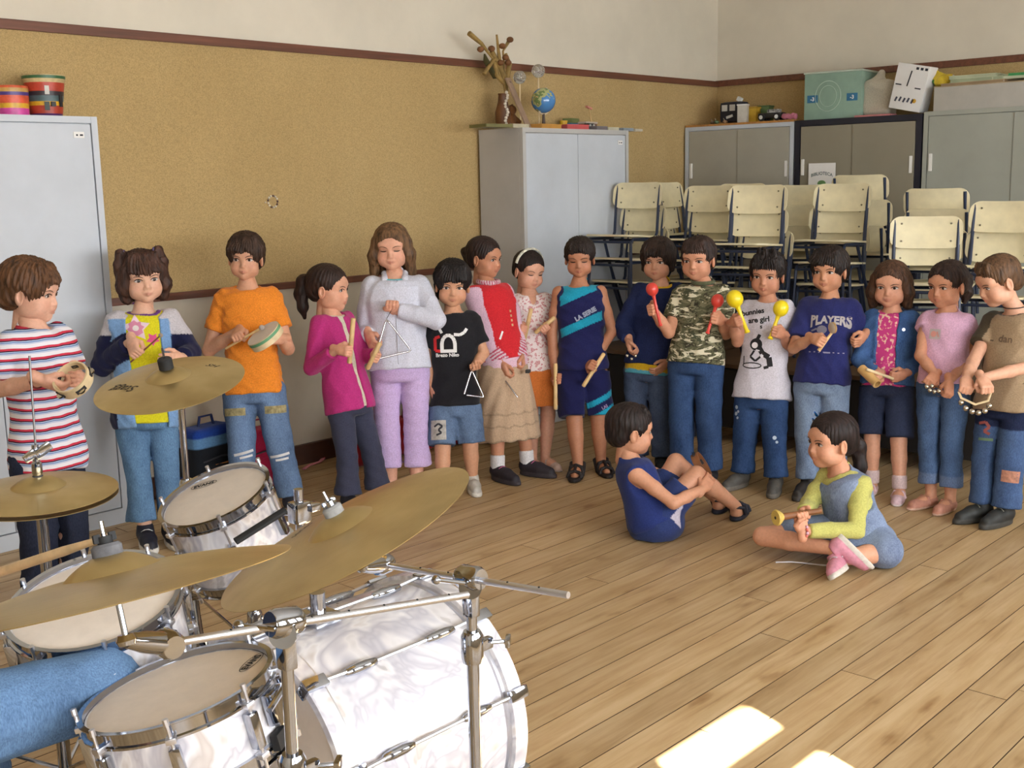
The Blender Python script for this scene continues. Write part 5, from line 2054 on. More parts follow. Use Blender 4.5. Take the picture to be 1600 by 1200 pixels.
decal(K15, 'square_motif', [rect(0.052, 0.046)], (1461, 522), mat('motif_grey', (186, 172, 172), 0.85))
decal(K15, 'motif_heart', [disc(0.014, 12, (-0.006, 0)), stroke([(0.01, 0.012), (0.018, -0.012)], 0.006)], (1461, 522), mat('motif_peach', (214, 150, 140), 0.85), lift=0.003)
bottoms(K15, 'turned_up_jeans', 0.010, 0.90, 0.010, (92, 118, 158), seed=36, paintf=lambda P, C, u, v, z: np.where((z < z.min() + 0.062)[:, None], np.array(lin((120, 140, 176))), C))
shoes(K15, 'flat', (190, 132, 112), (206, 170, 150), scale=0.98)

# boy in brown T-shirt
K16 = person('boy in beige-brown T-shirt at the right edge bending over his jingle bells', dict(
    H=1.19, feet=[(1536, 812, -45), (1570, 818, -35)], pelvis=(1573, 640), neck=(1588, 490), tyaw=-34, skin=(218, 166, 138), sw=0.116,
    head=dict(c=(1560, 440, 0.03), s=0.96, yaw=-58, pitch=22, gaze=(0, -.25)),
    armA=dict(el=(1520, 566, 0.0), g=(1507, 612, 0.14), T=((1492, 610, 0.12), (1530, 618, 0.14))),
    armB=dict(el=(1612, 572, 0.10), g=(1540, 612, 0.20), T=((1556, 612, 0.18), (1512, 616, 0.18))),
    hair=dict(color=(112, 82, 58), style='short', vol=-0.002, line=0.016, strand=0.0012, fringe=FR(0.066, 0.078, 6, 0.045, 0.010), seed=32)))


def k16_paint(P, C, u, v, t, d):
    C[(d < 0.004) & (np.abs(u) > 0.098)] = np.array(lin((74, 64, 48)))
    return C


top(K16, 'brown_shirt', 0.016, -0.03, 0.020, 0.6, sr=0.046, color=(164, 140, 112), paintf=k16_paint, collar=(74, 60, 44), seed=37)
decal(K16, 'chest_lettering', [words('dan', 0.044, (0, 0), 0.0008), rect(0.016, 0.006, (-0.062, -0.012))], (1571, 530), mat('print_brown', (104, 84, 66), 0.85))


def k16_pants(P, C, u, v, z):
    C[z > z.max() - 0.14] = np.array(lin((44, 52, 82)))
    return C


bottoms(K16, 'patched_jeans', 0.018, 0.98, 0.014, (84, 108, 148), seed=38, paintf=k16_pants)
decal(K16, 'scribble_patch_red', [stroke([(-0.03, 0.02), (0.0, 0.03), (0.02, 0.01), (0.0, -0.01), (0.025, -0.02)], 0.012)], (1538, 670), mat('scribble_red', (140, 72, 66), 0.85), bvh=K16.bvh_low)
decal(K16, 'scribble_patch_green', [stroke([(-0.03, -0.01), (0.03, -0.004)], 0.012)], (1540, 684), mat('scribble_green', (92, 116, 88), 0.85), bvh=K16.bvh_low)
decal(K16, 'knee_patch', [rect(0.07, 0.05)], (1578, 745), mat('patch_orange', (160, 112, 92), 0.9, vary=0.2, scale=50), bvh=K16.bvh_low)
shoes(K16, 'sneaker', (44, 44, 42), (60, 58, 54), laces=(170, 166, 150))
nk = MB()
nk.tube([K16.neck + K16.fwd * .01 + K16.ts * 0.050 * cos(t) + K16.fwd * 0.052 * sin(t) + K16.up * (0.035 - 0.02 * sin(t)) for t in np.linspace(0, 2 * pi, 24, endpoint=False)], 0.0025, 6, closed=True)
nk.build('neck_cord', mat('cord_dark', (50, 36, 30), 0.7), K16.root)

# ------------------------------------------------------------------ the two children sitting on the floor
DS = depth_of(gnd(1010, 838))
K17 = person('boy in sleeveless dark blue top sitting on the floor hugging his knees', dict(
    H=1.16, D=DS, base=tuple(gnd(1010, 838)[:2]), feet=[(1150, 812), (1120, 800)], pelvis=(1016, 812), neck=(984, 718), tyaw=98, skin=(206, 150, 120), sw=0.118, hw=0.06,
    head=dict(c=(986, 673), s=0.98, yaw=104, pitch=4, gaze=(0.2, 0)),
    knA=(1088, 742, 0.02), knB=(1056, 722, -0.16), anA=gnd(1150, 812) + Z * 0.06, anB=gnd(1122, 801) + Z * 0.06,
    toeA=gnd(1190, 771) + Z * 0.06, toeB=gnd(1162, 766) + Z * 0.06,
    armA=dict(el=(1052, 786, 0.16), wr=(1098, 764, 0.08), tip=(1116, 740, 0.03), palm='away', pose='relax'),
    armB=dict(el=(1060, 760, -0.22), wr=(1092, 752, -0.14), tip=(1110, 742, -0.06), palm='cam', pose='relax'),
    hair=dict(color=(46, 34, 32), style='short', vol=0.002, nape=-0.012, fringe=FR(0.066, 0.076, 6, 0.040, 0.009), seed=41, line=0.012, strand=0.0012)))
top(K17, 'sleeveless_top', 0.016, -0.24, 0.022, 0.0, color=(42, 56, 116), seed=42, wr=0.003, neckup=0.02)


def k17_short(P, C, u, v, z):
    hA, kA = K17.legs[0][0], K17.legs[0][1]
    ax = nrm(kA - hA)
    t = (P - hA) @ ax / np.linalg.norm(kA - hA)
    side = (P - hA) @ K17.b
    lowr = (P - hA - np.outer(t * np.linalg.norm(kA - hA), ax)) @ Z
    C[(side > 0.02) & (t > 0.22) & (t < 0.75) & (lowr < 0.0)] = np.array(lin((206, 198, 214)))
    return C


bottoms(K17, 'blue_shorts', 0.016, 0.36, 0.006, (48, 62, 112), m=cloth_mat, seed=43, paintf=k17_short, seat=True)
shoes(K17, 'sandal', (34, 36, 52), (36, 36, 46), flatz=True)

K18 = person('girl in pale yellow top and blue denim pinafore sitting cross-legged on the floor', dict(
    H=1.16, D=depth_of(gnd(1335, 872)), base=tuple(gnd(1335, 872)[:2]), feet=[(1312, 880), (1300, 890)], pelvis=(1342, 836), neck=(1314, 738), tyaw=-46, skin=(216, 158, 128), sw=0.108, hw=0.055, nofeet=True,
    head=dict(c=(1299, 690), s=0.98, yaw=-54, pitch=2, gaze=(0.1, 0)),
    knA=(1192, 838, -0.02), anA=(1308, 858, 0.20), toeA=(1342, 892, 0.22),
    knB=(1384, 862, 0.14), anB=(1306, 874, 0.20), toeB=(1284, 890, 0.36),
    armB=dict(el=(1338, 828, 0.16), g=(1256, 808, 0.24), T=((1276, 800, 0.20), (1214, 812, 0.26))),
    armA=dict(el=(1262, 790, -0.02), wr=(1256, 800, 0.10), tip=(1242, 808, 0.20), palm='cam', pose='pinch'),
    hair=dict(color=(48, 34, 32), style='tied', line=0.028, strand=0.0012, nape=-0.02, locks=[([(0, -0.09, 0.01), (-0.01, -0.112, -0.03), (-0.02, -0.118, -0.11), (-0.015, -0.122, -0.18)], [0.024, 0.030, 0.024, 0.008])], seed=44)))
top(K18, 'yellow_top', 0.008, 0.0, 0.004, 1.88, sr=0.040, color=(198, 194, 112), seed=45, neckr=(0.048, 0.048, 0.04))
top(K18, 'denim_pinafore', 0.015, -0.10, 0.02, 0.0, color=(150, 166, 196), m=denim_mat, seed=46, neckr=(0.056, 0.062, 0.066), neckfwd=0.026, neckup=0.0)
F = Field()
hA_, kA_ = K18.legs[0][0], K18.legs[0][1]
hB_, kB_ = K18.legs[1][0], K18.legs[1][1]
F.ell(K18.pel + np.array([0, 0, -0.01]), (0.15, 0.15, 0.075), k=0)
F.chain([hA_, hA_ * .35 + kA_ * .65 + Z * 0.006], [0.078, 0.062], k=0.03)
F.chain([hB_, hB_ * .0 + kB_ * 1.0 + Z * 0.006], [0.075, 0.070], k=0.03)
hemp = K18.J((1370, 866, 0.05))
F.ell(np.array([hemp[0], hemp[1], 0.022]), (0.10, 0.09, 0.022), k=0.04)
F.cut((0, 0, 0.004), (0, 0, -1), 0.002)
F.disp = wrinkle(0.004, 26, 9)
sP, sQ = F.mesh(0.006)
K18.part('pinafore_skirt', sP, sQ, paint(sP, (150, 166, 196)), denim_mat)
for (h, kn, an, fd), rollv in zip(K18.legs, (0, 1)):
    P, Q, reg = SHOES['sneaker']
    f = nrm(fd)
    # the soles are turned outwards as the ankles lie on the floor
    zz = nrm(np.array(-K18.r * (1.0 if rollv == 0 else 0.2) + Z * 0.5 - K18.b * (0.0 if rollv == 0 else 0.9)))
    zz = nrm(zz - f * (zz @ f))
    x = np.cross(f, zz)
    R = np.stack([x, f, zz], 1)
    s = K18.k * 0.90
    o = an - zz * 0.062 * s - f * 0.024 * s
    W = o + (P * s) @ R.T
    dz = min(0.0, W[:, 2].min() - 0.003)
    W[:, 2] -= dz
    C = paint(P, (206, 138, 156))
    C[reg == 1] = np.array(lin((214, 206, 196)))
    so = K18.part('shoe', W, Q, C, shoe_mat)
    mb = MB()
    for i in range(5):
        y, z = 0.056 + i * 0.017, 0.0755 - i * 0.0075
        mb.tube([o - Z * dz + (np.array(q) * s) @ R.T for q in ((-0.022, y + .004, z - .008), (-0.008, y, z), (0.008, y, z), (0.022, y - .004, z - .008))], 0.0034 * s, 6)
    if rollv == 1:
        g0 = gnd(1212, 880) - K18.base + Z * 0.004
        g1 = gnd(1262, 882) - K18.base + Z * 0.004
        mb.tube([g0, g0 * .5 + g1 * .5 + Z * .004, g1, W.mean(0)], 0.003, 6)
    mb.build('laces', mat('lace_pale', (206, 202, 206), 0.8), so)
for x_, z_, rr in ((0.052, 0.098, 0.5), (0.066, 0.070, 0.3)):
    hcm = MB()
    a_ = K18.hx((x_ + .006, 0.035, z_ + .012))
    b_ = K18.hx((x_ + .022, 0.005, z_ - .016))
    hcm.tube([a_, (np.array(a_) + b_) / 2 + K18.HR[:, 0] * .006, b_], [0.003, 0.006, 0.004], 8)
    hcm.build('hair_clip', mat('clip_blue', (30, 110, 190), 0.15, metal=0.3, coat=1.0), K18.root)
wr18 = K18.arms[1][2]
hv = nrm(K18.arms[1][1] - wr18)
fr_ = frame(hv)
for i in range(12):
    bm_ = MB()
    t = 2 * pi * i / 12
    c_ = Vector(wr18 + hv * 0.012) + fr_ @ Vector((0.024 * cos(t), 0.024 * sin(t), 0))
    bm_.ball(c_, 0.0065, 8)
    bm_.build('bracelet_bead', mat('bead_coral' if i % 2 else 'bead_rose', (226, 120, 110) if i % 2 else (220, 170, 190), 0.3), K18.root)

# ------------------------------------------------------------------ drum kit
chrome = mat('chrome', (176, 180, 190), 0.07, metal=1.0, vary=0.0)
chrome_dull = mat('brushed_chrome', (216, 217, 224), 0.33, metal=1.0, vary=0.0)
rubber = mat('black_rubber', (26, 26, 28), 0.7)
felt_grey = mat('grey_felt', (96, 96, 100), 0.95, vary=0.15, scale=60)
drumhead = mat('coated_drumhead', (226, 214, 202), 0.65, vary=0.02, scale=30, bump=0.05, bscale=400)
dark_gap = mat('dark_rim_gap', (40, 40, 46), 0.5)


def pearl_material():
    m = bpy.data.materials.new('white_pearl')
    nt, b = nodes_of(m)
    n = noise_node(nt, 3.6, 3, 0.55, 2.6)
    c = ramp(nt, n, [(0.25, (160, 154, 157)), (0.40, (228, 225, 228)), (0.48, (188, 186, 197)), (0.56, (236, 234, 238)), (0.64, (202, 193, 190)), (0.78, (226, 220, 217))])
    nt.links.new(c, b.inputs['Base Color'])
    r = nt.nodes.new('ShaderNodeMapRange')
    nt.links.new(n, r.inputs[0])
    r.inputs[3].default_value = 0.18
    r.inputs[4].default_value = 0.45
    nt.links.new(r.outputs[0], b.inputs['Roughness'])
    b.inputs['Coat Weight'].default_value = 0.6
    b.inputs['Coat Roughness'].default_value = 0.06
    b.inputs['Metallic'].default_value = 0.12
    return m


pearl = pearl_material()


def bronze_material():
    m = bpy.data.materials.new('cymbal_bronze')
    nt, b = nodes_of(m)
    tc = nt.nodes.new('ShaderNodeTexCoord')
    ln = nt.nodes.new('ShaderNodeVectorMath')
    ln.operation = 'LENGTH'
    nt.links.new(tc.outputs['Object'], ln.inputs[0])
    w = nt.nodes.new('ShaderNodeTexNoise')
    w.noise_dimensions = '1D'
    w.inputs['Scale'].default_value = 180
    w.inputs['Detail'].default_value = 4
    nt.links.new(ln.outputs['Value'], w.inputs['W'])
    n2 = noise_node(nt, 6, 3, 0.6)
    c = ramp(nt, n2, [(0.3, (176, 153, 104)), (0.55, (196, 174, 122)), (0.75, (210, 190, 140))])
    nt.links.new(c, b.inputs['Base Color'])
    b.inputs['Metallic'].default_value = 0.9
    b.inputs['Roughness'].default_value = 0.36
    b.inputs['Anisotropic'].default_value = 0.5
    add_bump(nt, b, w.outputs['Fac'], 0.12, 0.002)
    return m


bronze = bronze_material()
print_ink = mat('cymbal_print', (58, 48, 30), 0.6)
KIT = 'drum kit in the foreground'


def frame_at(c, n, xdir=(1, 0, 0)):
    return M4(frame(n, xdir), c)


def ring_prof(r0, r1, z0, z1):
    return [(r0, z0), (r1, z0), (r1, z1), (r0, z1), (r0, z0)]


def drum(name, label, c, n, R, L, lugs=8, logo=None, rot0=0.2, strainer=False):
    """c: centre of the batter hoop plane, n: up normal, R: hoop radius"""
    root = empty(name, c, 0, label, 'drum', KIT)
    root.rotation_euler = frame(n, (1, 0, 0)).to_euler()
    Rs = R - 0.012
    MB().lathe([(Rs - .006, -0.012), (Rs, -0.012), (Rs, -L + 0.012), (Rs - .006, -L + 0.012)], n=56).build('shell', pearl, root)
    MB().lathe([(0.001, -0.010), (R * .5, -0.0098), (Rs - 0.012, -0.0095), (Rs - 0.004, -0.012), (Rs + 0.001, -0.020)], n=56).build('drumhead', drumhead, root)
    MB().lathe([(0.001, -L + 0.010), (Rs, -L + 0.010)], n=40, capt=False).build('resonant_head', drumhead, root)
    for z0, sgn in ((0.0, 1), (-L, -1)):
        hp = [(Rs + 0.0005, z0 - sgn * 0.030), (Rs + 0.010, z0 - sgn * 0.030), (Rs + 0.010, z0 - sgn * 0.026), (Rs + 0.005, z0 - sgn * 0.024), (Rs + 0.005, z0 - sgn * 0.005), (Rs + 0.011, z0 - sgn * 0.002), (Rs + 0.011, z0), (Rs + 0.001, z0), (Rs + 0.0005, z0 - sgn * 0.030)]
        MB().lathe(hp, n=56, capb=False, capt=False).build('hoop', chrome, root)
    for i in range(lugs):
        a = rot0 + 2 * pi * i / lugs
        ca, sa = cos(a), sin(a)
        lg = MB()
        rr = Rs + 0.011
        Rm = Matrix.Rotation(a, 3, 'Z')
        lg.box((ca * rr, sa * rr, -L / 2), (0.022, 0.020, min(0.07, L * 0.45)), Rm, bev=0.006)
        lo = lg.build('lug', chrome, root)
        rd = MB()
        for s in (1, -1):
            z0 = 0.006 if s > 0 else -L - 0.006
            rd.tube([(ca * (Rs + .015), sa * (Rs + .015), z0), (ca * (Rs + .015), sa * (Rs + .015), -L / 2)], 0.0034, 8)
            zc = -0.027 if s > 0 else -L + 0.027
            rd.box((ca * (Rs + .012), sa * (Rs + .012), zc), (0.020, 0.018, 0.010), Rm, bev=0.002)
            rd.lathe([(0.0055, -0.006), (0.0055, 0.006)], (ca * (Rs + .015), sa * (Rs + .015), z0), n=8)
        rd.build('tension_rod', chrome_dull, lo)
    if logo:
        lx, ly, la, sc = logo
        lm = MB()
        vs, fs = text_mesh('EVANS', 0.020 * sc, bold=0.0009, spacing=1.05)
        ring = [stroke([(0.040 * sc * cos(t), 0.0145 * sc * sin(t)) for t in np.linspace(0, 2 * pi, 29)], 0.0016)]
        for v2, f2 in [([(v[0], v[1]) for v in vs], fs)] + ring:
            lm.add([(lx + x * cos(la) - y * sin(la), ly + x * sin(la) + y * cos(la), -0.0085) for x, y in v2], f2)
        lm.build('head_logo', mat('logo_ink', (38, 36, 38), 0.7), root, sm=None)
    if strainer:
        a = strainer
        ca, sa = cos(a), sin(a)
        Rm = Matrix.Rotation(a, 3, 'Z')
        sm_ = MB()
        sm_.box((ca * (Rs + .018), sa * (Rs + .018), -L * .42), (0.030, 0.050, 0.06), Rm, bev=0.006)
        sm_.tube([(ca * (Rs + .030) - sa * .03, sa * (Rs + .030) + ca * .03, -L * .3), (ca * (Rs + .040) + sa * .01, sa * (Rs + .040) - ca * .01, -L * .3 + .012), (ca * (Rs + .034) + sa * .06, sa * (Rs + .034) - ca * .06, -L * .3)], 0.006, 8)
        sm_.build('snare_strainer', chrome, root)
        bk = MB()
        bk.box((ca * (Rs + .012), sa * (Rs + .012), -L * .80), (0.016, 0.07, 0.03), Rm, bev=0.003)
        bk.build('strainer_block', rubber, root)
    return root


def cymbal(name, label, c, n, R, bell=0.062, dome=0.022, bellh=0.024, logo=None, cat='cymbal'):
    root = empty(name, c, 0, label, cat, KIT)
    root.rotation_euler = frame(n, (1, 0, 0)).to_euler()
    pr = []
    for i in range(15):
        t = i / 14
        r = R - (R - bell) * t
        pr.append((r, dome * (1 - ((r - bell) / (R - bell)) ** 1.6)))
    for i in range(1, 7):
        t = i / 6
        r = bell * (1 - t) + 0.006 * t
        pr.append((r, dome + bellh * sin(t * pi / 2) ** 0.9))
    th = 0.0014
    full = [(r, z - th) for r, z in reversed(pr)] + [(R + .0005, -th * .5)] + pr
    MB().lathe(full, n=96, capb=False, capt=False).build('plate', bronze, root, sm=30)
    ztop = dome + bellh
    if logo:
        for lx, ly, la, txt, sz in logo:
            lm = MB()
            vs, fs = text_mesh(txt, sz, shear=0.25, bold=0.0005)
            vs, fs = densify([(v[0], v[1]) for v in vs], fs, 0.02)
            out = []
            for x, y in vs:
                X, Y = lx + x * cos(la) - y * sin(la), ly + x * sin(la) + y * cos(la)
                r = max(bell, min(R, hypot(X, Y)))
                out.append((X, Y, dome * (1 - ((r - bell) / (R - bell)) ** 1.6) + 0.0008))
            lm.add(out, fs)
            lm.build('cymbal_lettering', print_ink, root, sm=None)
    return root, ztop


def stand_tripod(mb, x, y, spread=0.30, h=0.34, rot=0.3):
    for i in range(3):
        a = rot + 2 * pi * i / 3
        ex, ey = x + spread * cos(a), y + spread * sin(a)
        mb.tube([(x + .015 * cos(a), y + .015 * sin(a), h), (ex, ey, 0.014)], 0.0075, 8, flat=0.6)
        mb.tube([(x + .012 * cos(a), y + .012 * sin(a), 0.10), ((x + ex) / 2, (y + ey) / 2, h * .5 + .005)], 0.005, 6)


def pole_parts(root, base, top, joints, feet_rot=0.3, r=(0.0125, 0.0095), spread=0.30):
    """straight pole from the floor point up to top (world coords, root at origin offset)"""
    o = np.array(root.location)
    b, t = np.array(base, float) - o, np.array(top, float) - o
    tp = MB()
    stand_tripod(tp, b[0], b[1], spread, rot=feet_rot)
    tp.build('tripod', chrome, root)
    ft = MB()
    for i in range(3):
        a = feet_rot + 2 * pi * i / 3
        ft.ball((b[0] + spread * cos(a), b[1] + spread * sin(a), 0.014), 0.014, 8)
    ft.build('rubber_feet', rubber, root)
    js = [0.06] + list(joints) + [t[2]]
    for i in range(len(js) - 1):
        r_ = r[0] - (r[0] - r[1]) * i / max(1, len(js) - 2)
        f0, f1 = js[i] / t[2], js[i + 1] / t[2]
        MB().tube([b + (t - b) * f0, b + (t - b) * f1], r_, 14).build('tube', chrome, root)
    for z in joints:
        p = b + (t - b) * (z / t[2])
        jm = MB()
        jm.lathe([(0.019, -0.03), (0.021, -0.02), (0.021, 0.02), (0.016, 0.03)], p, n=18)
        jm.box(p + np.array([0.024, -0.010, 0.0]), (0.03, 0.014, 0.022), bev=0.004)
        jm.tube([p + np.array([0.03, -0.01, 0]), p + np.array([0.055, -0.03, 0])], 0.004, 8)
        jm.box(p + np.array([0.060, -0.034, 0]), (0.010, 0.030, 0.018), Matrix.Rotation(-0.9, 3, 'Z'), bev=0.004)
        jm.build('clamp', chrome, root)


# --- bass drum, axis along x
BX0, BX1, BY, BZ, BR = 1.24, 1.74, 1.89, 0.312, 0.295
bd = empty('bass_drum', (1.52, BY, 0), 0, 'large white pearl bass drum with chrome rods in the foreground', 'drum', KIT)
ax = (1, 0, 0)
c0 = (BX0 - 1.52, 0, BZ)
LB = BX1 - BX0
MB().lathe([(BR - .024, 0.03), (BR - .016, 0.03), (BR - .016, LB - 0.03), (BR - .024, LB - 0.03)], c0, ax, 72).build('shell', pearl, bd)
for x0, x1, nm in ((0.0, 0.042, 'batter_hoop'), (LB - 0.042, LB, 'front_hoop')):
    MB().lathe([(BR - .013, x0), (BR, x0 + .002), (BR, x1 - .002), (BR - .013, x1), (BR - .013, x0)], c0, ax, 72, False, False).build(nm, pearl, bd)
    s = 1 if x0 == 0 else -1
    xi = x1 if s > 0 else x0
    MB().lathe([(BR - .016, xi - s * .006), (BR - .010, xi - s * .006), (BR - .010, xi + s * .008), (BR - .017, xi + s * .010)], c0, ax, 72, False, False).build('flesh_hoop', chrome_dull, bd)
for xh in (0.012, LB - 0.012):
    MB().lathe([(0.001, xh), (BR - .014, xh)], c0, ax, 60, True, False).build('drumhead', drumhead, bd)
for i in range(10):
    a = radians(18 + 36 * i)
    cy, cz = cos(a), sin(a)
    Rm = Matrix.Rotation(a, 3, 'X')
    for xc, sgn in ((0.14, 1), (LB - 0.14, -1)):
        lg = MB()
        p = np.array([c0[0] + xc, (BR - .003) * cy, BZ + (BR - .003) * cz])
        lg.add(*(lambda m_: (m_.v, m_.f))(MB().lathe([(0.002, -0.045), (0.008, -0.038), (0.011, -0.015), (0.011, 0.015), (0.008, 0.038), (0.002, 0.045)], p, ax, 12)))
        lo = lg.build('lug', chrome, bd)
        rd = MB()
        xe = 0.004 if sgn > 0 else LB - 0.004
        rd.tube([p, np.array([c0[0] + xe, (BR + .008) * cy, BZ + (BR + .008) * cz])], 0.0042, 8)
        rd.build('tension_rod', chrome_dull, lo)
        cl = MB()
        xm = 0.022 if sgn > 0 else LB - 0.022
        q = np.array([c0[0] + xm, (BR + .006) * cy, BZ + (BR + .006) * cz])
        cl.box(q, (0.055, 0.026, 0.012), Rm @ Matrix.Rotation(pi / 2, 3, 'X'), bev=0.004)
        q2 = np.array([c0[0] + (0.0 if sgn > 0 else LB), (BR - .006) * cy, BZ + (BR - .006) * cz])
        cl.box(q2, (0.010, 0.024, 0.034), Rm @ Matrix.Rotation(pi / 2, 3, 'X'), bev=0.003)
        cl.build('claw_hook', chrome, lo)
for i in range(10):
    a = radians(18 + 36 * i)
    MB().tube([(c0[0] + 0.14, (BR - .002) * cos(a), BZ + (BR - .002) * sin(a)), (c0[0] + LB - 0.14, (BR - .002) * cos(a), BZ + (BR - .002) * sin(a))], 0.0040, 8).build('lug_rod', chrome_dull, bd)
for s in (-1, 1):
    sp_ = MB()
    q = np.array([c0[0] + LB - 0.11, s * (BR - 0.005) * cos(-0.35), BZ + (BR - 0.005) * sin(-0.35)])
    sp_.box(q, (0.05, 0.03, 0.05), bev=0.006)
    sp_.tube([q, q + np.array([0.10, s * 0.09, 0.012 - q[2]])], 0.0065, 10)
    sp_.build('spur', chrome, bd)
mt = MB()
mt.box((c0[0] + 0.17, 0, BZ + BR - 0.004), (0.07, 0.08, 0.02), bev=0.006)
mt.lathe([(0.017, 0), (0.017, 0.05)], (c0[0] + 0.17, 0, BZ + BR), (0, 0, 1), 16)
mt.build('tom_mount_plate', chrome, bd)

TF_C, TF_N = (1.010, 1.785, 0.620), (-0.144, 0.157, 0.977)
S2_C, S2_N = (1.059, 2.174, 0.679), (-0.221, -0.147, 0.964)
T1_C, T1_N = (1.594, 2.557, 0.718), (-0.361, 0.004, 0.933)
drum('snare_drum', 'white pearl snare drum nearest the camera with a chrome strainer and logo on its head', TF_C, TF_N, 0.178, 0.15, 8, (0.122, -0.060, 0.45, 0.95), 0.15, strainer=-1.05)
drum('floor_drum', 'white pearl drum under the low crash cymbal at the left edge', S2_C, S2_N, 0.178, 0.17, 8, None, 0.4)
drum('tom_drum', 'white pearl tom with a logo near its far rim, behind the tilted ride cymbal', T1_C, T1_N, 0.1524, 0.23, 6, (0.028, 0.092, -0.75, 0.9), 0.0)

# stands carrying the three small drums
for (cc, nn, L, nm, lab, rot) in ((TF_C, TF_N, 0.15, 'snare_stand', 'chrome stand under the snare drum nearest the camera', 0.9), (S2_C, S2_N, 0.17, 'drum_stand', 'chrome stand under the pearl drum at the left edge', 0.2), (T1_C, T1_N, 0.23, 'tom_stand', 'chrome stand under the tom behind the ride cymbal', 0.5)):
    cc, nn = np.array(cc), nrm(nn)
    hub = cc - nn * (L + 0.05)
    r_ = empty(nm, (hub[0], hub[1], 0), 0, lab, 'stand', KIT)
    pole_parts(r_, (hub[0], hub[1], 0), (hub[0], hub[1], hub[2]), [0.34], rot, spread=0.24)
    bk = MB()
    fm = frame(nn)
    for i in range(3):
        a = rot + 2 * pi * i / 3
        d = np.array(fm @ Vector((cos(a), sin(a), 0)))
        o = np.array([hub[0], hub[1], 0])
        bk.tube([hub - o, hub + d * 0.12 - o, hub + d * 0.172 + nn * 0.02 - o, hub + d * 0.176 + nn * 0.056 - o], 0.006, 8)
    bk.build('basket_arms', chrome, r_)
# rubber-gripped tom bracket with chrome clamp, seen right of the tom
t1 = np.array(T1_C)
n1 = nrm(T1_N)
tb = px(468, 800, 2.90)
tom_inv = Matrix.LocRotScale(Vector(T1_C), frame(T1_N, (1, 0, 0)).to_quaternion(), None).inverted()
tom_o = [o for o in bpy.data.objects if o.name == 'tom_drum'][0]
m_ = MB()
m_.tube([px(368, 846, 2.80), px(446, 797, 2.86)], 0.0125, 10, flat=0.7)
m_.v = [tuple(tom_inv @ Vector(v)) for v in m_.v]
m_.build('rubber_grip', rubber, tom_o)
m_ = MB()
m_.box(tb, (0.045, 0.045, 0.055), bev=0.008)
m_.tube([tb - Z * .05, tb + Z * .06], 0.012, 12)
m_.tube([tb, px(440, 800, 2.93)], 0.010, 10)
m_.box(tb + np.array((0.03, -0.015, 0.01)), (0.03, 0.035, 0.02), bev=0.005)
m_.v = [tuple(tom_inv @ Vector(v)) for v in m_.v]
m_.build('bracket_clamp', chrome, tom_o)

# --- cymbals
CU_C, CU_N = np.array((1.644, 2.819, 0.974)), nrm((-0.213, -0.095, 0.972))
HH_C, HH_N = np.array((1.168, 2.626, 0.801)), nrm((-0.018, -0.04, 0.999))
RI_C, RI_N = np.array((1.296, 1.640, 0.860)), nrm((-0.300, 0.278, 0.913))
CL_C, CL_N = px(180, 919, 1.515), nrm((0.002, 0.27, 0.963))
cu, zt = cymbal('crash_cymbal', 'bronze crash cymbal on a tall stand in front of the girl in yellow', CU_C, CU_N, 0.203, logo=[(-0.11, 0.05, 1.9, 'Stagg', 0.045), (0.12, -0.03, -1.2, 'SH', 0.03)])
hh, zh = cymbal('hi_hat_cymbal', 'pair of bronze hi-hat cymbals at the left edge in front of the striped boy', HH_C, HH_N, 0.178, dome=0.016)
for o in list(hh.children):
    c = o.copy()
    COL.objects.link(c)
    c.parent = hh
    c.location = (0, 0, -0.012)
    c.rotation_euler = (pi, 0, 0)
ri, zr = cymbal('ride_cymbal', 'large bronze ride cymbal tilted over the bass drum', RI_C, RI_N, 0.254, bell=0.066, logo=[(0.02, 0.16, 0.3, 'series', 0.03)])
cl, zl = cymbal('crash_cymbal', 'bronze crash cymbal nearest the camera, seen nearly edge-on at the left', CL_C, CL_N, 0.232)
smudge = MB()
vs, fs = densify(*rect(0.13, 0.03), 0.02)
smudge.add([(0.06 + x * .9 - y * .4, 0.19 + x * .1 + y - abs(x) * .25, 0.0098 + 0 * x) for x, y in vs], fs)


def felt(parent, z, m, r=0.020, h=0.026, top=True, nut=chrome):
    MB().lathe([(r * .8, 0.0), (r, 0.004), (r, h - .004), (r * .8, h)], (0, 0, z), n=20).build('felt_washer', m, parent)
    MB().lathe([(0.0032, -0.06), (0.0032, h + 0.03)], (0, 0, z), n=8).build('rod_end', chrome, parent)
    if top:
        nm = MB()
        nm.lathe([(0.010, 0), (0.010, 0.010)], (0, 0, z + h), n=12)
        for s in (-1, 1):
            nm.box((s * 0.011, 0, z + h + 0.008), (0.010, 0.005, 0.012), bev=0.002)
        nm.build('wing_nut', nut, parent)


felt(cu, zt - 0.004, rubber, 0.020, 0.034, False)
felt(ri, zr - 0.006, mat('pale_felt', (150, 150, 150), 0.95, vary=0.1, scale=60), 0.019, 0.022, True)
felt(cl, zl - 0.006, felt_grey, 0.020, 0.020, True, rubber)
felt(hh, zh - 0.008, mat('dark_felt', (70, 70, 74), 0.95), 0.012, 0.012, False)
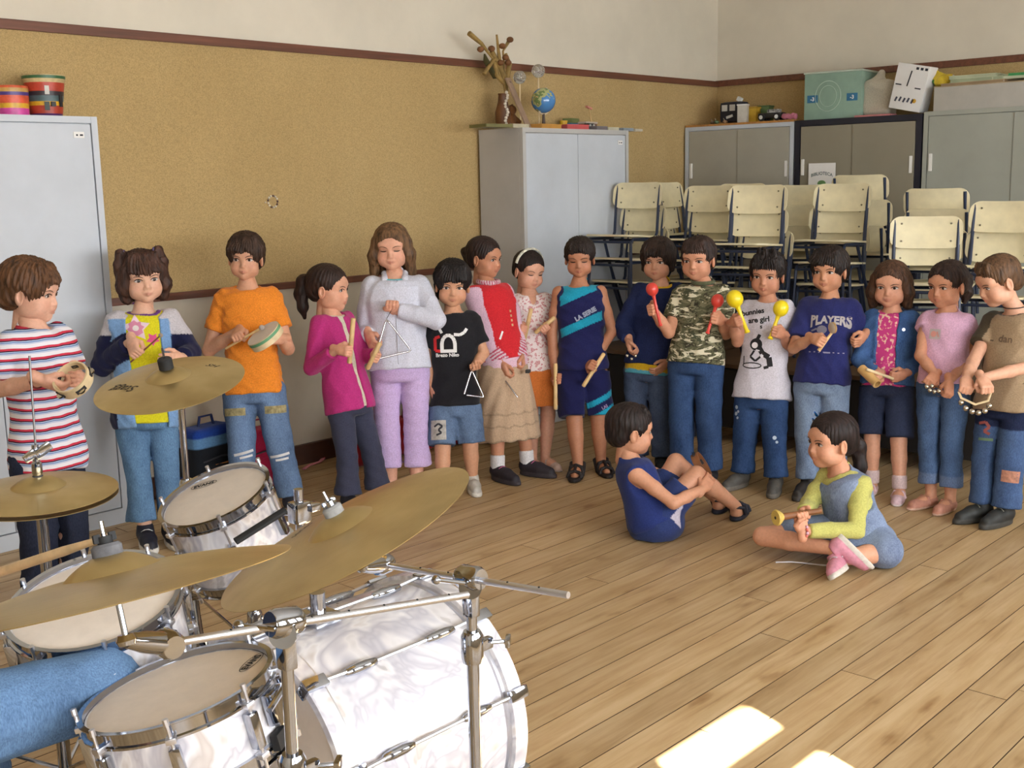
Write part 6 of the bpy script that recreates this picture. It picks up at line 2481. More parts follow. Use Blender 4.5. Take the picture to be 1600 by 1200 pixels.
# hi-hat: clutch, pull rod and stand
ck = MB()
ck.lathe([(0.010, 0.0), (0.012, 0.006), (0.012, 0.03), (0.008, 0.034), (0.008, 0.075)], (0, 0, zh + 0.002), n=16)
ck.box((0.012, -0.012, zh + 0.062), (0.045, 0.012, 0.022), Matrix.Rotation(-0.5, 3, 'Y'), bev=0.004)
ck.box((-0.02, -0.012, zh + 0.055), (0.03, 0.010, 0.02), Matrix.Rotation(-0.5, 3, 'Y'), bev=0.004)
ck.build('clutch', chrome, hh)
hs_ = empty('hi_hat_stand', (HH_C[0], HH_C[1], 0), 0, 'chrome hi-hat stand with a thin pull rod rising above the cymbals', 'stand', KIT)
top_rod = px(46, 556, depth_of(HH_C))
MB().tube([(0, 0, 0.10), (0, 0, HH_C[2] + 0.05), tuple(top_rod - np.array([HH_C[0], HH_C[1], 0]))], 0.0026, 10).build('pull_rod', mat('rod_steel', (120, 118, 118), 0.4, metal=0.8), hs_)
pole_parts(hs_, (HH_C[0], HH_C[1], 0), (HH_C[0], HH_C[1], HH_C[2] - 0.045), [0.42], 0.6, r=(0.016, 0.013))
MB().lathe([(0.020, -0.06), (0.026, -0.05), (0.026, -0.035), (0.014, -0.03)], (0, 0, HH_C[2]), n=18).build('cup', rubber, hs_)
# upper left crash stand
cs = empty('cymbal_stand', (CU_C[0] + 0.03, CU_C[1], 0), 0, 'chrome cymbal stand rising behind the tom, carrying the far crash cymbal', 'stand', KIT)
ct = CU_C - CU_N * 0.045
pole_parts(cs, (CU_C[0] + 0.035, CU_C[1] + .01, 0), (CU_C[0] + 0.035, CU_C[1] + .01, ct[2] - 0.03), [0.38, 0.665], 0.1)
m_ = MB()
o_ = np.array(cs.location)
m_.ball(np.array([CU_C[0] + 0.030, CU_C[1], ct[2] - 0.012]) - o_, 0.022, 14)
m_.box(np.array([CU_C[0] + 0.012, CU_C[1] - 0.02, ct[2] - 0.010]) - o_, (0.03, 0.03, 0.03), bev=0.006)
m_.tube([np.array([CU_C[0] + 0.03, CU_C[1], ct[2] - 0.02]) - o_, CU_C + CU_N * 0.02 - o_], 0.0042, 10)
m_.build('tilter', chrome, cs)


def boom_stand(label, clampP, p_tilt, p_end, cym_c, cym_n, rot, joints, knob=0.022):
    base = np.array([clampP[0], clampP[1], 0])
    root = empty('boom_stand', base, 0, label, 'stand', KIT)
    pole_parts(root, base, clampP - Z * 0.03, joints, rot, r=(0.0135, 0.010))
    o = base
    rod = MB()
    rod.tube([p_tilt - o, p_end - o], 0.0062, 14)
    rod.build('boom_rod', chrome_dull, root)
    nt_ = MB()
    d = nrm(p_end - p_tilt)
    L = np.linalg.norm(p_end - p_tilt)
    for f in np.arange(0.1, L - 0.02, 0.07):
        nt_.ball(p_tilt + d * f - o + Z * .0056 - _f * .002, 0.0022, 6)
    nt_.build('index_holes', rubber, root)['kind'] = 'stuff'
    cm = MB()
    cm.ball(clampP - o, knob, 16)
    fr = frame(d)
    cm.lathe([(0.019, -0.026), (0.023, -0.018), (0.023, 0.018), (0.019, 0.026)], clampP - o + Z * .004, d, 18)
    cm.lathe([(0.021, -0.02), (0.021, 0.02)], clampP - o - Z * 0.012, -_f, 18)
    cm.box(clampP - o - Z * 0.045, (0.022, 0.026, 0.05), bev=0.005)
    k_ = clampP - o - _f * 0.035 - _r * 0.01
    cm.tube([clampP - o, k_, k_ - _r * 0.045 + Z * 0.006], 0.0042, 8)
    cm.ball(k_ - _r * 0.05 + Z * 0.006, 0.009, 10)
    cm.build('boom_clamp', chrome, root)
    tl = MB()
    mount = cym_c - cym_n * 0.02
    tp = p_tilt
    tl.ball(tp - o, 0.018, 14)
    tl.lathe([(0.016, -0.02), (0.020, -0.012), (0.020, 0.012), (0.016, 0.02)], tp - o, np.cross(d, Z), 16)
    low = mount - cym_n * 0.05
    tl.tube([tp - o, low * .6 + tp * .4 - o, low - o], [0.017, 0.015, 0.010], 12)
    tl.tube([low - o, cym_c + cym_n * 0.05 - o], 0.0042, 10)
    tl.lathe([(0.012, -0.006), (0.014, 0.0), (0.010, 0.008)], low - o, cym_n, 14)
    tl.build('tilter', chrome, root)
    return root


clA = px(445, 976, 1.72)
pA0 = px(262, 1006, 1.585)
dA = nrm(clA - pA0)
pA1 = clA + dA * (np.linalg.norm(clA - pA0) / 1.18 * 2.30)
boom_stand('chrome boom stand nearest the camera beside the snare drum', clA, pA0, pA1, CL_C, CL_N, 1.6, [0.30, 0.62], 0.024)
clB = px(735, 906, 2.10)
pB1 = px(888, 930, 1.96)
dB = nrm(pB1 - clB)
pB0 = px(598, 882, 2.235)
boom_stand('chrome boom stand in front of the bass drum carrying the ride cymbal', clB, pB0, pB1, RI_C, RI_N, 0.2, [0.36, 0.66], 0.020)

# bass pedal and drum throne belong to the kit, half hidden by the drums
pd = empty('bass_pedal', (1.16, BY, 0), 0, 'metal bass drum pedal on the floor behind the snare drum', 'pedal', KIT)
MB().box((0, 0, 0.04), (0.26, 0.09, 0.012), Matrix.Rotation(-0.2, 3, 'Y'), bev=0.003).build('footboard', chrome_dull, pd)
m_ = MB()
m_.box((0, 0, 0.006), (0.28, 0.10, 0.01))
m_.tube([(0.10, -0.06, 0.0), (0.10, -0.06, 0.20)], 0.008, 8)
m_.tube([(0.10, 0.06, 0.0), (0.10, 0.06, 0.20)], 0.008, 8)
m_.tube([(0.10, -0.06, 0.20), (0.10, 0.06, 0.20)], 0.008, 8)
m_.build('frame', chrome, pd)
m_ = MB()
m_.tube([(0.10, 0, 0.20), (0.07, 0, 0.34)], 0.005, 8)
m_.ball((0.07, 0, 0.35), 0.028, 12)
m_.build('beater', felt_grey, pd)

# --- the drummer: sits out of the picture, only a denim leg reaches in
KD_base = np.array([0.42, 2.10, 0.0])
hipR = np.array([0.42, 2.04, 0.57])
SD = lambda p: np.array(p, float)
KD = person('seated drummer in faded blue jeans behind the snare drum, only one thigh visible', dict(
    H=1.66, D=2.0, base=(0.42, 2.12), feet=[(100, 1190), (60, 1100)], pelvis=SD((0.40, 2.12, 0.60)), neck=SD((0.36, 2.12, 1.10)), tyaw=100, skin=(206, 156, 130), sw=0.118, hw=0.075, res=0.012, nofeet=True,
    head=dict(c=SD((0.40, 2.12, 1.26)), s=1.1, yaw=100, pitch=5),
    knA=SD((0.985, 2.02, 0.555)), knB=SD((0.86, 2.42, 0.56)), anA=SD((1.12, 1.95, 0.12)), anB=SD((0.93, 2.52, 0.10)), toeA=SD((1.30, 1.90, 0.08)), toeB=SD((1.1, 2.6, 0.08)),
    armA=dict(el=SD((0.46, 1.78, 0.86)), g=px(-75, 918, 1.78), T=(px(-90, 923, 1.80), px(-10, 894, 1.72))),
    armB=dict(el=SD((0.44, 2.46, 0.88)), wr=SD((0.66, 2.42, 0.90)), tip=SD((0.76, 2.36, 0.90)), palm='down', pose='grip'),
    hair=dict(color=(60, 44, 36), style='short', vol=0.004, fringe=FR(0.05, 0.085), seed=51)))
KD.root['group'] = 'the drummer'
top(KD, 'dark_shirt', 0.014, -0.06, 0.012, 0.8, sr=0.046, color=(60, 64, 80), seed=52, res=0.011)
bottoms(KD, 'faded_jeans', 0.014, 0.98, 0.008, (112, 146, 186), seed=53, res=0.009, thigh=0.0)
shoes(KD, 'sneaker', (50, 50, 56), (210, 206, 200), scale=0.9)
th = empty('drum_throne', (0.36, 2.12, 0), 0, 'round black drum stool under the seated drummer', 'stool', KIT)
MB().lathe([(0.15, 0.40), (0.165, 0.41), (0.165, 0.455), (0.15, 0.47)], n=32).build('seat', rubber, th)
m_ = MB()
m_.lathe([(0.016, 0.05), (0.016, 0.40)], n=14)
stand_tripod(m_, 0, 0, 0.24, 0.3)
m_.build('base', chrome, th)
# the stick in the drummer's hand
dsA, dsB = px(-105, 928, 1.815), px(177, 836, 1.600)
st_ = empty('drumstick', dsA, 0, 'pale wooden drumstick reaching in from the left edge to the crash cymbal', 'drumstick', KIT)
vd = dsB - dsA
MB().tube([(0, 0, 0), vd * .3, vd * .75, vd * .93, vd * .965], [0.0075, 0.0075, 0.0072, 0.0042, 0.0032], 12).build('shaft', mat('stick_wood', (206, 178, 138), 0.5, vary=0.12, scale=20), st_)
MB().ball(vd * .985, 0.0062, 10).build('tip', mat('stick_tip', (226, 214, 200), 0.4), st_)

# ------------------------------------------------------------------ the children's instruments
beech = mat('beech_wood', (206, 172, 120), 0.5, vary=0.12, scale=14)
pale_wood = mat('pale_wood', (220, 198, 158), 0.55, vary=0.08, scale=14)
dark_wood = mat('dark_wood', (120, 76, 44), 0.5, vary=0.15, scale=14)
steel = mat('steel', (200, 200, 206), 0.18, metal=1.0, vary=0.0)
brass = mat('brass_bell', (206, 200, 186), 0.2, metal=1.0, vary=0.0)
INS = 'hand percussion held by the children'


def W(K, p):
    """photo pixel + distance in front of the child -> world point"""
    return K.J(p) + K.base


def stick(name, label, cat, p0, p1, r, m, taper=1.0, ball=None, ball_m=None, n=12, hollow=False):
    p0, p1 = np.array(p0), np.array(p1)
    root = empty(name, p0, 0, label, cat, INS)
    d = p1 - p0
    if hollow:
        L = np.linalg.norm(d)
        MB().lathe([(r, 0), (r, L), (r * .7, L), (r * .7, 0.01), (0.0005, 0.01)], (0, 0, 0), d, 20, True, False).build('tube', m, root)
    else:
        u = nrm(d)
        MB().tube([u * 0, u * r * .4, d - u * r * .4, d], [r * .7, r, r * taper, r * taper * .7], n).build('shaft', m, root)
    if ball:
        MB().ball(d, ball, 12).build('beater_head', ball_m or m, root)
    return root


def tambourine(label, c, nv, R, h, m, band=None, skin=False, jingles=4, rot=0.4):
    root = empty('tambourine', c, 0, label, 'tambourine', INS)
    root.rotation_euler = frame(nv).to_euler()
    t = 0.006
    MB().lathe([(R - t, -h / 2), (R, -h / 2), (R, h / 2), (R - t, h / 2), (R - t, -h / 2)], n=40, capb=False, capt=False).build('frame', m, root)
    if band:
        MB().lathe([(R + .0006, h * .10), (R + .0012, h * .10), (R + .0012, h * .42), (R + .0006, h * .42)], n=40, capb=False, capt=False).build('painted_band', band, root)
    if skin:
        MB().lathe([(0.0005, h / 2 + .0005), (R * .99, h / 2 + .0005)], n=40, capt=False).build('skin', drumhead, root)
    for i in range(jingles):
        a = rot + 2 * pi * i / jingles
        Rm = Matrix.Rotation(a, 3, 'Z')
        s = MB().box((cos(a) * (R - t * .4), sin(a) * (R - t * .4), 0), (t + .004, 0.036, h * .34), Rm).build('slot', dark_gap, root, sm=None)
        j = MB()
        for z in (-0.003, 0.003):
            j.lathe([(0.004, -0.001), (0.013, 0), (0.004, 0.001)], (cos(a) * (R + .001), sin(a) * (R + .001), z), (0, 0, 1), 14)
        j.build('jingle', brass, s)
    return root


def maraca(label, c, hand, r, m, grip_m, over=0.05):
    c, hand = np.array(c), np.array(hand)
    root = empty('maraca', c, 0, label, 'maraca', INS)
    d = nrm(hand - c)
    MB().ball((0, 0, 0), r, 20, (1, 1, 1.08), frame(d)).build('head', m, root)
    L = np.linalg.norm(hand - c) + over
    MB().lathe([(r * .42, r * .85), (r * .30, r * 1.15), (r * .24, r * 1.6), (r * .24, L - .012), (r * .36, L - .006), (r * .30, L)], (0, 0, 0), d, 16).build('handle', grip_m, root)
    return root


def triangle(label, apex, left, right, r=0.0042, cord_to=None):
    apex, left, right = map(np.array, (apex, left, right))
    root = empty('triangle', apex, 0, label, 'triangle', INS)
    L_, R_ = left - apex, right - apex
    e = 0.10

    def rounded(a, b, c):
        return [a * e + b * (1 - e), b * (1 - e * .35) + (a + c) * .5 * e * .35, c * e + b * (1 - e)]

    Zr = np.zeros(3)
    gap = L_ * 0.92 + R_ * 0.08
    pts = [gap * 1.0, L_ * .99] if False else [R_ * 0.10 + L_ * 0.90 * 1.0]
    pts = [L_ * 0.97] + rounded(L_, Zr, R_) + rounded(Zr, R_, L_) + [R_ * .12 + L_ * .88]
    MB().tube(pts, r, 10).build('bent_rod', steel, root)
    if cord_to is not None:
        MB().tube([np.zeros(3), np.array(cord_to) - apex], 0.0015, 6).build('cord', rubber, root)
    return root


def bells(name, label, c, pts, r=0.0095, strap=None, strap_m=None):
    root = empty(name, c, 0, label, 'bells', INS)
    for p in pts:
        b_ = MB().ball(np.array(p) - c, r, 12).build('bell', brass, root)
        MB().box(np.array(p) - c + np.array([0, 0, -r * .98]), (r * 1.2, r * .25, r * .2)).build('bell_slit', dark_gap, b_, sm=None)
    if strap is not None:
        MB().tube([np.array(p) - c for p in strap], 0.007, 10, flat=0.5).build('handle', strap_m or white_plastic, root)
    return root


# tambourine, beaters and small drum on the left
tambourine('plain wooden tambourine ring with jingle slots held by the striped boy', W(K1, (114, 594, 0.24)), nrm(K1.b * 0.50 + Z * 0.62 - K1.r * 0.42), 0.062, 0.040, pale_wood, jingles=5, rot=0.9)
stick('beater', 'small wooden beater with a round head in front of the yellow flower T-shirt', 'beater', W(K2, (204, 566, 0.15)), W(K2, (251, 524, 0.19)), 0.0035, dark_wood, ball=0.0095, ball_m=mat('grey_ball', (150, 136, 122), 0.6))
tambourine('small hand drum with a green painted band held by the boy in orange', W(K3, (415, 526, 0.22)), nrm(-K3.r * 0.50 + Z * 0.74 + K3.b * 0.18), 0.082, 0.042, pale_wood, band=mat('band_green', (96, 150, 110), 0.5), skin=True, jingles=0)
stick('beater', 'wooden beater with a grey ball in the fist of the boy in orange', 'beater', W(K3, (352, 545, 0.165)), W(K3, (409, 512, 0.20)), 0.0055, beech, ball=0.013, ball_m=mat('grey_ball2', (176, 164, 156), 0.6))
stick('clave', 'upright wooden clave in front of the magenta cardigan', 'clave', W(K4, (546, 568, 0.212)), W(K4, (552, 497, 0.24)), 0.0115, beech)
stick('clave', 'slanted wooden clave between the magenta cardigan and the white jacket', 'clave', W(K4, (574, 577, 0.10)), W(K4, (594, 535, 0.12)), 0.0115, beech)
triangle('steel triangle hanging from the hand of the girl in the white jacket', W(K5, (604, 498, 0.21)), W(K5, (585, 562, 0.22)), W(K5, (643, 548, 0.18)), 0.0048, W(K5, (611, 486, 0.19)))
stick('beater', 'thin steel beater by the sleeve of the girl in the white jacket', 'beater', W(K5, (580, 552, 0.11)), W(K5, (594, 524, 0.18)), 0.0038, steel)
triangle('steel triangle held low beside the black bull T-shirt', W(K6, (737, 578, 0.14)), W(K6, (725, 617, 0.15)), W(K6, (756, 621, 0.11)), 0.0045, W(K6, (741, 570, 0.13)))
stick('beater', 'short steel beater in the lowered hand over the beige skirt', 'beater', W(K7, (790, 595, 0.125)), W(K7, (809, 621, 0.15)), 0.0036, steel)
wb = empty('wood_block', W(K7, (825, 580, 0.10)), 0.5, 'small dark block pinched in front of the orange skirt', 'block', INS)
MB().box((0, 0, 0), (0.034, 0.022, 0.018), bev=0.004).build('block_body', mat('dark_block', (52, 50, 50), 0.5), wb)
MB().box((0, -0.010, 0.002), (0.022, 0.004, 0.004)).build('slot', rubber, wb, sm=None)
stick('clave', 'wooden clave held upright by the girl with the headband', 'clave', W(K8, (818, 536, 0.148)), W(K8, (830, 482, 0.18)), 0.011, beech)
stick('clave', 'wooden clave pointing to the right in the hand of the girl with the headband', 'clave', W(K8, (836, 520, 0.145)), W(K8, (867, 496, 0.17)), 0.011, beech)
stick('clave', 'wooden clave hanging straight down beside the navy sports shorts', 'clave', W(K9, (868, 568, 0.06)), W(K9, (868, 640, 0.068)), 0.0105, beech)
stick('clave', 'wooden clave slanting down in front of the navy sports shorts', 'clave', W(K9, (944, 552, 0.13)), W(K9, (911, 604, 0.15)), 0.0105, beech)
c_ = W(K10, (987, 558, 0.14))
bells('jingle_bells', 'few small bells hanging from the hand of the boy in the navy jacket', c_, [W(K10, q) for q in ((980, 556, 0.15), (987, 561, 0.15), (993, 556, 0.14))], 0.009, [W(K10, (984, 546, 0.14)), W(K10, (990, 553, 0.14))], rubber)
red_p = mat('red_plastic', (214, 66, 56), 0.35, vary=0.02, coat=0.3)
yel_p = mat('yellow_plastic', (232, 206, 24), 0.35, vary=0.02, coat=0.3)
maraca('red maraca raised beside the face of the boy in the navy jacket', W(K11, (1019, 452, 0.24)), W(K11, (1030, 500, 0.22)), 0.030, red_p, red_p, 0.03)
maraca('red maraca raised in front of the camouflage sleeve', W(K11, (1121, 470, 0.21)), W(K11, (1108, 512, 0.20)), 0.031, red_p, red_p, 0.03)
maraca('yellow maraca touching the camouflage sleeve', W(K12, (1148, 467, 0.19)), W(K12, (1168, 520, 0.18)), 0.040, yel_p, yel_p, 0.0)
maraca('yellow maraca in front of the white printed T-shirt, farther right', W(K12, (1220, 482, 0.20)), W(K12, (1203, 530, 0.18)), 0.037, yel_p, yel_p, 0.0)
ca = empty('castanet', W(K13, (1301, 515, 0.225)), 0, 'wooden handle castanets with pale shells in front of the PLAYERS lettering', 'castanet', INS)
for i, off in enumerate((-0.010, 0.008)):
    MB().lathe([(0.001, -0.004), (0.020, -0.004), (0.027, 0.0), (0.020, 0.005), (0.001, 0.006)], (off, 0, 0.008), (1, -0.5, 0.1), 20).build('shell', beech if i else mat('shell_pale', (196, 180, 166), 0.4), ca)
MB().tube([(0, 0, -0.01), np.array(W(K13, (1279, 548, 0.20))) - np.array(ca.location)], [0.006, 0.009], 10).build('handle', beech, ca)
stick('bamboo_tube', 'open bamboo tube pointing at the camera in the hand of the denim-jacket girl', 'tube', W(K14, (1346, 576, 0.13)), W(K14, (1371, 600, 0.22)), 0.022, mat('bamboo', (206, 164, 104), 0.5, vary=0.1), hollow=True)
stick('scraper_stick', 'thin pale stick between the two hands of the denim-jacket girl', 'stick', W(K14, (1354, 577, 0.19)), W(K14, (1396, 592, 0.17)), 0.007, pale_wood)
c_ = W(K15, (1458, 610, 0.18))
bells('jingle_bells', 'cluster of small bells in front of the pale pink top', c_, [W(K15, q) for q in ((1448, 604, 0.18), (1453, 610, 0.185), (1460, 612, 0.19), (1467, 611, 0.19), (1456, 603, 0.18))], 0.010, [W(K15, (1440, 596, 0.14)), W(K15, (1468, 606, 0.17))], dark_wood)
c_ = W(K16, (1526, 626, 0.20))
bells('jingle_bells', 'row of silver jingle bells on a pale handle held by the bending boy', c_, [W(K16, q) for q in ((1502, 629, 0.15), (1509, 638, 0.17), (1519, 643, 0.19), (1529, 645, 0.20), (1539, 642, 0.21), (1546, 634, 0.21))], 0.0125, [W(K16, (1498, 612, 0.14)), W(K16, (1502, 622, 0.15)), W(K16, (1524, 632, 0.19)), W(K16, (1544, 626, 0.21)), W(K16, (1548, 612, 0.20))], pale_wood)
tambourine('brown wooden ring leaning on the knees of the sitting boy', W(K17, (1096, 728, -0.08)), nrm(K17.r * 0.8 + Z * 0.5 + K17.b * 0.1), 0.062, 0.032, dark_wood, skin=False, jingles=4)
hn = empty('wooden_whistle', W(K18, (1213, 809, 0.262)), 0, 'wooden pipe with a flared yellow end held by the sitting girl', 'pipe', INS)
a_, b_ = W(K18, (1213, 809, 0.262)), W(K18, (1282, 798, 0.19))
dv = b_ - a_
MB().lathe([(0.004, -0.002), (0.028, -0.004), (0.031, 0.002), (0.026, 0.012), (0.015, 0.026)], (0, 0, 0), dv, 24).build('flared_end', mat('yellow_wood', (206, 178, 92), 0.45), hn)
MB().lathe([(0.014, 0.02), (0.013, 0.06), (0.010, np.linalg.norm(dv))], (0, 0, 0), dv, 16).build('pipe_body', dark_wood, hn)
MB().lathe([(0.0005, -0.0045), (0.006, -0.0045)], (0, 0, 0), dv, 12, capt=False).build('bore', rubber, hn)

# ------------------------------------------------------------------ stacked school chairs on desks
ply = mat('cream_plywood', (220, 208, 172), 0.45, vary=0.05, scale=8, spec=0.35)
navy_tube = mat('navy_enamel_tube', (38, 48, 72), 0.35, vary=0.05)
desk_top_m = mat('desk_laminate', (92, 68, 46), 0.5, vary=0.1)
screw_m = mat('screw', (120, 112, 92), 0.4, metal=0.5)


def curved_panel(w, h, r, t, bend, axis_z=True, n=9):
    """rounded rectangle panel in xz, thickness along y, bent about z"""
    bm = bmesh.new()
    out = rrect(w, h, r, 6)
    vs = [bm.verts.new((x, 0, z)) for x, z in out]
    bm.faces.new(vs)
    bmesh.ops.triangulate(bm, faces=bm.faces[:])
    for i in range(1, n):
        x = -w / 2 + w * i / n
        g = bm.verts[:] + bm.edges[:] + bm.faces[:]
        bmesh.ops.bisect_plane(bm, geom=g, plane_co=(x, 0, 0), plane_no=(1, 0, 0))
    r_ = bmesh.ops.extrude_face_region(bm, geom=bm.faces[:])
    for v in [e for e in r_['geom'] if isinstance(e, bmesh.types.BMVert)]:
        v.co.y += t
    for v in bm.verts:
        v.co.y += bend * (1 - (2 * v.co.x / w) ** 2)
    bmesh.ops.recalc_face_normals(bm, faces=bm.faces[:])
    bm.verts.index_update()
    o = [tuple(v.co) for v in bm.verts], [tuple(v.index for v in f.verts) for f in bm.faces]
    bm.free()
    return o


def make_chair():
    """faces -y, origin on the floor under the seat centre"""
    root = empty('school_chair', (0, 0, 0), 0, 'x', 'chair')
    vs, fs = curved_panel(0.355, 0.165, 0.055, 0.010, 0.022)
    Rm = Matrix.Rotation(radians(-10), 3, 'X')
    m = MB()
    m.add([Rm @ Vector(v) + Vector((0, 0.165, 0.655)) for v in vs], fs)
    back = m.build('backrest', ply, root, sm=35)
    sc = MB()
    for x in (-0.12, 0.12):
        for z in (-0.045, 0.045):
            p = Rm @ Vector((x, -0.003 + 0.022 * (1 - (2 * x / .355) ** 2), z)) + Vector((0, 0.165, 0.655))
            sc.lathe([(0.0055, -0.002), (0.004, 0.003)], p, Rm @ Vector((0, -1, 0)), 8)
    sc.build('screws', screw_m, back)['kind'] = 'stuff'
    vs, fs = curved_panel(0.36, 0.35, 0.06, 0.011, 0.0)
    Rs = Matrix.Rotation(radians(90 - 4), 3, 'X')
    m = MB()
    m.add([Rs @ Vector((v[0], v[1], v[2])) + Vector((0, -0.02, 0.40)) for v in vs], fs)
    m.build('seat', ply, root, sm=35)
    fr = MB()
    for s in (-1, 1):
        x = s * 0.155
        fr.tube([(x, 0.190, 0.715), (x, 0.165, 0.60), (x, 0.145, 0.42), (x, 0.12, 0.385), (x, -0.15, 0.392), (x, -0.175, 0.37), (x * 1.12, -0.205, 0.0)], 0.0095, 8)
        fr.tube([(x * 1.02, 0.02, 0.386), (x * 1.14, 0.215, 0.0)], 0.0095, 8)
    fr.tube([(-0.16, -0.16, 0.375), (0.16, -0.16, 0.375)], 0.008, 8)
    fr.tube([(-0.16, 0.09, 0.375), (0.16, 0.09, 0.375)], 0.008, 8)
    fr.build('tube_frame', navy_tube, root)
    return root


def copy_tree(o, parent=None):
    c = o.copy()
    COL.objects.link(c)
    c.parent = parent
    for ch in o.children:
        copy_tree(ch, c)
    return c


DESK = 0.46
STACKS = [
    # px, py of the backrest top, distance, turn, count, where
    (1003, 284, 7.30, -38, 3, 'of the stack nearest the pale grey cabinet'),
    (1046, 284, 7.62, 62, 3, 'of the stack turned sideways before the corner cabinet'),
    (1112, 289, 7.20, -30, 3, 'of the stack behind the camouflage boy'),
    (1158, 286, 7.75, -20, 3, 'of the rear stack right of the camouflage boy'),
    (1188, 288, 6.60, -24, 3, 'of the stack behind the white T-shirt boy'),
    (1253, 288, 7.35, 168, 3, 'of the backward-facing stack left of the paper notice'),
    (1313, 286, 6.85, -16, 3, 'of the stack behind the PLAYERS boy'),
    (1350, 272, 7.15, 172, 3, 'of the backward-facing stack under the paper notice'),
    (1471, 293, 6.40, 176, 3, 'of the backward-facing stack right of the denim-jacket girl'),
    (1447, 337, 5.92, 2, 2, 'of the low pair before the backward-facing stack'),
    (1572, 313, 6.00, -18, 2, 'of the stack at the right edge'),
]
proto = make_chair()
jr = random.Random(11)
first = True
for (x, y, d, yaw, n, where) in STACKS:
    p = px(x, y, d)
    bvec = CPOS - p
    bvec[2] = 0
    bvec = nrm(bvec)
    rvec = np.cross(-bvec, Z)
    a = radians(yaw)
    f = cos(a) * bvec + sin(a) * rvec
    rz = atan2(f[1], f[0]) + pi / 2          # local -y looks along f
    step = (p[2] - 0.737 - DESK) / max(1, n - 1) if n > 1 else 0.0
    step = max(0.06, step)
    sh = 0.028
    for i in range(n):
        o = proto if first else copy_tree(proto)
        first = False
        q = p + f * 0.185 - f * (n - 1 - i) * sh
        o.location = (q[0], q[1], DESK + step * i)
        o.rotation_euler = (0, 0, rz + jr.uniform(-0.16, 0.16))
        pos = {1: [''], 2: ['bottom', 'topmost'], 3: ['bottom', 'middle', 'topmost']}[n][i]
        o['label'] = ('cream plywood school chair ' + ((pos + ' chair ') if pos else '') + where).replace('school chair ' + pos + ' chair', pos + ' school chair')
        o['group'] = 'stacked school chairs'


def desk(label, x0, x1, y0, y1):
    root = empty('school_desk', ((x0 + x1) / 2, (y0 + y1) / 2, 0), 0, label, 'desk', 'school desks under the chairs')
    w, d = x1 - x0, y1 - y0
    MB().box((0, 0, DESK - 0.012), (w, d, 0.024), bev=0.005).build('desk_top', desk_top_m, root)
    MB().box((0, 0, DESK - 0.10), (w - .08, d - .10, 0.012)).build('book_shelf', desk_top_m, root)
    pm_k = mat('under_desk_shade', (30, 26, 26), 0.7)  # dark panels added, their colour stands in for the shade under the desk
    MB().box((-w / 2 + .02, 0, 0.26), (0.012, d - .06, 0.34)).build('side_shade_panel', pm_k, root, sm=None)
    MB().box((0, -d / 2 + .02, 0.26), (w - .06, 0.012, 0.34)).build('front_shade_panel', pm_k, root, sm=None)
    for sx in (-1, 1):
        for sy in (-1, 1):
            MB().tube([(sx * (w / 2 - .04), sy * (d / 2 - .05), DESK - .024), (sx * (w / 2 - .04), sy * (d / 2 - .05), 0.0)], 0.013, 10).build('leg', navy_tube, root)


desk('brown school desk in the corner carrying the chair stacks behind the camouflage boy', 5.62, 6.98, 3.86, 4.62)
desk('brown school desk carrying the chair stacks behind the boy in the PLAYERS shirt', 5.55, 7.05, 3.02, 3.80)
desk('brown school desk carrying the chair stacks at the right edge', 5.60, 6.85, 2.00, 2.92)

# ------------------------------------------------------------------ things on the cabinets
def painted_pot(label, c, prof, bands):
    root = empty('painted_pot', c, 0, label, 'pot', 'painted pots')
    for (r0, z0, r1, z1), col in bands:
        MB().lathe([(r0, z0), (r1, z1)], n=28, capb=(z0 == 0), capt=False).build('painted_band', mat('pot_%d_%d_%d' % col, col, 0.4, vary=0.12, scale=25), root)
    return root


zc = 1.817
pA = at_y(73, 180, 4.90)
pB = at_y(20, 180, 4.90)
pot1 = painted_pot('striped drum-shaped pot in red, black and yellow with a green rim', (pA[0], 4.90, zc), None, [
    ((0.062, 0, 0.066, 0.012), (70, 30, 90)), ((0.066, 0.012, 0.070, 0.045), (170, 60, 40)), ((0.070, 0.045, 0.072, 0.062), (206, 160, 40)), ((0.072, 0.062, 0.075, 0.086), (70, 92, 96)),
    ((0.075, 0.086, 0.077, 0.104), (46, 36, 42)), ((0.077, 0.104, 0.082, 0.140), (176, 62, 44)), ((0.082, 0.140, 0.087, 0.156), (196, 176, 130)), ((0.087, 0.156, 0.088, 0.168), (50, 96, 60)), ((0.088, 0.168, 0.086, 0.172), (180, 160, 120)), ((0.086, 0.172, 0.004, 0.1705), (196, 180, 140))])
for i, (a, z, w, h, col) in enumerate(((-1.9, 0.10, .018, .04, (200, 196, 190)), (-1.95, 0.032, .02, .035, (50, 60, 56)), (-1.6, 0.04, .02, .02, (40, 36, 40)), (-1.1, 0.055, .016, .05, (40, 36, 40)))):
    MB().box((0.0765 * cos(a), 0.0765 * sin(a), z + .01), (0.006, w, h), Matrix.Rotation(a, 3, 'Z')).build('painted_patch', mat('patch_%d_%d_%d' % col, col, 0.5), pot1, sm=None)
painted_pot('low pot banded in pink, yellow and red at the left edge', (pB[0], 4.90, zc), None, [
    ((0.066, 0, 0.067, 0.030), (200, 70, 150)), ((0.067, 0.030, 0.068, 0.050), (206, 160, 44)), ((0.068, 0.050, 0.069, 0.082), (206, 84, 54)), ((0.069, 0.082, 0.070, 0.096), (80, 60, 130)), ((0.070, 0.096, 0.070, 0.112), (190, 150, 80)), ((0.070, 0.112, 0.068, 0.122), (206, 90, 54)), ((0.068, 0.122, 0.004, 0.120), (170, 90, 60))])

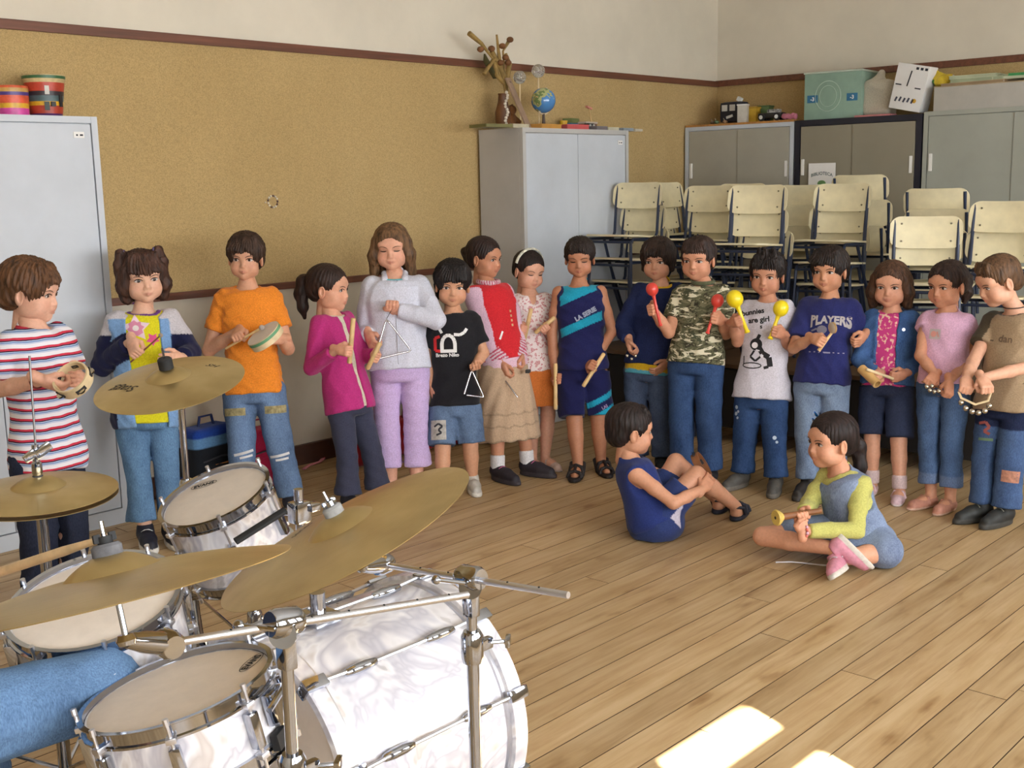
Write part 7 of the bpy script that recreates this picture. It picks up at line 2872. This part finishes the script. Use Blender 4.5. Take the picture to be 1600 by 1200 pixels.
# centre cabinet: branches in a vase, globe, clear balls, books and bits
T2 = 1.817
vb = at_y(790, 190, 4.86)
vase = empty('dried_branches', (vb[0], 4.88, T2), 0, 'dried branches and seed pods standing in a slim vase above the globe', 'branches')
MB().lathe([(0.030, 0), (0.045, 0.02), (0.048, 0.10), (0.030, 0.16), (0.026, 0.20), (0.030, 0.21)], n=20).build('vase', mat('vase_brown', (104, 66, 36), 0.5, vary=0.2), vase)
branch_m = mat('dry_branch', (138, 112, 62), 0.8, vary=0.2, scale=20)
o_ = np.array(vase.location)


def vp(x, y, Y=4.88):
    return at_y(x, y, Y) - o_


for pts, rs in (([(786, 130), (770, 92), (752, 68), (733, 52)], [0.008, 0.006, 0.012, 0.016]), ([(788, 130), (780, 90), (776, 54)], [0.010, 0.012, 0.006]), ([(790, 130), (786, 80), (796, 62)], [0.008, 0.006, 0.013]),
                ([(788, 120), (772, 92), (756, 116)], [0.016, 0.016, 0.012]), ([(790, 140), (796, 100), (790, 84)], [0.014, 0.016, 0.010]), ([(792, 150), (784, 110), (768, 80)], [0.012, 0.012, 0.016]), ([(787, 130), (776, 118), (772, 98)], [0.012, 0.012, 0.010])):
    MB().tube([vp(*p) for p in pts] if len(pts) > 1 else pts, rs, 9).build('branch', branch_m, vase)
pod_m = mat('seed_pod', (110, 72, 40), 0.8, vary=0.2)
for x, y in ((751, 77), (768, 76), (785, 72), (790, 90), (782, 98), (794, 98), (797, 62)):
    MB().ball(vp(x, y, 4.86), 0.022, 10, (1, 1, 0.8)).build('seed_pod', pod_m, vase)
MB().tube([vp(774, 122, 4.9), vp(760, 96, 4.9), vp(757, 84, 4.9)], [0.022, 0.026, 0.006], 8, flat=0.3).build('dry_leaf', mat('dry_leaf', (74, 70, 40), 0.8), vase)
sp_ = at_y(792, 195, 4.80)
spg = empty('bead_spiral', (sp_[0], 4.80, T2), 0, 'upright string of white beads in front of the vase', 'ornament')
for i in range(13):
    MB().ball((0.008 * cos(i * 1.1), 0.008 * sin(i * 1.1), 0.012 + i * 0.0165), 0.0095, 10).build('bead', mat('white_bead', (210, 200, 186), 0.3), spg)
MB().lathe([(0.002, 0), (0.002, 0.225)], n=6).build('wire', steel, spg)
pl = empty('leaning_board', at_y(818, 192, 4.76) * np.array([1, 1, 0]) + np.array([0, 0, T2]), 0, 'narrow grey-brown board leaning from the vase towards the globe', 'board')
o_ = np.array(pl.location)
a_, b_ = at_y(793, 122, 4.86) - o_, at_y(826, 190, 4.74) - o_
b_[2] = 0.004
dv = nrm(b_ - a_)
MB().box((a_ + b_) / 2, (0.055, 0.010, np.linalg.norm(b_ - a_)), frame(dv, (1, 0.2, 0)), bev=0.002).build('plank_body', mat('board_grey', (150, 124, 104), 0.6, vary=0.1), pl)
MB().lathe([(0.010, 0), (0.010, 0.004)], a_ + np.array([0.004, -0.012, -0.03]), (0, -1, 0), 12).build('hole_ring', mat('hole_dark', (90, 76, 64), 0.6), pl)


def globe_material():
    m = bpy.data.materials.new('globe_map')
    nt, b = nodes_of(m)
    n = noise_node(nt, 9, 4, 0.55, 0.3)
    c = ramp(nt, n, [(0.0, (70, 130, 190)), (0.50, (70, 130, 190)), (0.51, (170, 176, 120)), (0.58, (110, 130, 80)), (0.64, (196, 170, 120))], 'CONSTANT')
    nt.links.new(c, b.inputs['Base Color'])
    b.inputs['Roughness'].default_value = 0.2
    b.inputs['Coat Weight'].default_value = 0.5
    return m


gc = at_y(849, 157, 4.80)
gl = empty('globe', (gc[0], 4.80, T2), 0, 'blue terrestrial globe on a stand on the pale grey cabinet', 'globe')
gz = gc[2] - T2
MB().ball((0, 0, gz), 0.076, 28).build('sphere', globe_material(), gl)
MB().tube([(0.082 * cos(t) * 0.9, 0.0, gz + 0.082 * sin(t)) for t in np.linspace(-2.2, 1.2, 18)], 0.004, 8).build('meridian', mat('globe_arm', (200, 190, 170), 0.4), gl)
MB().lathe([(0.055, 0), (0.055, 0.008), (0.012, 0.016), (0.008, max(0.02, gz - 0.08))], n=24).build('foot', mat('globe_foot', (70, 52, 40), 0.4), gl)
glass_b = mat('clear_plastic', (214, 212, 208), 0.08, vary=0.0, trans=0.75)
for (x, y, r, lab) in ((841, 111, 0.042, 'upper clear plastic ball on a stick above the globe'), (812, 121, 0.040, 'lower clear plastic ball on a stick left of the globe')):
    c_ = at_y(x, y, 4.90)
    bl = empty('clear_ball', (c_[0], 4.90, T2), 0, lab, 'ball', 'clear balls on sticks')
    MB().ball((0, 0, c_[2] - T2), r, 20).build('ball_shell', glass_b, bl)
    MB().lathe([(0.004, 0), (0.004, c_[2] - T2 - r * .9)], n=8).build('stick', pale_wood, bl)
    mm = MB()
    for i in range(8):
        a = i * 2.4
        mm.ball((r * .55 * cos(a), r * .55 * sin(a), c_[2] - T2 + r * .5 * cos(i * 1.7)), 0.007, 6)
    o = mm.build('confetti_filling', mat('confetti', (200, 176, 160), 0.5, vary=0.4, scale=40), bl)
    o['kind'] = 'stuff'
tb_ = at_y(806, 190, 4.84)
td = empty('stuffed_toy', (tb_[0] - .02, 4.88, T2), 0, 'small brown stuffed toy slumped behind the leaning board', 'toy')
F = Field()
F.ell((0, 0, 0.05), (0.05, 0.04, 0.05), k=0)
F.ell((0.01, -0.015, 0.115), (0.032, 0.03, 0.03), k=0.015)
for s in (-1, 1):
    F.ell((s * 0.028, -0.005, 0.140), (0.012, 0.008, 0.012), k=0.006)
    F.cone((s * 0.035, -0.01, 0.075), (s * 0.06, -0.035, 0.045), 0.014, 0.012, k=0.012)
    F.cone((s * 0.03, -0.02, 0.022), (s * 0.04, -0.06, 0.018), 0.018, 0.016, k=0.012)
tP, tQ = F.mesh(0.005)
link_mesh('toy_body', np_mesh('toy_body', tP, tQ, True, paint(tP, (126, 82, 48))), cloth_mat, td)


def box_thing(name, label, cat, c, s, m, rz=0.0, lid=None, group=None, bev=0.003, tilt=None):
    r = empty(name, c, rz, label, cat, group)
    if tilt:
        r.rotation_euler = (tilt[0], tilt[1], rz)
    MB().box((0, 0, s[2] / 2), s, bev=bev).build('box_body', m, r)
    if lid:
        MB().box((0, 0, s[2] - lid[0] / 2 + .001), (s[0] + .008, s[1] + .008, lid[0]), bev=bev).build('lid', lid[1], r)
    return r


def book(label, c, w, d, h, col, rz=0.0, group='books and magazines lying on the pale grey cabinet'):
    r = empty('book', c, rz, label, 'book', group)
    MB().box((0, 0, h * .06), (w, d, h * .12)).build('cover', mat('cover_%d_%d_%d' % col, col, 0.5), r, sm=None)
    MB().box((0.002, 0, h * .5), (w - .008, d - .008, h * .76)).build('pages', paper_white, r, sm=None)
    MB().box((0, -d / 2 + .002, h * .5), (w * .97, 0.004, h * .78)).build('spine', mat('cover_%d_%d_%d' % shade(col, 0.9), tuple(shade(col, 0.9)), 0.5), r, sm=None)
    MB().box((-w / 2 + .002, 0, h * .5), (0.004, d * .97, h * .78)).build('spine', mat('cover_%d_%d_%d' % shade(col, 0.9), tuple(shade(col, 0.9)), 0.5), r, sm=None)
    MB().box((0, 0, h * .94), (w, d, h * .12)).build('cover', mat('cover_%d_%d_%d' % col, col, 0.5), r, sm=None)
    return r


for i, (x, w, h, col, lab) in enumerate(((768, 0.20, 0.018, (120, 116, 70), 'olive book lying at the left end of the pale grey cabinet'), (802, 0.14, 0.022, (196, 186, 160), 'cream book lying under the leaning board'),
                                        (846, 0.22, 0.026, (206, 150, 70), 'orange-edged magazine pile below the globe'), (892, 0.20, 0.030, (206, 90, 90), 'pink and red magazine right of the globe'),
                                        (926, 0.12, 0.024, (120, 112, 116), 'grey notebook near the right end of the pale grey cabinet'), (948, 0.10, 0.020, (206, 200, 176), 'pale booklet beside the grey notebook'), (968, 0.11, 0.018, (150, 160, 170), 'bluish booklet overhanging near the cabinet corner'), (985, 0.10, 0.014, (214, 206, 190), 'cream paper slip overhanging the right cabinet corner'))):
    p = at_y(x, 196, 4.76)
    book(lab, (p[0], 4.765 + 0.01 * (i % 2), T2), w, 0.16, h, col, 0.06 * ((i * 7) % 5 - 2))
yp = at_y(884, 190, 4.86)
cup = empty('paper_cup', (yp[0], 4.88, T2), 0, 'yellow cup in front of the blue and green box', 'cup')
MB().lathe([(0.020, 0), (0.026, 0.062), (0.024, 0.062), (0.019, 0.004)], n=20, capt=True).build('cup_body', mat('cup_yellow', (206, 166, 40), 0.45), cup)
MB().tube([(0.026 * cos(t), 0.026 * sin(t), 0.062) for t in np.linspace(0, 2 * pi, 20, endpoint=False)], 0.002, 6, closed=True).build('cup_rim', mat('cup_yellow', (206, 166, 40), 0.45), cup)
bp = at_y(896, 190, 4.93)
bx_ = box_thing('craft_box', 'small blue and green craft box behind the yellow cup', 'box', (bp[0] + .01, 4.96, T2), (0.10, 0.06, 0.085), mat('box_blue', (70, 120, 150), 0.5, vary=0.1), 0.2, (0.03, mat('box_green', (110, 120, 70), 0.5)))
bp = at_y(922, 190, 4.88)
bx2 = box_thing('craft_box', 'brown craft box with a stick mast on top', 'box', (bp[0], 4.90, T2), (0.13, 0.06, 0.062), mat('box_brown', (120, 88, 70), 0.6), 0.1, (0.012, mat('box_pale', (196, 180, 166), 0.6)))
MB().tube([(0.045, 0, 0.06), (0.02, 0, 0.15)], 0.004, 8).build('mast', beech, bx2)
MB().box((0.015, 0, 0.155), (0.055, 0.02, 0.01), Matrix.Rotation(0.25, 3, 'Y')).build('pennant', mat('pennant_pink', (206, 130, 120), 0.6), bx2, sm=None)
bp = at_y(868, 195, 4.86)
bk_ = empty('basket_bowl', (bp[0], 4.87, T2), 0, 'low reddish dish in front of the globe foot', 'dish')
MB().lathe([(0.022, 0), (0.036, 0.022), (0.034, 0.022), (0.02, 0.005)], n=20).build('dish_body', mat('dish_red', (150, 86, 60), 0.6), bk_)
MB().ball((0.0, 0, 0.02), 0.018, 10).build('dish_filling', mat('dish_fill', (170, 110, 80), 0.8), bk_)
cp = at_y(932, 196, 4.80)
ca_ = empty('toy_car', (cp[0], 4.86, T2 + 0.026), 0.2, 'little black and white toy vehicle among the magazines', 'toy')
MB().box((0, 0, 0.017), (0.08, 0.035, 0.018), bev=0.005).build('toy_body', mat('toy_black', (36, 36, 38), 0.4), ca_)
for x in (-0.025, 0.025):
    MB().lathe([(0.010, -0.004), (0.010, 0.004)], (x, -0.02, 0.010), (0, 1, 0), 14).build('wheel', mat('toy_wheel', (180, 180, 176), 0.4), ca_)

# corner cabinet A: cork sheet, monster mask, scissors-like bits, toy car, boxes
TA = 1.875
XA = 7.40


def on_right(x, y, X=7.42):
    p = at_x(x, y, X)
    return p


ck_ = empty('cork_sheet', (7.585, 4.585, TA), 0, 'orange cork sheet covering the top of the corner cabinet', 'sheet')
MB().box((0, 0, 0.008), (0.45, 0.90, 0.014)).build('sheet_body', mat('cork_sheet', (176, 124, 66), 0.8, vary=0.1, scale=60), ck_, sm=None)
TA += 0.016
p = on_right(1143, 165, 7.50)
mk = empty('monster_box', (7.54, p[1], TA), -pi / 2, 'black craft box with white eyes and grin on the corner cabinet', 'craft box')
MB().box((0, 0, 0.085), (0.19, 0.11, 0.15), bev=0.03).build('box_body', mat('craft_black', (30, 32, 44), 0.6), mk)
wp = mat('craft_white', (210, 210, 206), 0.7)
for x in (-0.048, 0.018):
    MB().box((x, -0.058, 0.115), (0.046, 0.006, 0.045), bev=0.002).build('eye_patch', wp, mk)
MB().box((-0.005, -0.058, 0.052), (0.055, 0.006, 0.018), Matrix.Rotation(-0.25, 3, 'Y')).build('grin_patch', wp, mk, sm=None)
MB().box((0.045, 0.0, 0.175), (0.035, 0.03, 0.03), Matrix.Rotation(0.5, 3, 'Y')).build('white_tab', wp, mk, sm=None)
p = on_right(1160, 170, 7.42)
box_thing('milk_carton', 'grey-white cut carton beside the black craft box', 'carton', (7.43, p[1], TA), (0.05, 0.07, 0.13), mat('carton_grey', (190, 186, 176), 0.7), 0.2, (0.01, wp))
p = on_right(1178, 170, 7.50)
box_thing('craft_box', 'yellow craft box on the corner cabinet', 'box', (7.50, p[1], TA), (0.06, 0.075, 0.11), mat('box_yellow', (196, 158, 46), 0.6), 0.0, (0.012, mat('box_mustard', (170, 134, 40), 0.6)))
p = on_right(1192, 170, 7.56)
box_thing('craft_box', 'green craft box behind the black toy car', 'box', (7.60, p[1], TA), (0.07, 0.09, 0.12), mat('box_leaf', (96, 120, 76), 0.6), 0.0, (0.012, mat('box_leaf2', (80, 104, 66), 0.6)))
p = on_right(1206, 178, 7.44)
tc = empty('toy_car', (7.44, p[1], TA), 0, 'black toy car with white wheels near the green storage carton', 'toy')
MB().box((0, 0, 0.040), (0.07, 0.19, 0.035), bev=0.010).build('car_body', mat('toy_black', (36, 36, 38), 0.4), tc)
MB().box((0, -0.02, 0.068), (0.055, 0.09, 0.028), bev=0.010).build('cabin', mat('toy_stripes', (120, 120, 118), 0.4, vary=0.6, scale=60), tc)
for s in (-1, 1):
    for t in (-1, 1):
        w_ = MB().lathe([(0.026, -0.008), (0.028, 0), (0.026, 0.008)], (s * 0.036, t * 0.062, 0.028), (1, 0, 0), 16).build('wheel', rubber, tc)
        MB().lathe([(0.014, -0.002), (0.014, 0.002)], (s * 0.046, t * 0.062, 0.028), (1, 0, 0), 12).build('hub_cap', wp, w_)
p = on_right(1122, 182, 7.44)
for i, (dx, col) in enumerate(((0, (90, 110, 80)), (0.06, (150, 120, 90)), (-0.06, (110, 90, 70)))):
    t_ = empty('pencil_sharpener', (7.42 + .02 * i, p[1] - dx, TA), 0, ['green', 'tan', 'brown'][i] + ' little craft oddment at the left end of the corner cabinet', 'oddment', 'craft oddments')
    MB().ball((0, 0, 0.014), 0.018, 10, (1.2, 1, .75)).build('lump', mat('odd_%d' % i, col, 0.6), t_)
    MB().tube([(0, 0, 0.02), (0.01, 0.02, 0.04)], 0.003, 6).build('stalk', mat('odd_stalk', (170, 160, 150), 0.6), t_)
p = on_right(1238, 178, 7.44)
pb = empty('pink_bow', (7.42, p[1] + 0.01, TA), 0, 'crumpled pink paper flower beside the green storage carton', 'paper flower')
F = Field()
for i in range(6):
    F.ell((0.0, -0.045 + 0.018 * i, 0.022 + 0.006 * (i % 2)), (0.022, 0.016, 0.022), k=0.006)
F.disp = wrinkle(0.004, 70, 3)
tP, tQ = F.mesh(0.005)
link_mesh('crepe', np_mesh('crepe', tP, tQ, True, paint(tP, (196, 120, 140))), cloth_mat, pb)

# black cabinet: green storage carton, white bags
TB = 1.88
gA, gB = at_x(1254, 180, 7.40), at_x(1350, 180, 7.40)
gw = 0.40
gcart = empty('storage_carton', (7.56, gA[1] - 0.20, TB), -pi / 2 + 0.10, 'pale green cardboard storage carton with blue labels on the black-framed cabinet', 'carton')
gm = mat('carton_green', (132, 158, 142), 0.75, vary=0.06, scale=5)
MB().box((0, 0, 0.155), (gw, 0.30, 0.31), bev=0.004).build('carton_body', gm, gcart)
MB().box((0, 0, 0.314), (gw + .012, 0.312, 0.012), bev=0.003).build('lid', mat('carton_lid', (176, 186, 172), 0.75), gcart)
bl_m = mat('carton_blue', (46, 104, 140), 0.7)
for x in (-0.14, 0.14):
    lb = MB().box((x, -0.1515, 0.14), (0.075, 0.003, 0.05)).build('blue_label', bl_m, gcart, sm=None)
    tm = MB()
    vs, fs = text_mesh('-3', 0.035, bold=0.001)
    tm.add([(x + v[0], -0.1535, 0.138 + v[1]) for v in vs], fs)
    tm.build('label_mark', paper_white, lb, sm=None)
rm = MB()
rm.tube([(-0.03 + 0.09 * cos(t), -0.151, 0.155 + 0.10 * sin(t)) for t in np.linspace(0, 2 * pi, 30, endpoint=False)], 0.003, 6, closed=True)
rm.tube([(-0.03 + 0.06 * cos(t), -0.151, 0.155 + 0.07 * sin(t)) for t in np.linspace(0, 2 * pi, 30, endpoint=False)], 0.002, 6, closed=True)
rm.build('printed_rings', mat('carton_ring', (160, 180, 166), 0.75), gcart)
p = at_x(1372, 150, 7.52)
bag = empty('paper_bag', (7.55, p[1] + 0.005, TB), 0, 'crumpled off-white bag between the green carton and the tilted white carton', 'bag')
F = Field()
F.rbox((0, 0, 0.125), (0.07, 0.105, 0.125), 0.04, k=0)
F.cone((0, 0.02, 0.22), (0, -0.01, 0.285), 0.06, 0.03, k=0.04)
F.disp = wrinkle(0.008, 30, 5)
tP, tQ = F.mesh(0.008)
link_mesh('bag_cloth', np_mesh('bag_cloth', tP, tQ, True, paint(tP, (200, 192, 174))), cloth_mat, bag)
p = at_x(1418, 140, 7.42)
wc = empty('white_carton', (7.46, p[1] + 0.01, TB + 0.030), -pi / 2, 'white printed carton tipped to the right on the black-framed cabinet', 'carton')
wc.rotation_euler = (0, radians(12), -pi / 2)
MB().box((0, 0, 0.145), (0.215, 0.13, 0.29), bev=0.004).build('carton_body', mat('carton_white', (222, 220, 218), 0.7, vary=0.02), wc)
pr_ = MB()
for i in range(5):
    pr_.box((-0.07 + 0.028 * i, -0.066, 0.062 + 0.004 * (i % 2)), (0.012, 0.002, 0.030), Matrix.Rotation(0.3, 3, 'Y'))
pr_.build('printed_figures', mat('carton_print', (70, 70, 84), 0.8), wc, sm=None)
MB().lathe([(0.014, 0), (0.014, 0.002)], (0.055, -0.065, 0.066), (0, -1, 0), 14).build('printed_dot', mat('carton_orange', (206, 160, 60), 0.8), wc)
l_ = MB()
l_.box((-0.010, -0.066, 0.20), (0.008, 0.002, 0.10), Matrix.Rotation(0.12, 3, 'Y'))
for i in range(3):
    l_.box((0.03 + 0.03 * i, -0.066, 0.268), (0.018, 0.002, 0.016))
l_.box((-0.075, -0.066, 0.155), (0.04, 0.002, 0.008))
l_.box((0.06, -0.066, 0.145), (0.04, 0.002, 0.008))
l_.build('printed_lines', ink, wc, sm=None)
p = at_x(1366, 178, 7.40)
book('pink folder lying on the black-framed cabinet edge', (7.415, p[1], TB), 0.09, 0.26, 0.012, (206, 130, 130), 0.0, None)

# right cabinet: long white box, yellow bag, green papers
TC = 1.89
lb = box_thing('long_box', 'long grey-white cardboard box on the right-hand cabinet', 'box', (7.58, 2.62, TC), (0.40, 1.06, 0.152), mat('box_longwhite', (176, 172, 164), 0.75, vary=0.03), 0.0, (0.006, mat('box_longlid', (170, 150, 120), 0.75)))
p = at_x(1474, 124, 7.50)
yb = empty('yellow_bag', (7.52, p[1], TC + .155), 0, 'crumpled yellow plastic bag at the left end of the long box', 'bag')
F = Field()
F.ell((0, 0, 0.04), (0.06, 0.075, 0.042), k=0)
F.cone((0, 0.03, 0.05), (0, 0.055, 0.11), 0.03, 0.012, k=0.03)
F.cone((0, -0.03, 0.04), (0, -0.08, 0.03), 0.03, 0.02, k=0.03)
F.disp = wrinkle(0.006, 45, 8)
tP, tQ = F.mesh(0.006)
cc = paint(tP, (216, 186, 50))
cc[(tP[:, 1] > 0.045) & (tP[:, 2] < 0.05)] = np.array(lin((60, 120, 60)))
cc[(tP[:, 1] < -0.06)] = np.array(lin((200, 196, 190)))
link_mesh('bag_film', np_mesh('bag_film', tP, tQ, True, cc), shoe_mat, yb)
for i, (x, w, h, col, dz, lab) in enumerate(((1530, 0.42, 0.018, (178, 150, 116), 0, 'tan folder lowest in the pile on the long box'), (1535, 0.34, 0.022, (172, 182, 150), 0.018, 'thick pale green magazine in the pile on the long box'), (1528, 0.30, 0.020, (186, 194, 164), 0.040, 'light green magazine topmost in the pile on the long box'), (1588, 0.24, 0.016, (196, 200, 170), 0.018, 'cream-green booklet at the right edge of the pile'), (1602, 0.16, 0.016, (60, 140, 80), 0.034, 'bright green booklet at the right edge on top'))):
    p = at_x(x, 115, 7.52)
    book(lab, (7.54, p[1], TC + 0.155 + dz), 0.22, w, h, col, 0.05 * (i - 2), 'papers on the long box')

# ------------------------------------------------------------------ bags along the skirting board
def backpack(name, label, px_c, Y, size, col, col2, rz=0.0, kind='pack', trim=None):
    c = at_y(px_c[0], px_c[1], Y)
    r = empty(name, (c[0], Y, 0), rz, label, 'bag', 'school bags along the wall')
    w, d, h = size
    F = Field()
    F.rbox((0, 0, h * .5), (w / 2, d / 2, h / 2), min(d, w) * .22, k=0)
    F.rbox((0, -d * .45, h * .30), (w * .40, d * .22, h * .26), d * .18, k=0.015)
    F.disp = wrinkle(0.003, 25, int(px_c[0]))
    P, Q = F.mesh(0.008)
    C = paint(P, col)
    if trim:
        C = trim(P, C, h)
    link_mesh('bag_body', np_mesh('bag_body', P, Q, True, C), cloth_mat, r)
    MB().tube([(-0.05, 0.0, h - .02), (-0.035, 0, h + 0.045), (0.035, 0, h + 0.045), (0.05, 0, h - .02)], 0.009, 8, flat=0.6).build('handle', mat('strap_%d_%d_%d' % col2, col2, 0.7), r)
    MB().tube([(-w * .38, -d * .52, h * .62), (0, -d * .60, h * .66), (w * .38, -d * .52, h * .62)], 0.004, 6).build('zip', mat('zip_dark', (40, 40, 46), 0.5), r)
    return r


def blue_trim(P, C, h):
    z = P[:, 2] / h
    C[(z > 0.42) & (z < 0.78)] = np.array(lin((26, 28, 34)))
    C[(z >= 0.78) & (z < 0.90)] = np.array(lin((90, 130, 170)))
    return C


bp_ = backpack('backpack', 'blue and black school backpack standing behind the girl in yellow', (326, 730), 4.70, (0.26, 0.16, 0.40), (28, 60, 140), (30, 44, 90), 0.15, trim=blue_trim)
MB().box((0.01, -0.085, 0.215), (0.085, 0.012, 0.024), bev=0.003).build('name_label', mat('label_orange', (190, 120, 60), 0.6, vary=0.3, scale=50), bp_)
MB().ball((0.02, -0.080, 0.10), 0.07, 16, (1, .35, .7)).build('shiny_pocket', mat('pvc_blue', (30, 70, 150), 0.08, coat=1.0), bp_)
backpack('school_bag', 'crimson school bag behind the legs of the boy in orange', (405, 730), 4.84, (0.24, 0.14, 0.30), (176, 34, 70), (150, 30, 60), 0.0)
backpack('school_bag', 'dark red bag slumped behind the navy trousers of the cardigan girl', (572, 700), 4.82, (0.34, 0.18, 0.24), (150, 36, 42), (110, 26, 34), 0.1)
backpack('school_bag', 'bright red bag between the cardigan girl and the lilac trousers', (640, 680), 4.82, (0.28, 0.16, 0.20), (176, 44, 50), (110, 26, 34), -0.1)
backpack('school_bag', 'dark red bag behind the boy in denim shorts', (712, 690), 4.78, (0.26, 0.16, 0.16), (140, 36, 46), (60, 40, 60), 0.0)
backpack('school_bag', 'navy bag on the floor behind the beige skirt', (770, 690), 4.62, (0.22, 0.16, 0.15), (36, 48, 84), (30, 36, 60), 0.2)
c = gnd(492, 727)
sc_ = empty('pink_scarf', (c[0], c[1], 0), 0.4, 'pale pink strap lying on the floor by the skirting board', 'strap')
MB().tube([(-0.12, 0, 0.008), (-0.04, 0.015, 0.008), (0.05, -0.005, 0.009), (0.13, 0.02, 0.008)], 0.012, 8, flat=0.4, up=(0, 0, 1)).build('webbing', mat('webbing_pink', (206, 130, 140), 0.8), sc_)
MB().box((0.135, 0.022, 0.010), (0.03, 0.026, 0.01), bev=0.003).build('buckle', mat('buckle_red', (170, 60, 70), 0.4), sc_)
# ring of coloured beads pinned to the cork
rc = at_y(426, 315, BACK_Y - 0.012)
rg = empty('bead_ring', (rc[0], BACK_Y - 0.014, rc[2]), 0, 'small ring of white and brown beads pinned to the cork wall', 'ornament')
for i in range(13):
    a = 2 * pi * i / 13
    MB().ball((0.030 * cos(a), 0, 0.030 * sin(a)), 0.0058, 8).build('bead', mat('bead_white', (216, 206, 186), 0.4) if i % 3 else mat('bead_brown', (92, 66, 60), 0.4), rg)
MB().ball((-0.046, 0, -0.003), 0.005, 8).build('bead', mat('bead_white', (216, 206, 186), 0.4), rg)
MB().tube([(0.030 * cos(a), 0.003, 0.030 * sin(a)) for a in np.linspace(0, 2 * pi, 24, endpoint=False)], 0.0012, 5, closed=True).build('string', mat('bead_brown', (92, 66, 60), 0.4), rg)
